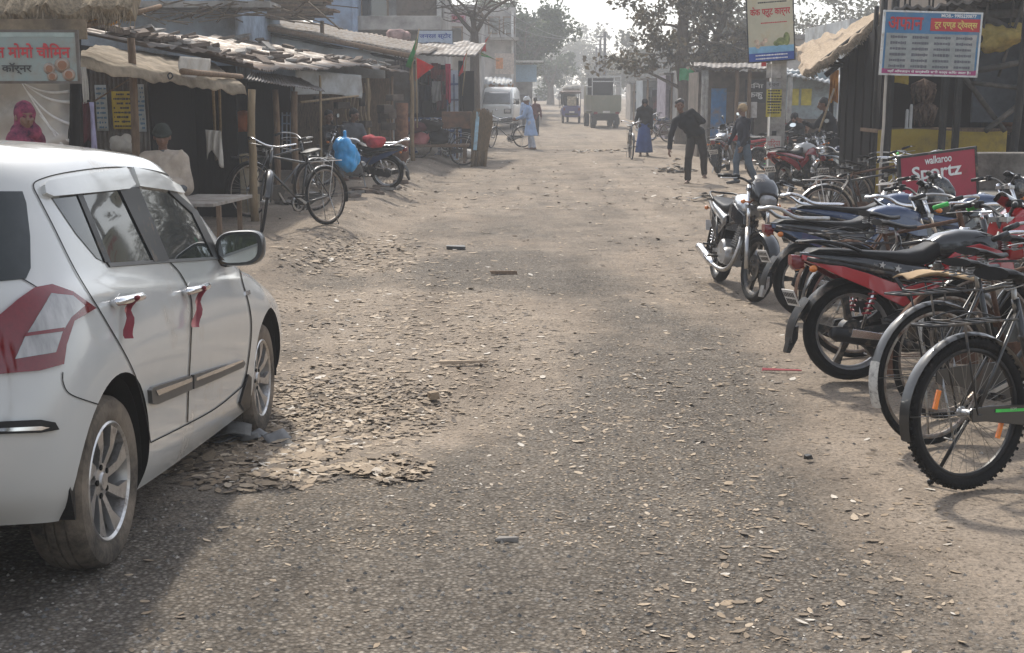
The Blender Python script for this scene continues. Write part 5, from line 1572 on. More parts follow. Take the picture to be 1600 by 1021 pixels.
post(gp(-4.0, 11.2), at(122, 40, 11.2), .045, M_dkwall, A); post(gp(-3.85, 12.9), at(205, 60, 12.9), .04, M_wood, A); post(gp(-7.4, 11.2), (-7.4, 11.2, 2.5), .045, M_wood, A)
p0, p1 = at(-150, 42, 11.15), at(134, 28, 11.15); MB().box((p0+p1)/2+Vector((0,0,-.06)), ((p1-p0).length, .03, .17)).build('fascia_board', mat('brown_board', (.2,.15,.1), .85, var=.3, dirt=(.1,.08,.06), dirtamt=.5), A)
MB().sheet(lambda u, v: at(-140+250*u, 128+108*v, 11.25) + Vector((0, .03*math.sin(u*9+v*3)+.05*math.sin((u*.8+v)*11)*v, 0)), 40, 20, 0, 0).build('plastic_sheet', M_poly, A)
fo = MB()
for (x0, y0), (x1, y1), sg in (((32,128),(108,143),8),((34,128),(110,160),9),((40,140),(112,195),10),((34,130),(102,234),2),((62,180),(112,222),6)):
    fo.tube([at(x0+(x1-x0)*t, y0+(y1-y0)*t+sg*math.sin(t*PI), 11.2) for t in (i/12 for i in range(13))], [.004+.010*(i/12) for i in range(13)], 6)
fo.build('sheet_fold', mat('stretched_plastic', (.62,.60,.57), .3), A)
MB().box((-6.4, 13.2, 1.2), (3.4, .06, 2.2)).build('back_wall', mat('beige_panel', (.45,.39,.31), .9, dirt=(.25,.2,.15), dirtamt=.5), A)
MB().box((-5.9, 11.7, .5), (2.6, .7, 1.0)).build('counter', M_dkwall, A, bevel=.01)
MB().sheet(lambda u, v: at(131+55*u, 16+26*v-8*u*v, 11.8+.6*u) + Vector((0,.03*math.sin(u*8+v*4),.03*math.sin(u*6))), 16, 8, 0, .003).build('cloth_awning', M_orn, A)
post(at(128, 42, 11.4), at(250, 10, 13.2), .025, M_wood, A, 'rafter')
c = at(30, 89, 10.95)
def momo_pic(bd, th):
    q = MB()
    for x, z, r in ((.25,-.10,.05),(.36,-.07,.065),(.41,-.15,.055),(.27,-.165,.045)):
        q.lathe([(0,-th/2-.004),(r,-th/2-.003),(r*.9,-th/2-.002)], 18, 0, 'y', (x,0,z)); q.lathe([(0,-th/2-.006),(r*.6,-th/2-.005)], 14, 1, 'y', (x,0,z))
    q.build('dish_picture', [mat('dish_print', (.42,.33,.27), .7), mat('dish_print_brown', (.25,.13,.08), .7)], bd)
    MB().box((0,-th/2-.002,.19), (.94,.003,.05)).build('header_strip', mat('faded_strip', (.30,.36,.34), .7), bd)
sign('snack_signboard', 'weathered pale teal board lettered red and black above the plastic sheet', c, .98, .42, R(4), mat('teal_board', (.23,.29,.28), .6, var=.25, scale=3, dirt=(.22,.2,.17), dirtamt=.5), [('त मोमो चौिमन', .125, .05, .125, .62, M_txtR), ('कॉर्नर', -.02, -.10, .10, .25, M_txtK)], frame=M_oldtin, extra=momo_pic)
# cloths and banner hanging on the dark post
for (x0, y0, x1, y1, w, m, lab) in ((126,105,140,160,9,M_cloth_w,'narrow printed white banner hanging beside the dark post'),(128,160,144,222,12,C_maroon,'maroon garment hanging under the tin stall eave'),(140,160,148,235,6,mat('lilac_cloth',(.3,.28,.4),.9),'pale lilac strip of cloth hanging against the dark post')):
    q = drape(at(x0, y0, 11.45), at(x0+w, y0, 11.5), (at(x0,y0,11.45)-at(x0,y1,11.45)).z, .012, 2, seed=x0)
    o = q.build('hanging_cloth', m); tag(o, lab, 'cloth')

# --- B: tin stall with tarp awning
B = W('tin_stall', 'low tin stall with tan tarpaulin awning and posters on its corrugated wall', 'market stall', (-4.6, 14, 0))
b0, b1, b2, b3 = at(113, 90, 11.6), at(382, 135, 14.4), at(330, 92, 16.5), at(150, 70, 14.2)
b2 = Vector((b2.x, b2.y, b1.z+.32))
def tf(u, v):
    p = b0.lerp(b1, u).lerp(b3.lerp(b2, u), v)
    return p + Vector((0, 0, .035*noise.noise(Vector((u*7, v*4, 0)))+.015*noise.noise(Vector((u*25, v*9, 3))) - (.05*max(0, noise.noise(Vector((u*8,2,1))))) * (1-v)**4))
MB().sheet(tf, 70, 14, 0, .012).build('awning', M_tarp, B)
hf_ = MB().sheet(lambda u, v: Vector(tf(u, 0)) + Vector((.02*v, -.012*v, -(.10+.04*noise.noise(Vector((u*14, 1, 5))))*v)), 80, 4, 0, .006); hf_.build('awning_hem', M_tarp, B)
w0, w1 = at(138, 236, 14.2), at(236, 236, 14.2)
def cw(u, v):
    x = w0.x + (w1.x-w0.x)*u; return Vector((x, 14.2+.012*math.sin(u*14*2*PI), .1 + 2.0*v))
MB().sheet(cw, 112, 4, 0, .002).build('corrugated_wall', M_oldtin, B)
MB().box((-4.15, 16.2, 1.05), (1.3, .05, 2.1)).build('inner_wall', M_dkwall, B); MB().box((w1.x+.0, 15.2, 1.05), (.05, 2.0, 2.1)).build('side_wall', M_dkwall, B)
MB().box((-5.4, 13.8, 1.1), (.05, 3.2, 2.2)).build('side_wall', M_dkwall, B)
pp_ = post(gnd(341, 322), at(333, 142, 14.3), .018, M_bamboo, B); post(gnd(347, 322), at(343, 140, 14.35), .016, M_bamboo, B)
post(gp(-4.05, 12.0), at(133, 100, 12.0), .04, M_dkwall, B)
post(at(148, 158, 14.0), at(212, 118, 14.0), .008, M_wood, B, 'brace')
MB().tube(cr([at(262, 118, 12.9), at(266, 114, 12.9), at(270, 119, 12.9), at(265, 124, 12.9), at(262, 118, 12.9)], 4), .008, 6).build('wire_loop', M_dark, B)
def poster(label, x0, y0, x1, y1, Y, bg, ink, rows, seed):
    a, c_ = at(x0, y0, Y), at(x1, y1, Y); wd, h = c_.x-a.x, a.z-c_.z
    r = thing('poster', label, 'poster', (a+c_)/2)
    t = MB().sheet(lambda u, v: ((u-.5)*wd, -.004+.006*math.sin(u*5+v*4+seed), (v-.5)*h), 8, 8, 0, .002); rg = random.Random(seed)
    for i in range(rows):
        z = h*(.42-.84*i/max(1, rows-1)); x = -.42*wd
        while x < .36*wd:
            l = rg.uniform(.05, .16)*wd
            if rg.random() < .8: t.box((x+l/2, -.016, z), (l*.85, .002, h/rows*.42*rg.uniform(.6,1.2)), 1)
            x += l
    t.build('sheet', [bg, ink], r); return r
poster('white printed poster on the left of the corrugated tin wall', 148, 133, 170, 205, 14.16, mat('poster_blue_white', (.40,.44,.46), .7, var=.25), mat('poster_ink_blue', (.10,.2,.32), .7), 9, 1)
poster('yellow printed poster in the middle of the corrugated tin wall', 174, 143, 210, 202, 14.15, mat('poster_yellow', (.50,.38,.05), .7, var=.2), M_txtK, 8, 2)
poster('pale blue printed poster at the right end of the corrugated wall', 209, 132, 229, 206, 14.16, mat('poster_blue_white', (.40,.44,.46), .7), mat('poster_ink_blue', (.10,.2,.32), .7), 10, 3)
q = drape(at(321, 203, 14.2), at(346, 205, 14.2), .32, .03, 3, seed=3, hem=.3); tag(q.build('rag', M_cloth_w), 'greyish white rag tied to the bamboo post of the tin stall', 'rag')
q = MB(); 
for i in range(7): q.ball(at(193, 238, 13.2) + Vector((rr.gauss(0,.04), rr.gauss(0,.04), .02+.02*i)), (.10-.008*i,.09,.06))
o = remesh(q, .014, 'white_bundle', M_cloth_w, None, .5, .02, 4); tag(o, 'white knotted cloth bundle standing behind the car roof', 'bundle')
M_bench = M_wood
bt_ = W('wooden_bench', 'small grey wooden table at the car mirror before the tin stall', 'table', gnd(322, 358))
tp_ = [at(292, 313, 13.0), at(360, 322, 12.5), at(352, 312, 13.6), at(300, 305, 14.0)]
z_ = gz(-3.2, 13)+.47
MB().box((-3.2, 13.1, z_), (.62, 1.15, .035), rz=R(-8)).build('top', mat('grey_plank', (.3,.27,.24), .8, var=.3, dirt=(.18,.15,.12), dirtamt=.4), bt_, bevel=.004)
for dx, dy in ((-.24,-.5),(.25,-.48),(.25,.48),(-.24,.48)): MB().beam(gp(-3.2+dx, 13.1+dy), (-3.2+dx, 13.1+dy, z_-.018), .045, .045).build('leg', M_wood, bt_)

# --- C: long open stall under a brick-weighted tin roof
Cst = W('open_stall', 'long open stall of rough posts under a sagging tin roof weighed down with bricks', 'market stall', (-4.4, 20, 0))
fe = [at(205, 66, 14.6), at(338, 84, 15.4), at(408, 109, 16.3), at(440, 106, 17.6), at(515, 107, 21.0), at(566, 103, 25.0), at(640, 114, 29.5)]
segs = [(0,1),(1,2),(2,4),(4,5),(5,6)]
def backof(p): return Vector((p.x-2.7, p.y+.35, p.z+.55))
for i, (s_, e_) in enumerate(segs):
    n_ = int((fe[e_]-fe[s_]).length*8)
    corr(fe[s_]+Vector((0,0,.012*(i % 2))), fe[e_]+Vector((0,0,.012*(i % 2))), backof(fe[e_]), backof(fe[s_]), max(8, n_), .014, .05, .003, .03, i).build('roof_sheet', M_tin, Cst)
# lower small awning
corr(at(384, 124, 15.2), at(508, 143, 20.5), at(470, 122, 21.5), at(392, 112, 16.5), 30, .012, .03, .003, .04, 9).build('low_awning', M_oldtin, Cst)
for (x, Y, ytop, r, m) in ((392,15.6,140,.048,M_bamboo),(430,18.2,140,.045,M_wood),(459,18.8,143,.05,M_wood),(500,20.8,118,.022,M_bamboo),(575,26,122,.03,M_bamboo),(612,28,120,.03,M_wood)):
    g_ = at(x, 200, Y); post(gp(g_.x, Y), Vector((g_.x+.02, Y, at(x, ytop, Y).z)), r, m, Cst)
p_ = at(627, 200, 29); MB().tube([gp(p_.x, 29), (p_.x, 29, .9), (p_.x+.02, 29, 1.55)], [.17,.16,.15], 10).build('stump_post', mat('reddish_wood', (.2,.1,.06), .9, var=.4, bump=.4), Cst)
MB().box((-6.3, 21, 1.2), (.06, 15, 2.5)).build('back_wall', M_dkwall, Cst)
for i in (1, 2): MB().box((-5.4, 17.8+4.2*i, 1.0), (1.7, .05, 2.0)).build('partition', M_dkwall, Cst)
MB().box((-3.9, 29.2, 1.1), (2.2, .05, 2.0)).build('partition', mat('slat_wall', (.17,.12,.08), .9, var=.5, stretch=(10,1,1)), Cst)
post(at(470, 160, 22), at(560, 150, 24), .02, M_bamboo, Cst, 'cross_bar'); post(at(285, 112, 12.6), at(376, 120, 15), .03, M_wood, Cst, 'cross_bar')
drape(at(460, 108, 22.5), at(565, 118, 24.5), .42, .02, 3, seed=2).build('side_sheet', M_pale, Cst)
drape(at(280, 88, 13.2), at(328, 92, 14.2), .22, .02, 3, seed=5).build('hanging_sheet', M_cloth_w, Cst)
lt_ = MB()
for i in range(5): lt_.beam(at(440, 180+13*i, 20.2), at(455, 181+13*i, 20.2), .02, .02)
for x in (441, 448, 454): lt_.beam(at(x, 176, 20.2), at(x, 240, 20.2), .02, .02)
lt_.build('lattice', mat('blue_grille', (.10,.16,.24), .5, dirt=DUST), Cst)
M_goods = mat('shelf_goods', (.08,.065,.055), .8, var=.8, scale=3)
for i in range(18):
    x, y, Y = rr.uniform(490, 620), rr.uniform(150, 235), rr.uniform(24, 28)
    c_ = at(x, y, Y); ub = MB().box(c_, (rr.uniform(.1,.3), .2, rr.uniform(.1,.3)), rz=rr.random())
    tag(ub.build('box', M_goods, bevel=.01), 'dusty dark box of goods stacked inside the open stall', 'box', 'boxes inside the open stall')
for k in range(7): 
    p = at(540+6*k, 130, 26.5+.2*k); MB().tube(cr([p, p+Vector((.03,0,-.3)), p+Vector((-.02,0,-.62+.05*(k % 3))), p+Vector((.02,0,-.8))], 4), .018, 6).build('hanging_rope', mat('jute_rope', (.25,.19,.12), .9, var=.3), Cst)
# bricks and broken tiles on the roof: each one lies loose
bm_ = MB().box((0,0,0), (.23,.11,.075)); bk_me = None
lab_b = 'loose dusty brick or tile weighing down the tin roof of the long open stall'
tl_me = None
shapes = []
for k in range(5):
    q = MB(); q.box((0,0,0), (rr.uniform(.18,.34), rr.uniform(.10,.22), rr.uniform(.04,.09)))
    q.v = [p + Vector((rr.gauss(0,.012), rr.gauss(0,.012), rr.gauss(0,.008))) for p in q.v]
    o = q.build('brick', M_brick if k != 2 else M_conc, bevel=.008); shapes.append(o.data); bpy.data.objects.remove(o)
rb = random.Random(5)
def onroof(u, v):
    t = u*6; i = min(5, int(t)); p = fe[i].lerp(fe[i+1], t-i); return p.lerp(backof(p), v)
for k in range(130):
    u, v = rb.random()**1.1, rb.uniform(.06, .9)
    if rb.random() < .35: v = .12 + .06*rb.random()
    p = onroof(u, v); o = bpy.data.objects.new('brick', shapes[rb.randrange(5)]); COL.objects.link(o)
    o.location = p + Vector((0,0,.055+.05*(rb.random() < .2))); o.rotation_euler = (rb.gauss(0,.1), rb.gauss(-.2,.1), rb.uniform(0, PI)); o.scale = (.8+.35*rb.random(), .8+.4*rb.random(), .6+.4*rb.random())
    tag(o, lab_b, 'brick', 'bricks and tiles on the stall roof')
# goods below
dr = W('storage_drum', 'cream plastic drum with folded sacks on its lid', 'drum', gp(-3.55, 16.6))
q = gp(-3.55, 16.6); MB().lathe([(0,0),(.2,0),(.21,.03),(.215,.28),(.225,.30),(.215,.32),(.21,.55),(.2,.6),(.19,.62),(0,.62)], 28, 0, 'z', q).build('barrel', mat('cream_plastic', (.42,.34,.22), .5, var=.12, dirt=(.25,.2,.14), dirtamt=.4), dr, sharp=40)
qq = MB()
for i in range(5): qq.ball(q+Vector((rr.gauss(0,.06), rr.gauss(0,.06), .64+.03*i)), (.15,.12,.035))
remesh(qq, .015, 'folded_sack', mat('jute_sack', (.32,.25,.15), .95, bump=.4), None, .5, .012).parent = dr
dr.children[-1].location = -Vector(dr['_o'])
o = MB().ball(at(378, 190, 19), (.2,.2,.16), 0, 16, 10); o = remesh(o, .03, 'orange_sack', mat('orange_sack', (.3,.09,.03), .9, var=.3), None, .6, .03); tag(o, 'rust orange sack hanging in the dark behind the cream drum', 'sack')
# plinth of broken stones along the stall front
for k in range(26):
    x = 440+rb.random()*190; p = gnd(x, 318-.14*(x-440)+rb.gauss(0,3)); o = bpy.data.objects.new('kerb_stone', shapes[rb.randrange(5)]); COL.objects.link(o)
    o.location = p + Vector((0,0,.02)); o.rotation_euler = (rb.gauss(0,.1), rb.gauss(0,.1), rb.uniform(0,PI)); tag(o, 'flat broken stone edging the raised floor of the open stall', 'stone', 'stones along the stall edge')

# bicycles before the stall
lc = make_cycle('black roadster bicycle with front wheel turned to the camera before the open stall', 'bicycles before the left stalls', c=dict(stand_down=True, crank=.5, carrier_m=M_white), steer=R(48))
pa, pb_ = gnd(512, 352), gnd(432, 376); hd_ = math.atan2(pb_.y-pa.y, pb_.x-pa.x)
cycle_at(lc, 512, 352, R(236), .06)
lc2 = make_cycle('rusty roadster bicycle half hidden behind the black one at the bamboo post', 'bicycles before the left stalls', c=dict(frame=M_blackenam, crank=2.2, rim=M_rustrim, bar=M_steel), steer=R(-6))
cycle_at(lc2, 390, 340, R(52), .07)
# moped with the blue bag
mp = make_moto('dark moped with silver rear rack and blue bag hung at its front', dict(base, tank=P_black, accent=P_navy, engine=M_engs), None, rail='chrome', cowl='round', style='spoke', steer=R(10))
bike_at(mp, 606, 296, R(170), -.1)
mp.scale = (.92,)*3
bg_ = MB(); pbag = at(541, 240, 19.6)
for i in range(14): bg_.ball(pbag + Vector((rr.gauss(0,.06), rr.gauss(0,.05), rr.gauss(-.03,.08))), (.12,.11,.15))
bg_.capsule(pbag+Vector((0,0,.1)), pbag+Vector((-.02,0,.33)), .07, .025)
o = remesh(bg_, .018, 'plastic_bag', mat('bright_blue_plastic', (.03,.32,.68), .3, var=.2, bump=.4, bscale=15), None, .5, .03, 3); tag(o, 'bright blue plastic bag bulging at the front of the moped', 'bag')
o = MB()
for i in range(5): o.ball(at(588, 222, 20.3)+Vector((rr.gauss(0,.08), rr.gauss(0,.05), rr.gauss(0,.03))), (.12,.1,.07))
o = remesh(o, .018, 'red_bundle', mat('red_white_cloth', (.4,.05,.06), .8, var=.6, scale=5), None, .5, .02); tag(o, 'red and white bundle lying on the moped seat', 'bundle')
# ------------------------------------------------------------------ left side, farther: shed, houses, shop, van, trees
def block(name, label, cat, x0, x1, ytop, Y, depth, m, parts=None, ybot=None):
    """a house whose front towards the camera spans x0..x1 in the photo"""
    a, b_ = at(x0, 150, Y), at(x1, 150, Y); top = at((x0+x1)/2, ytop, Y).z; z0 = gz(a.x, Y)
    r = W(name, label, cat, ((a.x+b_.x)/2, Y+depth/2, 0))
    MB().box(((a.x+b_.x)/2, Y+depth/2, (top+z0-.05)/2), (b_.x-a.x, depth, top-z0+.05)).build('wall', m, r)
    return r, a.x, b_.x, top


def window_on(r, x, z, w, h, Y, frame=M_wood, pane=None):
    f = MB()
    for sx in (-1, 1): f.box((x+sx*w/2, Y-.02, z), (.07, .08, h+.07))
    for sz in (-1, 1): f.box((x, Y-.02, z+sz*h/2), (w-.07, .08, .07))
    o = f.build('window', frame, r); MB().box((x, Y-.012, z), (w-.06, .02, h-.06)).build('pane', pane or M_glass, o)


# faded blue painted house behind the brick roof
h1, xa, xb, tp = block('plaster_house', 'patchy faded blue plaster house behind the brick weighted roof', 'house', 40, 372, -60, 26, 5, M_bluew)
MB().box(((xa+xb)/2+.3, 25.6, tp-.9), (xb-xa+1.2, 1.2, .12)).build('roof_slab', M_conc, h1)
q = MB()
for i in range(60):
    x = xa + (xb-xa+1.6)*rr.random(); z = at(300, 28, 25).z
    q.beam((x, 25.4-rr.random()*.8, z+rr.uniform(-.1,.45)), (x+rr.uniform(.3,1.3), 25.2-rr.random(), z+rr.uniform(-.25,.3)), .04, .02)
q.build('dry_thatch_eave', mat('dark_thatch', (.11,.085,.06), .95, var=.5), h1)
# eave of dark planks
ev = W('plank_canopy', 'dark stack of planks and dry leaves jutting under the blue building', 'canopy', at(440, 25, 30))
for i in range(9):
    z = at(440, 30-4*i, 30).z; w_ = rr.uniform(1.6, 2.6)
    MB().box((at(420+8*i % 40, 0, 30).x, 29.6+.1*i, z), (w_, .8, .05), rz=rr.gauss(0,.08)).build('plank', M_wood if i % 2 else mat('dark_thatch', (.11,.085,.06), .95, var=.5), ev)
for x in (372, 500): post(gp(at(x,0,30).x, 30.2), (at(x,0,30).x, 30.2, at(x,32,30).z), .05, M_wood, ev)
# shed with single pitch roof and pale sheet wall
sh = W('tin_shed', 'shed with long sloping tin roof and pale sheet hung below it', 'shed', (-4.6, 32, 0))
r0, r1 = at(372, 30, 29.5), at(650, 84, 29.5)
corr(r0, r1, r1+Vector((.2,6,.35)), r0+Vector((.2,6,.35)), 30, .02, .05, .05, 0, 4).build('roof', mat('dusty_tin', (.25,.22,.19), .7, .1, var=.2, dirt=(.2,.15,.1), dirtamt=.5), sh)
post(r0+Vector((0,-.05,-.08)), r1+Vector((0,-.05,-.08)), .06, M_wood, sh, 'beam'); post(r0+Vector((0,.3,-.2)), r1+Vector((0,.3,-.2)), .04, M_dkwall, sh, 'beam')
MB().sheet(lambda u, v: (r0.x+.15+(r1.x-.9-r0.x)*u, 29.8+.05*math.sin(u*14)+.04*math.sin(v*3+u*5), (r0.z-.14+(r1.z-r0.z)*u*.85)*(1-v)+1.6*v), 40, 8, 0, .003).build('sheet_wall', M_pale, sh)
MB().box((r1.x-.5, 30, 1.9), (1.0, .08, 1.2)).build('panel', M_oldtin, sh)
for x in (380, 560, 640): post(gp(at(x,0,29.7).x, 29.9), (at(x,0,29.7).x, 29.9, r0.lerp(r1, (x-372)/278).z-.1), .05, M_bamboo, sh)
gl = MB()
for k in range(4): gl.box((at(618+5*k, 95, 29.6).x, 29.55, at(0, 95, 29.6).z), (.03, .03, .42))
for k in range(3): gl.box((at(626, 95, 29.6).x, 29.55, at(0, 85+9*k, 29.6).z), (.32, .03, .03))
gl.build('grille', M_dark, sh)
# blue two-storey house with concrete balcony slab
h2, xa, xb, tp = block('blue_house', 'grey blue plaster building with corner pipe above the shed', 'house', 492, 556, -70, 42, 6, M_bluep)
MB().tube([(xb+.04, 41.9, 1), (xb+.04, 41.9, tp-.3)], .09, 10).build('drain_pipe', M_bluep, h2)
h3, xa, xb, tp = block('concrete_house', 'half finished concrete building with balcony slab and brick upper wall', 'house', 556, 694, -60, 44, 6, M_plast)
z1 = at(600, 38, 43).z
MB().box(((xa+xb)/2-.3, 43.1, z1), (xb-xa+.6, 1.8, .45)).build('balcony_slab', M_plast, h3, bevel=.02)
MB().box((at(655,0,43.9).x, 43.93, at(0,5,43.9).z), (1.55, .12, 1.6)).build('brick_wall', M_brick, h3)
MB().box((at(686,0,43.8).x, 43.85, at(0,0,43.8).z), (.16, .2, 3.2)).build('column', M_white, h3)
window_on(h3, at(585,0,44).x, at(0,5,44).z, .9, 1.2, 44)
hb_ = MB()
for i in range(10): hb_.ball(at(rr.uniform(600, 640), rr.uniform(50, 62), 38), (.22,.2,.1))
o = remesh(hb_, .04, 'cloth_heap', mat('mixed_rags', (.3,.2,.18), .9, var=.7, scale=3), None, .5, .04); tag(o, 'heap of faded rags drying on the shop roof', 'heap')
# shop with hanging goods and blue grille
S = W('goods_shop', 'open shop hung with clothes and bags behind a blue barred front', 'shop', (-2.6, 35, 0))
c0, c1 = at(598, 84, 33), at(742, 88, 33)
corr(c0, c1, c1+Vector((.2,4,.5)), c0+Vector((.2,4,.5)), 18, .007, .06, .03, 0, 3).build('roof', M_oldtin, S)
MB().box(((at(636,0,37).x+at(735,0,37).x)/2, 37, 1.2), (2.0, .08, 2.4)).build('back_wall', M_dkwall, S)
MB().box((at(628,0,35).x, 35, 1.2), (.08, 3.6, 2.4)).build('side_wall', M_dkwall, S)
x0, x1 = at(636,0,33.2).x, at(702,0,33.2).x
MB().box(((x0+x1)/2, 33.6, .62), (x1-x0, .05, .95)).build('white_panel', mat('white_panel', (.55,.57,.6), .7, var=.1), S)
gr = MB(); 
for k in range(9): gr.box((x0+(x1-x0)*k/8, 33.3, .65), (.035,.035,1.0))
for z in (.25,.6,.95,1.12): gr.box(((x0+x1)/2, 33.3, z), (x1-x0, .035, .04))
M_bgr = mat('blue_grille_paint', (.03,.07,.19), .5, dirt=DUST)
gr.build('grille', M_bgr, S)
xp = at(708,0,33).x
MB().box((xp, 33.2, 1.2), (.2,.2,2.3)).build('pillar', mat('pale_blue_pillar', (.5,.55,.62), .7), S)
g2 = MB()
for z in (.4,.8,1.2,1.6,2.0): g2.box((xp+.0, 33.08, z), (.36,.03,.05))
for dx in (-.17,0,.17): g2.box((xp+dx, 33.07, 1.2), (.04,.03,2.1))
g2.build('pillar_grille', M_bgr, S)
cols = [C_black, C_red, C_grey, C_navy, C_maroon, cloth('dull_purple', (.09,.06,.10)), cloth('dull_green', (.05,.08,.06)), cloth('dull_white', (.35,.34,.33)), cloth('dull_brown', (.14,.09,.06))]
for k in range(34):
    x, y = rr.uniform(640, 700), rr.uniform(95, 150); p = at(x, y, rr.uniform(33.6, 35.5)); w_ = rr.uniform(.16, .34)
    o = drape(p, p+Vector((w_, 0, 0)), rr.uniform(.25,.6), .03, 2, seed=k).build('hanging_garment', cols[rr.randrange(len(cols))]); tag(o, 'garment or bag hung in the open front of the barred shop', 'garment', 'goods hanging in the barred shop')
q = drape(at(696,100,32.9), at(704,100,32.9), .95, .04, 2, seed=4); tag(q.build('red_garment', cloth('bright_red_cloth', (.35,.02,.06))), 'bright red cloth hanging on the pillar of the barred shop', 'cloth')
q = drape(at(716,95,33), at(724,95,33), 1.3, .05, 2, seed=6); tag(q.build('black_garment', C_black), 'long black garment hanging right of the barred shop pillar', 'garment')
sign('shop_signboard', 'white and blue shop board above the barred shop roof', at(680, 62, 36.5), 1.0, .5, R(0), mat('board_bluewhite', (.4,.45,.52), .6, var=.15), [('जनरल स्टोर', 0, .09, .19, .9, M_txtB), ('मेन रोड', 0, -.13, .13, .6, M_txtB)], frame=M_oldtin)
sign('pink_shop_board', 'small pink lettered board high beside the trunk', at(712, 28, 50), .8, .36, 0, mat('pink_board', (.5,.3,.36), .7), [('मोबाइल', 0, 0, .2, .65, M_txtR)])
# flags
def flag(label, pole0, pole1, pts, Y, m):
    r = thing('flag', label, 'flag', at(*pole0, Y)); o_ = Vector(r.location); r['_o'] = tuple(o_)
    MB().tube([at(*pole0, Y), at(*pole1, Y)], [.018,.012], 7).build('pole', M_bamboo, r)
    P = [at(*p, Y) for p in pts]
    def f(u, v):
        a = P[0].lerp(P[1], v); b_ = P[2].lerp(P[3], v) if len(P) > 3 else P[2]
        q = a.lerp(b_, u); return q + Vector((0, .10*math.sin(u*6+v*2)*u, 0))
    MB().sheet(f, 12, 8, 0, .003).build('cloth', m, r)
F_red = glow_through(mat('flag_red', (.52,.03,.03), .8, var=.2), .35); F_grn = glow_through(mat('flag_green', (.03,.22,.06), .8, var=.2), .35)
flag('tall dark green pennant leaning over the stall roof end', (640,125), (655,45), [(655,48),(652,72),(634,104),(642,108)], 27.5, F_grn)
flag('bright red triangular flag with tan marks on a pole before the barred shop', (652,200), (650,88), [(650,90),(649,127),(678,104)], 27.5, F_red)
flag('limp red flag hanging from the shop roof edge', (722,150), (730,78), [(730,80),(724,92),(716,120),(724,121)], 33, F_red)
flag('small dark red flag on the trunk high over the van', (752,82), (768,50), [(767,53),(758,64),(752,80),(760,81)], 42, F_red)
flag('small green and orange bunting beside the trunk', (735,78), (780,96), [(752,82),(752,88),(772,92)], 42, F_grn)
# brooms, board, cart
br = W('broom_bundle', 'tall bundle of brown straw brooms standing at the road edge', 'brooms', gp(at(745,0,31).x, 31))
for k in range(5):
    x = at(741+5*k, 200, 31).x; q = MB()
    p0, p1 = Vector((x-.06, 31+.06*(k % 2), gz(x,31))), Vector((x+.03, 31.05, 1.12+.05*(k % 3)))
    q.tube([p0, p0.lerp(p1,.3), p0.lerp(p1,.5)], [.04,.05,.045], 9)
    for i in range(150): a = rr.uniform(0, 2*PI); w_ = rr.random()**.5; q.beam(p0.lerp(p1,.3)+Vector((.045*w_*math.cos(a), .045*w_*math.sin(a), 0)), p1+Vector((.13*w_*math.cos(a), .12*w_*math.sin(a), rr.uniform(-.1,.2))), .012, .01)
    q.build('broom', mat('broom_straw', (.19,.135,.08), .95, var=.5, scale=20, stretch=(6,6,.5)), br)
o = MB().beam(at(742,235,30.8), at(747,175,31.0), .09, .06); tag(o.build('blue_plank', mat('light_blue_paint', (.28,.45,.55), .6, dirt=DUST), bevel=.008), 'light blue painted plank leaning among the brooms', 'plank')
c_ = at(714, 188, 31.5); o = MB().box(c_, (.75,.06,.42)).box(c_+Vector((0,.03,-.55)), (.06,.05,.8)); tag(o.build('brown_board', mat('rust_board', (.2,.1,.06), .8, var=.3, dirt=(.1,.07,.05)), bevel=.01), 'rust brown board propped behind the parked rickshaw cart', 'board')
rk = make_cycle('cycle rickshaw cart with brown seat and large spoked wheels before the barred shop', None, c=dict(crank=.2, carrier_m=M_white))
cycle_at(rk, 720, 259, R(184), .03)
for k in range(2):
    p = gnd(668-12*k, 250-6*k)
q = gnd(690, 256)
lab = W('goods_platform', 'low wooden platform piled with sacks and cloth beside the cart', 'platform', q)
MB().box(q+Vector((-.3,.6,.42)), (1.9,1.0,.06)).build('deck', M_wood, lab, bevel=.01)
for dx, dy in ((-1.15,.2),(.55,.2),(-1.15,1.0),(.55,1.0)): MB().beam(q+Vector((dx,dy,0)), q+Vector((dx,dy,.39)), .07,.07).build('leg', M_wood, lab)
for k, (lb, m, dx, dz, r_) in enumerate((('white lumpy sack on the platform', M_cloth_w, -1.0, .55, .2),('black bundle on the platform', C_black, -.15, .6, .24),('pinkish red cloth pile on the platform', mat('pink_cloth', (.4,.14,.14), .9), -.55, .6, .26),('dark red bundle at the platform back', C_maroon, -.7, .85, .25),('brown bundle under the red flag', C_brown, -.3, .95, .22))):
    m_ = MB()
    for i in range(6): m_.ball(q+Vector((dx+rr.gauss(0,.1), .6+rr.gauss(0,.1), dz+rr.gauss(0,.04))), (r_,r_*.8,r_*.5))
    tag(remesh(m_, .03, 'bundle', m, None, .5, .03, k), lb, 'bundle')
o = MB().tube([gnd(690,244)+Vector((.1,.1,.1)), gnd(735,247)+Vector((.1,.1,.1))], .13, 12); tag(o.build('plastic_roll', M_white), 'white plastic roll lying behind the spoked cart wheel', 'roll')
o = MB().ball(gnd(668,243)+Vector((0,0,.2)), (.3,.25,.22)); tag(remesh(o, .03, 'white_sack', M_cloth_w, None, .6, .05), 'white sack resting on the ground left of the cart', 'sack')

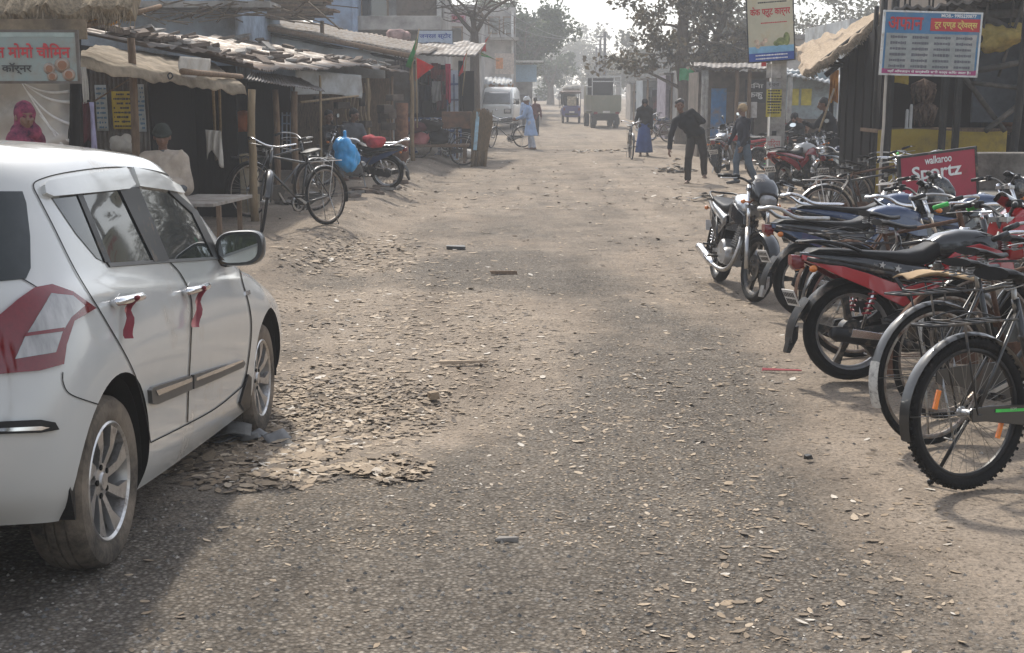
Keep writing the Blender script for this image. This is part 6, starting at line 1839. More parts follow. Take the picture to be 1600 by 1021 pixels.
# --- white van
van = thing('minivan', 'small boxy white minivan parked facing the camera at the left edge', 'van')
VW, VH, VL = 1.45, 1.85, 3.3
M_van = paint('white_van_paint', (.55,.55,.53), rough=.35)
def vring(y, wb, zt, z0=.28):
    w_, wt = wb/2, wb/2*.86
    return [Vector(p) for p in ((-w_*.96,y,z0),(-w_,y,z0+.12),(-w_,y,.95),(-w_*.985,y,1.05),(-wt*1.03,y,zt-.14),(-wt*.93,y,zt-.03),(-wt*.6,y,zt),(wt*.6,y,zt),(wt*.93,y,zt-.03),(wt*1.03,y,zt-.14),(w_*.985,y,1.05),(w_,y,.95),(w_,y,z0+.12),(w_*.96,y,z0))]
ys_ = [(0,1.38,1.02),(.03,1.42,1.06),(.12,VW,1.10),(.40,VW,1.62),(.62,VW,1.80),(1.0,VW,VH),(2.6,VW,VH),(3.1,VW,1.80),(3.28,1.40,1.5),(3.3,1.36,1.2)]
MB().loft([vring(y, w_, z) for y, w_, z in ys_], 0, True).build('body', M_van, van, sharp=35)
MB().sheet(lambda u, v: ((u-.5)*(1.24-.12*v), .10+.30*v, 1.12+.50*v), 10, 5, 0, .01).build('windscreen', mat('grey_windscreen', (.10,.11,.12), .08, coat=1), van)
for s in (-1, 1):
    for y0, y1 in ((.55,1.15),(1.22,2.0),(2.06,2.9)):
        MB().sheet(lambda u, v: (s*(.722-.085*v), y0+(y1-y0)*u-(.0 if y0 > .6 else -.15*v), 1.1+.5*v), 4, 3, 0, .008).build('window', M_cg, van)
    lb_ = MB().box((s*.50, -.012, .80), (.32, .05, .2)); l_ = lb_.build('headlamp_bezel', M_blk, van, bevel=.02)
    MB().box((s*.50, -.04, .81), (.24, .02, .14)).build('headlight', M_lens, l_, bevel=.01)
    mm_ = MB().tube([(s*.70,.36,1.12),(s*.86,.33,1.15)], .02, 6); mm_.box((s*.9,.32,1.17), (.14,.06,.18)); mm_.build('door_mirror', M_blk, van, bevel=.015)
    for y in (.75, 2.6):
        wh = MB().lathe([(.14,-.07),(.26,-.085),(.28,-.06),(.28,.06),(.26,.085),(.14,.07)], 26, 0, 'x', (s*.63,y,.28)).build('wheel', M_tyre, van)
        MB().lathe([(0,s*.07),(.13,s*.075),(.15,s*.06)], 20, 0, 'x', (s*.63,y,.28)).build('rim', M_steel, wh)
MB().box((0,-.06,.43), (1.44,.14,.2)).build('bumper', M_blk, van, bevel=.03)
MB().box((0,-.135,.44), (.45,.01,.11)).build('number_plate', M_white, van, bevel=.003)
MB().lathe([(0,-.03),(.045,-.03),(.045,.01)], 16, 0, 'y', (-.0,-.0,.86)).build('badge', M_chrome, van)
for s in (-1, 1): MB().beam((s*.1,.12,1.09),(s*.42,.16,1.16),.012,.012).build('wiper', M_blk, van)
q = gnd(776, 203); van.scale = (1.12,)*3; van.location = (q.x-.02, q.y, q.z); van.rotation_euler = (0,0,R(-7))

# --- auto rickshaw farther on
def make_auto(label, body, trim, e=False):
    r = thing('auto_rickshaw', label, 'auto rickshaw')
    def ring(y, w, z0, z1): return section2(y, w, z0, z1)
    def section2(y, w, z0, z1, n=16):
        return [Vector((w*math.copysign(abs(math.cos(t))**.5, math.cos(t)), y, (z0+z1)/2+(z1-z0)/2*math.copysign(abs(math.sin(t))**.5, math.sin(t)))) for t in (2*PI*(i+.5)/n for i in range(n))]
    MB().loft([section2(0,.60,.35,.95), section2(.05,.64,.33,1.0), section2(1.1,.64,.33,.9), section2(1.9,.5,.33,.8), section2(2.3,.28,.35,.95), section2(2.4,.1,.4,.9)]).build('body', body, r, sharp=45)
    MB().loft([section2(-.02,.64,1.62,1.74), section2(.3,.68,1.64,1.80), section2(1.6,.66,1.62,1.80), section2(2.0,.58,1.58,1.70)]).build('roof', trim, r, sharp=45)
    for s in (-1, 1):
        for y in (.05, 1.05, 1.95): MB().tube([(s*.6,y,.8),(s*.62,y,1.66)], .025, 8).build('pillar', M_dark, r)
        w_ = MB().lathe([(.12,-.05),(.22,-.06),(.24,0),(.22,.06),(.12,.05)], 24, 0, 'x', (s*.56,.25,.24)).build('wheel', M_tyre, r); MB().lathe([(0,-.03),(.12,-.045),(.12,.045),(0,.03)], 18, 0, 'x', (s*.56,.25,.24)).build('rim', M_steel, w_)
        MB().box((s*.5,-.035,.78), (.1,.03,.16)).build('tail_lamp', M_red, r, bevel=.008)
    w_ = MB().lathe([(.12,-.05),(.22,-.06),(.24,0),(.22,.06),(.12,.05)], 24, 0, 'x', (0,2.1,.24)).build('wheel', M_tyre, r); MB().lathe([(0,-.03),(.12,-.045),(.12,.045),(0,.03)], 18, 0, 'x', (0,2.1,.24)).build('rim', M_steel, w_)
    MB().box((0,.5,.85), (1.0,.5,.14)).box((0,.2,1.15), (1.0,.1,.5)).build('seat', M_seat, r, bevel=.04)
    MB().sheet(lambda u, v: ((u-.5)*1.05, 2.0-.25*v, 1.0+.6*v), 6, 4, 0, .01).build('windscreen', M_cg, r)
    MB().box((0,-.04,.5), (.9,.05,.1)).build('bumper', M_blk, r, bevel=.01)
    MB().box((0,-.05,.62), (.36,.012,.1)).build('number_plate', M_white, r)
    return r
au = make_auto('grey covered auto rickshaw far up the left side of the road', paint('grey_green', (.12,.14,.13)), mat('rexine_grey', (.14,.15,.15), .7))
q = gnd(842, 172); au.location = (q.x, q.y, q.z); au.rotation_euler = (0,0,R(185))

# --- trees: leaf-sized faces through a crown of clumps
M_bark = mat('bark', (.10,.08,.062), .95, var=.4, scale=5, bump=.7, bscale=22, stretch=(4,4,1))
def leaf_mat(name, c0, c1):
    m = bpy.data.materials.new(name); m.use_nodes = True; nt = m.node_tree; b = nt.nodes['Principled BSDF']; b.inputs['Roughness'].default_value = .6
    g_ = nt.nodes.new('ShaderNodeNewGeometry'); r = nt.nodes.new('ShaderNodeValToRGB'); nt.links.new(g_.outputs['Random Per Island'], r.inputs[0])
    r.color_ramp.elements[0].color = (*c0,1); r.color_ramp.elements[1].color = (*c1,1); nt.links.new(r.outputs[0], b.inputs['Base Color'])
    return glow_through(m, .35)
LM_dark = leaf_mat('broad_leaf', (.028,.036,.014), (.11,.10,.045)); LM_brown = leaf_mat('dusty_leaf', (.035,.035,.018), (.14,.105,.06)); LM_green = leaf_mat('green_leaf', (.03,.05,.018), (.07,.10,.035))


def leaves(mb, c, rad, n, size, rg, flat=.8):
    for _ in range(n):
        d = Vector((rg.gauss(0,1), rg.gauss(0,1), rg.gauss(0,1))).normalized()*(rg.random()**.45)
        p = c + Vector((d.x*rad, d.y*rad, d.z*rad*flat)); s = size*rg.uniform(.6,1.35)
        a = Vector((rg.gauss(0,1), rg.gauss(0,1), rg.gauss(-.3,.7))).normalized(); b_ = a.orthogonal().normalized(); b_.rotate(Matrix.Rotation(rg.uniform(0,2*PI), 3, a))
        mb.add([p-a*s*.5, p+b_*s*.28, p+a*s*.5, p-b_*s*.28], [(0,1,2,3)], 0, False)


def make_tree(label, base_, H, spread, m, nclump, per, size, seed, trunk_r=.2, fork=.35, bare=False, lean=(0,0), low=.4, group=None):
    rg = random.Random(seed); r = W('tree', label, 'tree', base_, group)
    tk, cw_ = MB(), MB(); base_ = Vector((base_[0], base_[1], gz(base_[0], base_[1])))
    top = base_ + Vector((lean[0], lean[1], H*fork))
    tk.tube(cr([base_-Vector((0,0,.1)), base_+Vector((rg.gauss(0,.06),0,H*fork*.4)), top], 5), [trunk_r*(1.35-.5*i/10) if i else trunk_r*1.6 for i in range(11)], 12)
    tips = []
    for k in range(rg.randint(5, 7)):
        a = 2*PI*k/6 + rg.gauss(0,.4); L = rg.uniform(.5, 1); e = Vector((math.cos(a)*spread*L*.7, math.sin(a)*spread*L*.7, (H*(1-fork))*rg.uniform(.35,.9)))
        q = cr([top-Vector((0,0,.1)), top+e*.4+Vector((rg.gauss(0,.15),rg.gauss(0,.15),.1)), top+e], 5); tk.tube(q, [trunk_r*.55*(1-.8*i/10) for i in range(11)], 8)
        for j in range(5):
            s = q[rg.randint(4, 10)]; e2 = Vector((rg.gauss(0,1), rg.gauss(0,1), rg.gauss(.25,.5)))*spread*.3
            q2 = cr([s, s+e2*.5+Vector((0,0,rg.gauss(0,.1))), s+e2], 4); tk.tube(q2, [trunk_r*.2*(1-.85*i/8) for i in range(9)], 5); tips.append(q2[-1])
            for _ in range(5 if bare else 2):
                e3 = Vector((rg.gauss(0,1), rg.gauss(0,1), rg.gauss(.2,.5)))*spread*.16; s3 = q2[rg.randint(3, 8)]; tk.tube([s3, s3+e3*.5+Vector((0,0,.04)), s3+e3], [trunk_r*.07, trunk_r*.05, trunk_r*.02], 4); tips.append(s3+e3)
    tk.build('trunk', M_bark, r)
    if nclump:
        for k in range(nclump):
            c = rg.choice(tips) + Vector((rg.gauss(0,.2), rg.gauss(0,.2), rg.gauss(0,.2)))*spread*.5
            if c.z < base_.z+H*low: c.z = base_.z+H*low+rg.random()*.5
            leaves(cw_, c, spread*rg.uniform(.14,.30), int(per*rg.uniform(.5,1.4)), size, rg)
        cw_.build('crown', m, r)
    return r
# slender trunk with bare limbs by the van
t1 = make_tree('tall bare limbed tree with straight trunk between the shop and the van', (at(741,0,44).x, 44, 0), 6.2, 3.0, LM_brown, 0, 0, .1, 3, .16, .62, bare=True)
t2 = make_tree('big bushy green tree fading in haze beyond the white van', (at(822,0,88).x, 90, 0), 9.0, 4.0, LM_green, 70, 150, .30, 5, .3, .3, low=.22)
make_tree('second green tree standing behind the blue shop fronts', (at(790,0,100).x, 104, 0), 9.5, 4.6, LM_green, 60, 130, .32, 6, .3, .3, low=.2)
make_tree('pale leafy tree far behind the rickshaws', (at(862,0,118).x, 120, 0), 5.5, 3.4, LM_green, 36, 110, .34, 8, .3, .3, low=.15)
# houses and shop fronts beyond the van
h4, xa, xb, tp = block('pink_house', 'two storey pale house with stained upper wall beyond the van', 'house', 752, 806, 12, 72, 8, M_plast)
window_on(h4, at(772,0,72).x, at(0,40,72).z, .6, .9, 72); window_on(h4, at(795,0,72).x, at(0,40,72).z, .6, .9, 72)
MB().box(((xa+xb)/2, 71.4, at(0,62,72).z), (xb-xa+.3, 1.3, .15)).build('balcony_slab', M_conc, h4)
for i in range(5): MB().beam((xa+.2+(xb-xa-.4)*i/4, 70.8, at(0,62,72).z), (xa+.2+(xb-xa-.4)*i/4, 70.8, at(0,48,72).z), .05, .05).build('railing', M_steel, h4)
MB().tube([(xb-.2, 71.9, .5), (xb-.2, 71.9, tp-.2)], .07, 8).build('drain_pipe', M_white, h4)
h5, xa, xb, tp = block('left_house', 'grey plastered house rising behind the trunk', 'house', 690, 752, 8, 60, 8, M_plast)
window_on(h5, at(710,0,60).x, at(0,60,60).z, .7, 1.0, 60)
MB().box(((xa+xb)/2, 59.4, at(0,80,60).z), (xb-xa+.3, 1.2, .14)).build('roof_ledge', M_conc, h5)
h6, xa, xb, tp = block('blue_shop', 'row shop with pale blue fascia boards under the trees', 'shop', 790, 832, 100, 80, 6, M_plast)
MB().box(((xa+xb)/2+.1, 79.5, at(0,115,80).z), (xb-xa+.3, .12, 1.05)).build('fascia_board', mat('pale_blue_fascia', (.24,.38,.50), .6), h6)
MB().box(((xa+xb)/2+.2, 79.2, at(0,97,80).z), (xb-xa+.9, 1.6, .1)).build('roof_sheet', M_white, h6)
MB().box(((xa+xb)/2, 79.9, .95), (xb-xa-.5, .1, 1.5)).build('shutter', M_oldtin, h6)
sign('hoarding', 'orange and white printed board standing over the shop fronts', at(788, 100, 66), 1.0, 1.05, 0, mat('board_cream', (.5,.42,.36), .7, var=.3), [], extra=lambda bd, th: MB().box((-.25,-th/2-.004,.02), (.36,.006,.55)).build('orange_print', mat('orange_print', (.6,.25,.1), .7, var=.3), bd))
cn = W('shop_awning', 'low awning of pale sheets over goods stacked beyond the van', 'stall', (at(775,0,67).x, 67, 0))
corr(at(745,130,66), at(800,132,66), at(800,122,69), at(745,120,69), 8, .03, .05, .03).build('awning', M_pale, cn)
for x in (748, 772, 798): post(gp(at(x,0,66.3).x, 66.3), (at(x,0,66.3).x, 66.3, at(0,128,66.3).z), .05, M_bamboo, cn)
for k in range(9):
    p = at(758+5*k, 147, 67.5); o = MB().box(p, (.3,.3,.5+.3*(k % 3))); tag(o.build('goods_box', [mat('box_red',(.3,.08,.06),.7),M_white,mat('box_orange',(.4,.18,.06),.7)][k % 3], bevel=.02), 'small carton of goods under the pale awning', 'box', 'cartons under the far awning')
# ------------------------------------------------------------------ right side
M_cream = mat('cream_board', (.44,.41,.30), .5, var=.15, scale=2, dirt=(.45,.36,.22), dirtamt=.3)
M_deep = mat('deep_blue_print', (.03,.08,.34), .5)
def label_print(bd, rows, colsn, x0, x1, z0, z1, th, seed, m, w=.8, t=None, name='text_block', bg=None):
    rg = random.Random(seed)
    if t is None: t = MB().box(((x0+x1)/2, -th/2-.0005, (z0+z1)/2), (x1-x0+.02, .001, abs(z1-z0)+.01), 0)
    for i in range(rows):
        for j in range(colsn):
            xa_ = x0+(x1-x0)*(j+.12)/colsn; xb_ = x0+(x1-x0)*(j+.88)/colsn; z = z1+(z0-z1)*(i+.5)/rows
            x = xa_
            while x < xb_-.01:
                l = min(rg.uniform(.012,.04), xb_-x); t.box((x+l/2, -th/2-.002, z), (l*.86, .003, (z1-z0)/rows*w*.5*rg.uniform(.7,1.1)), 1); x += l
    t.build(name, [bg or M_cream, m], bd)
# concrete pole with bills pasted on it
q = gnd(1209, 294); PY = q.y
pole = W('concrete_pole', 'square concrete electricity pole pasted with yellow bill and painted red words', 'pole', q)
M_pole = mat('pole_concrete', (.36,.345,.32), .9, var=.25, scale=4, bump=.3, bscale=50, dirt=(.16,.15,.14), dirtamt=.45, dscale=3)
MB().loft([[Vector((q.x+sx*w_, q.y+sy*w_*.75, z)) for sx, sy in ((-1,-1),(1,-1),(1,1),(-1,1))] for w_, z in ((.15,q.z-.1),(.145,1.5),(.135,2.6),(.11,6.5))], sm=False).build('shaft', M_pole, pole, bevel=.012)
MB().box((q.x-.148, q.y-.1, 1.25), (.012,.06,2.5)).build('pale_edge', mat('pale_strip', (.66,.65,.62), .8), pole)  # pale strip down the left edge of the shaft
def on_pole(name, y0, y1, m, texts, x0=1198, x1=1220, Y=PY-.125):
    a, b_ = at(x0, y0, Y), at(x1, y1, Y); c = (a+b_)/2
    o = MB().box(c, (b_.x-a.x, .006, a.z-b_.z)).build(name, m, pole)
    for tx, dz, h, w_, mm_ in texts:
        t = MB(); letters(t, tx, 0, 0, h, w_, 0, .005); t.xf(Matrix.Translation(c+Vector((0,0,dz)))).build('lettering', mm_, o)
    return o, c, b_.x-a.x, a.z-b_.z
M_bill = mat('yellow_bill', (.50,.42,.08), .7, var=.2)
a, b_ = at(1198, 140, PY-.125), at(1220, 183, PY-.125); c = (a+b_)/2; w_, h_ = b_.x-a.x, a.z-b_.z
t = MB().box(c, (w_, .006, h_)); rg = random.Random(4)
for i in range(9):
    if i == 4: t.box(c+Vector((0,-.005,h_*(.45-.1*i))), (w_*.9,.003,.03), 1); continue
    x = -.42*w_
    while x < .4*w_: l = rg.uniform(.02,.06); t.box(c+Vector((x+l/2,-.005,h_*(.45-.1*i))), (l*.8,.003,h_*.05), 1); x += l
t.build('yellow_bill', [M_bill, M_txtK], pole)
on_pole('white_patch', 213, 236, mat('pole_white_patch', (.55,.53,.5), .8, dirt=(.3,.28,.25)), [('विद्या', 0, .17, .24, M_txtR)])
on_pole('grey_bill', 128, 139, mat('grey_bill', (.3,.3,.3), .7), [('सूचना', 0, .08, .2, M_txtK)])
on_pole('black_mark', 205, 212, M_txtK, [], 1206, 1213)
on_pole('torn_bill', 100, 122, mat('torn_bill', (.4,.38,.36), .8, var=.3), [])
on_pole('red_sticker', 93, 104, M_txtR, [], 1190, 1197, PY-.05)
# cake and fruit board
M_cream = mat('cream_board', (.44,.41,.30), .5, var=.15, scale=2, dirt=(.45,.36,.22), dirtamt=.3)
def fruit(bd, th):
    MB().box((0,-th/2-.002,-.37), (.82,.004,.12)).build('blue_wave', mat('sky_blue_print', (.18,.38,.55), .5), bd)
    MB().box((0,-th/2-.002,-.50), (.82,.004,.15)).build('blue_strip', mat('deep_blue_print', (.03,.08,.34), .5), bd)
    q = MB()
    for x, z, rx_, rz_ in ((.18,-.24,.09,.07),(.28,-.2,.06,.12),(.1,-.27,.06,.05)): q.lathe([(0,-.001),(1,0)], 16, 0, 'y', (0,0,0), False, Matrix.Translation((x,-th/2-.004,z)) @ Matrix.Diagonal((rx_,1,rz_,1)))
    q.build('fruit_picture', mat('fruit_print', (.16,.19,.06), .6, var=.8, scale=12), bd)
    q = MB()
    for x, z in ((-.26,-.22),(-.16,-.26),(-.24,-.3),(-.1,-.2)): q.lathe([(0,-.001),(.045,0)], 12, 0, 'y', (x,-th/2-.004,z))
    q.build('cake_picture', mat('cake_print', (.50,.38,.28), .6, var=.5, scale=15), bd)
    label_print(bd, 2, 1, -.38, .38, -.56, -.44, th+.008, 3, M_txtW, bg=M_deep)
    label_print(bd, 1, 1, -.3, .38, .44, .5, th, 5, M_txtK); label_print(bd, 1, 1, -.25, .38, .08, .13, th, 6, M_txtR)
cs = at(1204, 45, PY-.28)
cbd = sign('cake_board', 'tall cream board with red lettering tilted on top of the concrete pole', cs, .83, 1.16, R(-6), M_cream, [('केक फ्रूट कार्नर', .0, .30, .2, .72, M_txtR)], th=.03, frame=M_dark, tilt=R(-4), extra=fruit)
# travel stall
K = W('travel_stall', 'dark timber stall with yellow cloth counter and big travel board on the right', 'market stall', (6.4, 18.5, 0))
kx0, kx1 = at(1382,0,17.3).x, at(1588,0,17.3).x; zt, zb = at(0,204,17.3).z, .35
MB().sheet(lambda u, v: (kx0+(kx1-kx0)*u, 17.3-.03*math.sin(u*22)*v-.02*math.sin(u*7+2), zt+.02*math.sin(u*6)-(zt-zb)*v), 60, 8, 0, .004).build('counter_cloth', M_yel, K)
MB().box(((kx0+kx1)/2, 17.75, zt-.01), (kx1-kx0, .85, .05)).build('counter_top', M_wood, K)
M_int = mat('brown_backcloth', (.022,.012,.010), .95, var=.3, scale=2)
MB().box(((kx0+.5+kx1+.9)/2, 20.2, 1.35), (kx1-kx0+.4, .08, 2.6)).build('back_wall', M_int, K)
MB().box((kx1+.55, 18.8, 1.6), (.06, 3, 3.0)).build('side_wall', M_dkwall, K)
M_dpost = mat('dark_post', (.018,.017,.016), .7, var=.4, scale=5, bump=.3, bscale=20, stretch=(6,6,1), dirt=(.09,.075,.06), dirtamt=.25)
for x, yt, Y, r in ((1392,-30,16.9,.055),(1374,-10,17.6,.05),(1352,40,18.6,.045),(1340,60,19.4,.04),(1363,10,18.1,.035)):
    p = at(x, 147, Y); post(gp(p.x-.03, Y), Vector((p.x, Y, at(x, yt, Y).z)), r, M_dpost, K)
for x, y0, y1 in ((1476,120,290),(1497,118,290)):
    p = at(x, 147, 17.0); MB().box((p.x, 17.0, (at(x,y0,17).z+.3)/2+.1), (.085,.07,at(x,y0,17).z-.2)).build('post', M_dpost, K, bevel=.008)
for x, Y, yt in ((1590,16.4,-40),(1572,18.5,-30),(1540,18.5,-30)):
    p = at(x, 147, Y); post(gp(p.x, Y), Vector((p.x+.05, Y, at(x, yt, Y).z)), .05, M_dpost, K)
q0 = gnd(1377, 300); post(at(1374, 300, 16.2), at(1387, 84, 16.2), .018, mat('pale_pole', (.42,.38,.33), .7), K, 'thin_pole'); 
post(at(1377, 95, 16.2), at(1403, 82, 16.2), .02, mat('pale_pole', (.42,.38,.33), .7), K, 'bracket')
M_beam = mat('dark_beam', (.05,.045,.04), .8, var=.5, dirt=(.14,.12,.1), dirtamt=.35)
for x0, y0, x1, y1, r in ((1380,30,1610,20,.06),(1450,-20,1605,60,.05),(1530,110,1610,95,.04),(1500,112,1570,205,.035),(1540,205,1610,150,.035),(1520,130,1610,140,.03),(1600,0,1560,120,.02),(1545,-5,1530,90,.015),(1585,-5,1572,80,.014)):
    post(at(x0,y0,17.0), at(x1,y1,17.2), r, M_beam, K, 'beam')
corr(at(1395,14,16.8), at(1640,-14,16.8), at(1620,-2,20.6), at(1390,26,20.6), 14, .02, .05, .03).build('roof', M_oldtin, K)
for x in (1412,1422,1452,1456,1481): post(at(x,34,17.2), at(x+rr.uniform(-3,5),-25,17.2), .013, M_dpost, K, 'stick')
ta = MB()
for i in range(12): ta.ball(at(1560,60,17.2)+Vector((rr.gauss(0,.12), rr.gauss(0,.08), rr.gauss(0,.07))), (.22,.16,.10))
remesh(ta, .03, 'tarp_roll', glow_through(mat('yellow_tarp', (.55,.42,.13), .8, var=.3, bump=.3), .5), K, .6, .04, 2).location = -Vector(K['_o'])
q = drape(at(1386,112,17.2), at(1420,116,17.2), .14, .03, 2, seed=2); q.build('cloth_scrap', M_yel, K)
MB().box((at(1566,150,18).x, 18.2, 2.0), (.7, .05, 1.3)).build('inner_sheet', mat('blue_grey_tarp', (.05,.06,.075), .6, var=.3), K)
for k, (x, y) in enumerate(((1444,138),(1446,172))):
    m_ = MB()
    for i in range(60):
        a = rr.uniform(0,2*PI); p = at(x, y-14, 17.9)+Vector((0,0,.0)); e = p+Vector((.15*math.cos(a)*rr.random(), .1*math.sin(a), -rr.uniform(.15,.36))); m_.tube([p, p.lerp(e,.5)+Vector((.1*math.cos(a),.08*math.sin(a),0)), e], [.012,.018,.008], 5)
    o = m_.build('dried_bunch', mat('dried_bunch', (.17,.115,.085), .95, var=.5, scale=15)); tag(o, ('upper' if k == 0 else 'lower')+' brown dried bunch hanging in the dark stall', 'bunch')
for k, x in enumerate((1416, 1422)):
    p = at(x, 203, 17.6); o = MB().lathe([(0,0),(.035,0),(.03,.02),(.022,.03),(.022,.25+.07*k),(.012,.28+.07*k),(0,.28+.07*k)], 12, 0, 'z', p).build('bottle', M_white); tag(o, 'pale slim bottle standing at the left end of the yellow counter', 'bottle', 'bottles on the yellow counter')
pb2 = make_person('vendor sitting in shadow at the right end of the yellow counter', 1.6, lean=R(10), head=(R(15), R(20)), top=C_brown, legs=C_black, seat=.62, lleg=((-.25,1,-.05),(0,.1,-1)), rleg=((.2,1,-.05),(0,.1,-1)), larm=((-.3,.3,-1),(.4,.9,-.1)), rarm=((.2,.4,-1),(-.3,.9,.1)), hair=('turban', mat('orange_headcloth', (.2,.09,.04), .9)), vox=.013)
p = at(1572, 200, 18.6); pb2.location = (p.x, p.y, .05); pb2.rotation_euler = (0,0,R(170))
# thatched eave reaching over the bikes
J = W('thatched_lean_to', 'lean-to with bright tan thatched roof sloping up to the right', 'lean-to', (5.6, 21.5, 0))
j = [at(1258,108,18.2), at(1380,14,18.2), at(1322,46,26), at(1243,72,26)]
def jf(u, v):
    p = j[0].lerp(j[1], u).lerp(j[3].lerp(j[2], u), v); return p+Vector((0,0,.10*noise.noise(Vector((u*6,v*5,7)))+.03*noise.noise(Vector((u*30,v*8,1)))-.10*math.sin(u*PI)*(1-v)))
MB().sheet(jf, 40, 26, 0, .10).build('thatch_roof', mat('sunlit_thatch', (.36,.28,.2), .95, var=.3, scale=24, bump=.8, bscale=50, stretch=(1,.3,1)), J)
fr_ = MB()
for i in range(300):
    u = rr.random(); p = Vector(jf(u, 0)) ; fr_.beam(p+Vector((0,.05,-.03)), p+Vector((rr.gauss(0,.03), -.05, -.06-rr.uniform(.02,.10))), .008, .005)
fr_.build('thatch_fringe', M_thatch, J)
post(at(1268,112,18.6), at(1378,26,18.6), .05, M_dpost, J, 'rafter'); post(at(1290,118,22), at(1372,50,22), .045, M_dpost, J, 'rafter')
for i in range(5): MB().tube([at(1272+9*i, 108-4*i, 18.9+.3*i), at(1330+6*i, 98+5*i, 21)], .02, 6).build('pole', M_dpost, J)
for x, Y in ((1300,25.5),(1315,22.5)):
    p = at(x,147,Y); post(gp(p.x,Y), Vector((p.x,Y,at(x,92,Y).z)), .045, M_dpost, J)
jw = MB(); 
for i in range(14): jw.box((at(1384,0,17.4).x+.012*(i % 3), 17.4+.15*i, 1.40-.02*i), (.04, .145, 2.7-.04*i))
jw.build('plank_wall', M_dkwall, J)
q = drape(at(1297,108,24.4), at(1311,110,24.4), .62, .05, 3, seed=8); q.build('yellow_cloth', M_orn, J)
o = MB().tube([at(1280,205,21), at(1303,140,23)], .018, 7); tag(o.build('leaning_stick', M_bamboo), 'pale stick leaning beside the person in black', 'stick')
# block wall and drink board before it
bw = W('block_wall', 'low stained concrete wall at the right edge behind the red board', 'wall', (5.9, 12.9, 0))
p0, p1 = at(1520,0,12.7).x, 8.2
M_bw = mat('mossy_concrete', (.19,.175,.155), .95, var=.35, scale=3, bump=.5, bscale=25, dirt=(.07,.065,.055), dirtamt=.6, dscale=2)
MB().box(((p0+p1)/2, 12.9, at(0,240,12.7).z/2), (p1-p0, .3, at(0,240,12.7).z)).build('upper_course', M_bw, bw, bevel=.02)
MB().box((at(1590,0,12.2).x+.6, 12.3, .40), (1.6, .8, .8)).build('step', M_bw, bw, bevel=.03)
M_rb = mat('red_board', (.36,.022,.05), .45, var=.15, scale=2, dirt=(.2,.05,.05), dirtamt=.3)
sp_c = at(1466, 281, 12.2)
sign('sports_board', 'red board with curly white lettering propped against the concrete wall', sp_c, .76, .52, R(6), M_rb, [('Sportz', -.02, .07, .17, .50, M_txtW), ('walkaroo', .0, .2, .075, .27, M_txtW)], th=.03, frame=M_dark, tilt=R(-7))
post(at(1420,320,12.35), at(1424,250,12.4), .02, M_dpost, None, 'prop_post')
tag([o for o in COL.objects if o.name.startswith('prop_post')][0], 'dark stake holding up the red board with white lettering', 'stake')
# travel board
M_tb = mat('board_blue', (.035,.15,.30), .5, var=.1, dirt=(.2,.25,.28), dirtamt=.3)
ctb = at(1454, 69, 16.0); wtb, htb = 1.21, .76
def travel(bd, th):
    MB().box((.285,-th/2-.002,.235), (.62,.004,.155)).build('red_strip', M_txtR, bd)
    MB().box((0,-th/2-.002,-.345), (1.2,.004,.07)).build('magenta_strip', mat('magenta_print', (.30,.03,.14), .5), bd)
    label_print(bd, 6, 4, -.55, .55, -.315, .11, th+.004, 9, mat('print_grey', (.10,.10,.12), .6), .95, MB().box((0,-th/2-.002,-.10), (1.14,.004,.44)), 'service_table', mat('board_white', (.26,.28,.27), .6, dirt=(.4,.38,.36), dirtamt=.3))
sign('travel_board', 'large blue white and red travel agency board with a table of services', ctb, wtb, htb, R(2), M_tb, [('अफान', -.34, .24, .155, .44, M_txtR), ('टूर एण्ड ट्रेवल्स', .29, .235, .115, .54, M_txtY), ('MOB.- 9905230877', .32, .345, .04, .44, M_txtW), ('यहाँ ऑनलाईन से सम्बंधित सभी कार्य किया जाता है।', 0, -.345, .045, 1.05, M_txtW)], th=.03, frame=M_steel, tilt=R(1.5), extra=travel)
# grey tin wall booth, plastered shops
T = W('tin_booth', 'pale grey tin booth on a brick footing behind the seated people', 'booth', (at(1268,0,31).x, 31.5, 0))
xa, xb = at(1224,0,31).x, at(1318,0,31).x
M_btin = mat('blue_grey_tin', (.28,.33,.35), .6, .2, var=.15, scale=2, dirt=(.18,.17,.15), dirtamt=.45)
MB().box(((xa+xb)/2, 31.2, 1.72), (xb-xa, .08, 1.15)).build('tin_wall', M_btin, T); MB().box(((xa+xb)/2, 31.25, .57), (xb-xa, .3, 1.15)).build('brick_base', M_brick, T)
for k in range(2):
    p = at(1242+20*k, 152, 31); MB().box(p+Vector((0,.14,0)), (.25,.01,.4)).build('bill', M_bill, T)
corr(at(1216,112,30.4), at(1316,132,30.4), at(1318,118,33), at(1220,106,33), 12, .02, .03, .03).build('roof', M_pale, T)
for x in (1226, 1240): p = at(x,0,30.5); post(gp(p.x,30.5), Vector((p.x,30.5,at(0,115,30.5).z)), .06, M_pole, T)
F = W('row_shops', 'brown plastered row of low shops with a bright blue door', 'shop', (at(1150,0,36).x, 36, 0))
xa, xb = at(1100,0,35).x, at(1222,0,35).x; ft = at(0,112,35).z
M_fw = mat('brown_plaster', (.15,.125,.105), .9, var=.25, scale=2, dirt=(.09,.08,.07), dirtamt=.5)
MB().box(((xa+xb)/2, 36.6, ft/2), (xb-xa, 2.0, ft)).build('wall', M_fw, F)
corr(at(1084,104,34), at(1226,108,34), at(1226,100,38), at(1084,98,38), 18, .008, .05, .03).build('roof', M_oldtin, F)
for x in (1103, 1108, 1156, 1176): p = at(x,0,34.2); post(gp(p.x,34.2), Vector((p.x,34.2,at(0,110,34.2).z)), .055, M_pole if x < 1110 else M_wood, F)
dr_ = MB().box((at(1133,0,35).x, 35.57, 1.15), (.42, .05, 1.5)).build('door', mat('bright_blue_door', (.05,.2,.45), .5, dirt=DUST), F)
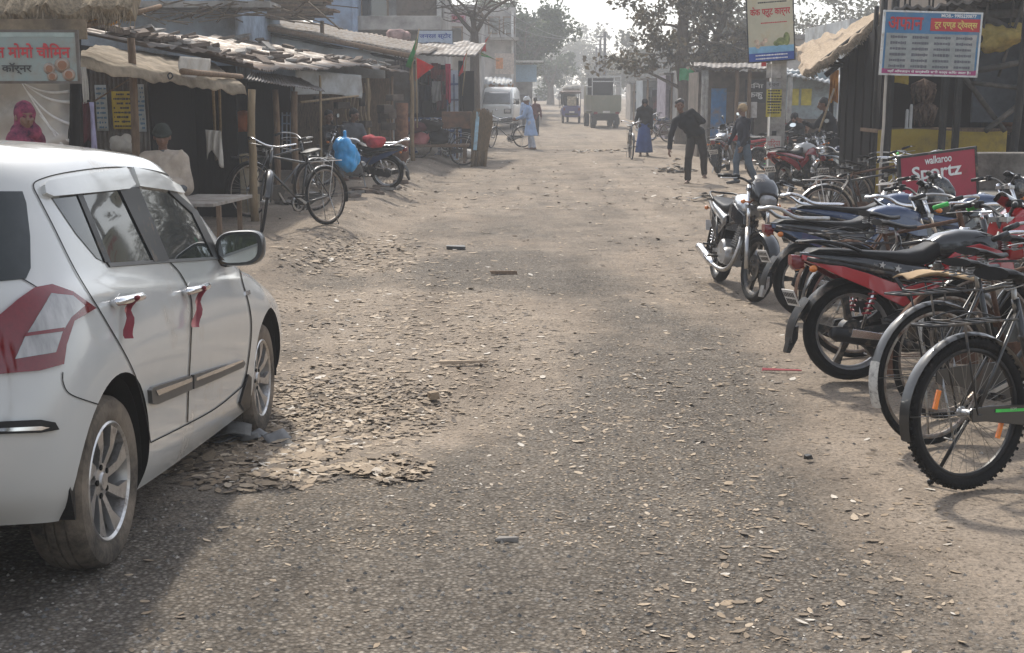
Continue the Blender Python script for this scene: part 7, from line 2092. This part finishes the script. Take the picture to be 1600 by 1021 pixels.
MB().box((at(1148,0,35).x, 35.57, 1.1), (.3,.04,1.4)).build('shutter', M_tin, F); MB().box((at(1183,0,34.6).x, 34.9, 1.2), (.05,.6,1.2)).build('partition', M_dkwall, F)
sign('cinema_board', 'black board with white lettering under the low shop eave', at(1180,143,34.6), .56, .62, 0, M_txtK, [('दिना', 0, .15, .15, .42, M_txtW), ('ककु', 0, -.12, .18, .4, M_txtW)])
o = MB().box(at(1168,172,34.3), (.5,.04,.42)); tag(o.build('white_board', M_white, bevel=.004), 'blank white board standing under the black lettered one', 'board')
# kiosk jumble farther back on the right
for k, (x0, x1, yt, Y, m, lb) in enumerate(((1040,1075,118,50,mat('kiosk_purple',(.22,.2,.24),.8,var=.4,scale=4),'kiosk hung with patterned goods under the tree'),(1066,1102,112,46,mat('kiosk_grey',(.2,.2,.2),.8,var=.4,scale=3),'grey kiosk with green cloth on its roof'),(1004,1042,126,58,mat('kiosk_blue',(.25,.28,.31),.8,var=.3,scale=3),'pale blue kiosk farther up the right side'),(985,1008,132,76,M_plast,'small pale hut beyond the kiosks'))):
    r, xa, xb, tp = block('kiosk', lb, 'kiosk', x0, x1, yt, Y, 3, m)
    MB().box(((xa+xb)/2, Y-.6, tp+.05), (xb-xa+.5, 1.6, .06)).build('roof', M_oldtin, r)
    MB().box(((xa+xb)/2, Y-.06, 1.3), ((xb-xa)*.7, .1, 1.2)).build('opening_shade', M_dkwall, r)  # flat dark slab on the front wall, painting the shade inside
    for x in (xa+.1, xb-.1): post(gp(x, Y-1.2), Vector((x, Y-1.2, tp+.05)), .05, M_wood, r)
    for i in range(7):
        p = Vector((xa+(xb-xa)*rr.random(), Y-.9, tp-.3-rr.random()*.5)); o = drape(p, p+Vector((.28,0,0)), rr.uniform(.3,.6), .03, 2, seed=i).build('hanging_goods', cols[rr.randrange(len(cols))], r)
q = drape(at(1062,107,44), at(1084,107,44), .42, .06, 2, seed=3); tag(q.build('green_cloth', glow_through(mat('bright_green_cloth', (.08,.40,.18), .8), .4)), 'bright green cloth hung on the kiosk roof edge', 'cloth')
# houses behind the tree
h7, xa, xb, tp = block('grey_house', 'grey block house half hidden by the big tree', 'house', 1125, 1275, 62, 62, 8, M_plast)
MB().box(((xa+xb)/2, 61.8, tp+.1), (xb-xa+.4, 1, .2)).build('parapet', M_conc, h7); window_on(h7, at(1190,0,62).x, at(0,100,62).z, 1, 1.1, 62)
h8, xa, xb, tp = block('white_house', 'pale house rising behind the thatched lean-to', 'house', 1322, 1420, 30, 40, 6, M_pale)
h9, xa, xb, tp = block('brick_house', 'brick house beyond the timber stall', 'house', 1480, 1640, -40, 30, 6, M_brick)
# the big tree and others
def big_tree():
    rg = random.Random(21); b0 = gp(at(1072,0,45).x, 45); r = W('tree', 'big sparse tree with dark trunk and dusty leaves on the right', 'tree', b0)
    tk = MB(); tips = []
    main = cr([b0-Vector((0,0,.1)), b0+Vector((.05,0,1.6)), b0+Vector((-.1,0,3.4)), b0+Vector((.1,0,7.5))], 6); tk.tube(main, [.33-.011*i for i in range(len(main))], 14)
    sec = cr([main[5], main[6]+Vector((.75,.2,.9)), main[6]+Vector((1.2,.3,2.4)), main[6]+Vector((2.0,.2,4.5))], 6); tk.tube(sec, [.2-.006*i for i in range(len(sec))], 10)
    for k in range(30):
        src = main if k % 3 else sec; s = src[rg.randint(7, len(src)-1)]
        e = Vector((rg.choice((-1,1))*rg.uniform(.6,3.2), rg.gauss(0,1.0), rg.uniform(-.9,1.5))); e.z = max(e.z, 3.0-s.z); q = cr([s, s+e*.5+Vector((0,0,rg.uniform(.05,.35))), s+e], 5); tk.tube(q, [.075-.006*i for i in range(len(q))], 6)
        for j_ in range(5):
            s2 = q[rg.randint(4, len(q)-1)]; e2 = Vector((rg.gauss(0,.5), rg.gauss(0,.5), max(2.75-s2.z, rg.gauss(-.1,.4)))); tk.tube([s2, s2+e2*.5+Vector((0,0,.06)), s2+e2], [.02,.014,.006], 4); tips += [s2+e2*.5, s2+e2]
    tk.build('trunk', M_bark, r); cw_ = MB()
    for c in tips:
        leaves(cw_, c, rg.uniform(.25,.55), rg.randint(10, 34), .21, rg, .9)
    for k in range(50):
        c = b0+Vector((rg.uniform(-1.8,3.6), rg.gauss(0,.9), rg.uniform(2.7,4.8))); leaves(cw_, c, rg.uniform(.3,.6), rg.randint(18,44), .2, rg, .9)
    cw_.build('crown', LM_brown, r)
big_tree()
make_tree('lighter tree standing behind the big one on the right', (at(1180,0,66).x, 68, 0), 8.5, 4.2, LM_dark, 50, 90, .26, 9, .25, .35, low=.25)
for k, (x, Y, H_, sp_, lb) in enumerate(((912,190,8,6,'pale hazy tree at the far end of the road'),(968,150,5.5,4.5,'round hazy tree behind the truck'),(1010,120,6.5,4,'hazy tree beyond the right hand kiosks'),(1040,165,9,6,'tall faint tree at the far right of the road end'),(860,210,10,8,'faint wide tree closing the road on the left'),(990,230,8,7,'faintest tree at the end of the road'),(1320,80,8,5,'dark tree behind the pale house'))):
    make_tree(lb, (at(x,0,Y).x, Y, 0), H_, sp_, LM_dark, 46, 80, .5 if Y > 100 else .3, 30+k, .3, .3, low=.15)
wd = MB(); rg = random.Random(5)
for i in range(420): leaves(wd, Vector((rg.uniform(-110,130), rg.uniform(255,300), rg.uniform(1.0,3.5))), rg.uniform(2,4), 26, 1.3, rg)
tag(wd.build('far_wood', LM_dark), 'faint line of woodland closing the far end of the street', kind='stuff')
for k, (x, yt, lb) in enumerate(((944,50,'tallest of the thin utility poles in the road distance'),(937,62,'middle thin utility pole in the road distance'),(931,74,'shortest thin utility pole in the road distance'))):
    Y = 104+14*k; p = at(x, 147, Y); r = W('utility_pole', lb, 'pole', p)
    MB().tube([gp(p.x, Y), (p.x, Y, at(x,yt,Y).z)], [.17,.11], 8).build('shaft', M_dark, r); MB().box((p.x, Y, at(x,yt+8,Y).z), (1.2,.08,.08)).build('cross_arm', M_dark, r)
wr_ = MB()
for dx in (-.5,.5):
    a, b_ = at(944,58,104)+Vector((dx,0,0)), at(937,70,118)+Vector((dx,0,0)); wr_.tube(cr([a, (a+b_)/2-Vector((0,0,.4)), b_], 5), .02, 4)
    a2 = at(640,-60,46)+Vector((dx,0,0)); wr_.tube(cr([a, (a+a2)/2-Vector((0,0,1.2)), a2], 8), .018, 4)
tag(wr_.build('overhead_cable', M_blk), 'thin overhead cables strung along the street', 'cable')

# --- truck seen from behind
tr = thing('tipper_truck', 'small dusty open backed truck driving away up the road', 'truck')
M_tg = paint('olive_truck_paint', (.17,.175,.12), rough=.5, dirtamt=.3); M_td = mat('truck_dark', (.03,.03,.03), .8)
TW = 1.68
MB().box((0,2.0,.72), (.9,4.0,.14)).build('chassis', M_td, tr)
MB().box((0,1.35,.92), (TW,2.7,.1)).build('bed_floor', M_tg, tr)
for s in (-1, 1):
    sd = MB().box((s*(TW/2-.03),1.35,1.32), (.06,2.7,.7))
    for k in range(5): sd.box((s*(TW/2+.012),.15+.6*k,1.32), (.03,.07,.74))
    sd.build('side_board', M_tg, tr)
    fr2 = MB().box((s*(TW/2-.03),.05,2.15), (.05,.05,.96)).box((s*(TW/2-.03),2.6,2.15), (.05,.05,.96)).box((s*(TW/2-.03),1.33,2.62), (.05,2.6,.05)).box((s*(TW/2-.03),1.33,2.1), (.04,2.5,.04)); fr2.build('side_rail', M_steel, tr)
    MB().box((s*.62,-.06,.78), (.22,.05,.12)).build('tail_lamp', M_red, tr, bevel=.01)
    for y, x in ((.75,.66),(3.55,.70)):
        w_ = MB().lathe([(.2,-.12),(.36,-.13),(.39,-.09),(.39,.09),(.36,.13),(.2,.12)], 28, 0, 'x', (s*x,y,.39)).build('wheel', M_tyre, tr); MB().lathe([(0,-.08),(.2,-.1),(.2,.1),(0,.08)], 20, 0, 'x', (s*x,y,.39)).build('rim', M_steel, w_)
    MB().box((s*.66,.26,.36), (.3,.02,.34)).build('mud_flap', M_td, tr)
tg = MB().box((0,.0,1.32), (TW,.06,.7))
for k in range(4): tg.box((-.6+.4*k,-.035,1.32), (.05,.03,.66))
for z in (1.02,1.62): tg.box((0,-.04,z), (TW-.02,.03,.06))
tg.build('tailgate', M_tg, tr); MB().box((0,-.02,.82), (TW-.1,.08,.12)).build('bumper', M_tg, tr); MB().box((0,-.07,.83), (.4,.01,.1)).build('number_plate', M_white, tr)
for y_, z_ in ((.05,2.62),(2.6,2.62),(.05,2.36)): MB().box((0,y_,z_), (TW-.06,.05,.055)).build('top_rail', M_steel, tr)
cb_ = MB().loft([section(0,0,0,0)] ) if False else MB().box((0,3.55,1.45), (1.6,1.5,1.5)); cbo = cb_.build('cab', M_tg, tr, bevel=.12); MB().box((0,2.79,1.85), (1.2,.03,.5)).build('rear_window', M_cg, cbo)
MB().sheet(lambda u, v: ((u-.5)*1.5, 2.66, 1.65+.9*v), 8, 5, 0, .02).build('headboard', M_td, tr)
tr.scale = (.88,.95,.98); q = gnd(947, 201); tr.location = q; tr.rotation_euler = (0,0,R(3))
MB().box((0,.32,.60), (1.35,.05,.42)).build('underside_shade', M_td, tr)  # dark panel standing in for the shade beneath the truck bed
# e-rickshaw beside it, loaded
er = make_auto('purple battery rickshaw with white sacks on its roof beside the truck', paint('purple_paint', (.07,.06,.20)), mat('brown_canopy', (.10,.07,.06), .7), True)
MB().box((0,-.03,1.22), (.62,.04,.5)).build('back_panel', mat('cream_print', (.4,.34,.25), .7, var=.6, scale=9), er, bevel=.02)
q = gnd(893, 193); er.location = q; er.rotation_euler = (0,0,R(4)); er.scale = (.82,.95,1)
for k, dx in enumerate((-.2,.28)):
    m_ = MB(); 
    for i in range(4): m_.ball(q+Vector((dx+rr.gauss(0,.06), .9+rr.gauss(0,.1), 1.92+rr.gauss(0,.03))), (.26,.3,.15+.06*k))
    tag(remesh(m_, .03, 'roof_sack', M_cloth_w, None, .5, .03, k), ('left' if k == 0 else 'right taller')+' white sack tied on the purple rickshaw roof', 'sack')
# far riders
for k, (x, lb) in enumerate(((860,'rider on the left of two motorcycles far up the road'),(873,'rider on the right of two motorcycles far up the road'))):
    p = gnd(x, 168); ms = copy_tree(silver if k else navy2); ms.rotation_euler = (0,0,R(-92)); ms.location = p; ms['label'] = ('right' if k else 'left')+' hand motorcycle ridden towards the camera far up the road'; ms['group'] = 'motorcycles ridden far up the road'
    fp = make_person(lb, 1.68, lean=R(6), top=[C_grey, C_black][k], legs=C_black, seat=.80, lleg=((-.3,1,-.5),(0,-.1,-1)), rleg=((.3,1,-.5),(0,-.1,-1)), larm=((-.25,.8,-.7),(.1,1,-.05)), rarm=((.25,.8,-.7),(-.1,1,-.05)), vox=.02)
    fp.location = p+Vector((0,-.35,0)); fp.rotation_euler = (0,0,R(178))

# --- more parked motorcycles and bicycles on the right: copies of the ones already built
G_F = 'motorcycles crowded under the right hand eaves'
mr_ = make_moto('red tailed motorcycle with white number plate standing before the concrete pole', dict(base, body=P_red, accent=P_red, tank=P_white, rim=M_rimlip), G_F, cowl='round', style='spoke'); bike_at(mr_, 1226, 312, R(46), -.12)
def cp(src, px, py, hd, lean, label, rear=True):
    c = copy_tree(src); place(c, (0,0,0), 0, label, G_F); bike_at(c, px, py, hd, lean, rear); return c
cp(navy2, 1066, 221, R(165), -.1, 'motorcycle with bright chrome wheel parked beyond the man bending')
cp(silver, 1122, 272, R(70), -.1, 'silver motorcycle standing behind the man bending forward')
cp(mr_, 1200, 268, R(140), -.1, 'motorcycle behind the person in the beanie, partly hidden by the pole')
cp(navy, 1240, 262, R(60), -.1, 'black and blue motorcycle in the crowd just right of the pole')
cp(silver, 1270, 262, R(55), -.1, 'silver motorcycle in the crowd right of the pole')
cp(navy2, 1300, 264, R(62), -.1, 'dark blue motorcycle under the thatched eave')
cp(mr_, 1322, 258, R(75), -.1, 'white tanked motorcycle deepest under the thatched eave')
cp(silver, 1252, 240, R(120), -.1, 'silver motorcycle before the seated hooded person')
cp(navy, 1285, 240, R(118), -.1, 'black motorcycle before the grey tin booth')
cp(navy, 1262, 300, R(62), -.1, 'black motorcycle with silver rail just behind the red tailed one')
cp(navy2, 1300, 312, R(58), -.1, 'dark blue motorcycle between the red tailed one and the stall posts')
cp(navy2, 1420, 462, R(12), -.1, 'dark blue motorcycle deep between the near row and the concrete wall')
cp(navy2, 1160, 252, R(78), -.1, 'dark motorcycle half hidden by the person in jeans')
G_B = 'bicycles crowded before the timber stall'
wc = make_cycle('old bicycle with white slatted carrier and cream springs before the timber stall', G_B, c=dict(carrier_m=M_white, guard=M_steel, crank=1.0)); cycle_at(wc, 1288, 385, R(8), -.06)
def cpc(src, px, py, hd, lean, label, g=G_B):
    c = copy_tree(src); place(c, (0,0,0), 0, label, g); cycle_at(c, px, py, hd, lean); return c
cpc(rs1b, 1300, 366, R(12), -.08, 'rusty bicycle just behind the white carrier bicycle')
cpc(rs1, 1330, 350, R(20), -.08, 'dark bicycle leaning at the foot of the stall posts')
cpc(wc, 1390, 395, R(60), -.08, 'bicycle with bright handlebars in front of the red lettered board')
cpc(rs2, 1440, 372, R(75), -.05, 'green gripped bicycle standing behind the motorcycle headlamps')
cpc(rs1b, 1045, 223, R(170), -.08, 'bicycle leaning beside the chrome wheeled motorcycle far right', None)
cpc(rs1, 1545, 420, R(80), -.05, 'dark bicycle deep in the row against the concrete step')
cpc(mtb, 1185, 283, R(35), -.08, 'bicycle standing just left of the concrete pole')
cpc(rs1, 1530, 610, R(5), -.1, 'dark bicycle squeezed between the red motorcycle and the rusty roadster')

# --- rubbish and odd things on the ground
def scrap(label, px, py, n, sx, sy, m, seed, name='rubbish_heap', cat='rubbish', h=.1):
    rg = random.Random(seed); q = gnd(px, py); mb = MB()
    for i in range(n):
        x, y = rg.gauss(0, sx), rg.gauss(0, sy); s = rg.uniform(.05,.16); z = h*math.exp(-(x/sx)**2-(y/sy)**2)*rg.random()+.02; a = rg.uniform(0,PI); ca, sa = math.cos(a), math.sin(a)
        mb.sheet(lambda u, v: q+Vector((x+s*(ca*(u-.5)-sa*(v-.5)), y+s*(sa*(u-.5)+ca*(v-.5)), z+s*.10*math.sin(u*3+seed)+s*.10*math.sin(v*3+i))), 4, 4, i % len(m), .002)
    tag(mb.build(name, m), label, cat, kind='stuff' if seed in (2, 3) else None)
M_sc = [M_cloth_w, mat('scrap_grey', (.2,.2,.2), .7), mat('scrap_black', (.03,.03,.03), .5), mat('scrap_tan', (.3,.23,.16), .9), mat('scrap_dull', (.15,.145,.135), .9)]
scrap('grey and white heap of rubbish at the feet of the man bending', 1056, 268, 60, .22, .3, M_sc, 1, h=.3)
scrap('scattered rubbish before the silver motorcycle', 1108, 312, 40, .32, .3, M_sc, 2)
scrap('strip of white paper scraps across the road ahead of the blue lungi', 935, 237, 60, .7, .5, [M_cloth_w, M_sc[3]], 3, h=.04)
scrap('torn clear and black plastic beside the car front wheel', 385, 695, 12, .12, .10, [M_sc[4], M_sc[2], M_sc[1]], 4, name='plastic_scrap', h=.08)
scrap('whitish rubble heap right of the truck', 978, 176, 80, .7, 1.2, [M_sc[0], M_sc[1], M_conc], 6, name='rubble_heap', h=.7)
def bit(name, label, cat, px, py, L, w_, h_, rz, m):
    q = gnd(px, py); o = MB().box((0,0,0), (L, w_, h_)); o.v = [v+Vector((rr.gauss(0,.006), rr.gauss(0,.006), rr.gauss(0,.003))) for v in o.v]
    ob = o.build(name, m, bevel=.004); ob.location = q+Vector((0,0,h_/2+.012)); ob.rotation_euler = (0,0,rz); tag(ob, label, cat)
bit('rubber_scrap', 'flat black scrap lying in the middle of the road', 'scrap', 712, 390, .22, .12, .03, .1, M_sc[2])
bit('stick', 'short dark stick in the road below the black scrap', 'stick', 787, 430, .26, .05, .03, 0, M_wood)
bit('thin_stick', 'long pale stick lying across the road beyond the leaf heap', 'stick', 725, 570, .32, .02, .015, .12, mat('pale_stick', (.42,.33,.24), .9))
bit('flat_chip', 'flat whitish chip on the asphalt in the foreground', 'chip', 792, 849, .075, .03, .012, 0, M_conc)
bit('stone', 'dark clod of earth at the right end of the leaf heap', 'stone', 678, 626, .06, .05, .045, .4, M_sc[3])
bit('stone', 'small dark stone on the dirt before the black bicycle', 'stone', 1262, 722, .035, .03, .025, .4, M_sc[2])
bit('red_ribbon', 'faded red strip lying on the dirt before the red motorcycle', 'ribbon', 1222, 582, .24, .025, .008, -.1, mat('faded_red_strip', (.35,.08,.09), .8))

# --- added behind the camera, unseen: houses and trees for glass and paint to reflect
for k, (x0_, x1_, h_, y_, m_, lb) in enumerate(((-15,-5.5,6.5,-15,M_plast,'unseen pale two storey house added behind the camera for the car to mirror'),(3.5,13,5.0,-16,M_bluep,'unseen blue grey house added behind the camera for the car to mirror'))):
    r = thing('unseen_house', lb, 'house', ((x0_+x1_)/2, y_-3, 0)); r['_o'] = ((x0_+x1_)/2, y_-3, 0)
    MB().box(((x0_+x1_)/2, y_-3, h_/2), (x1_-x0_, 6, h_)).build('wall', m_, r)
    for i in range(4):
        for z in (1.2, h_-1.9): 
            f = MB().box((x0_+1.2+i*(x1_-x0_-2.4)/3, y_+.03, z), (1.1,.06,1.3)).build('window', M_wood, r); MB().box((x0_+1.2+i*(x1_-x0_-2.4)/3, y_+.07, z), (.9,.03,1.1)).build('pane', M_glass, f)
for k, (x_, y_, h_) in enumerate(((-3.5,-11,8),(2.5,-13,7),(9,-12,8),(-11,-10,7.5))):
    make_tree(('unseen leafy tree added behind the camera for the car to mirror','smaller unseen tree added behind the camera for the car to mirror','unseen leafy tree added at the right behind the camera','unseen leafy tree added at the left behind the camera')[k], (x_, y_, 0), h_, 3.4, LM_green, 50, 90, .3, 60+k, .2, .3, low=.25)
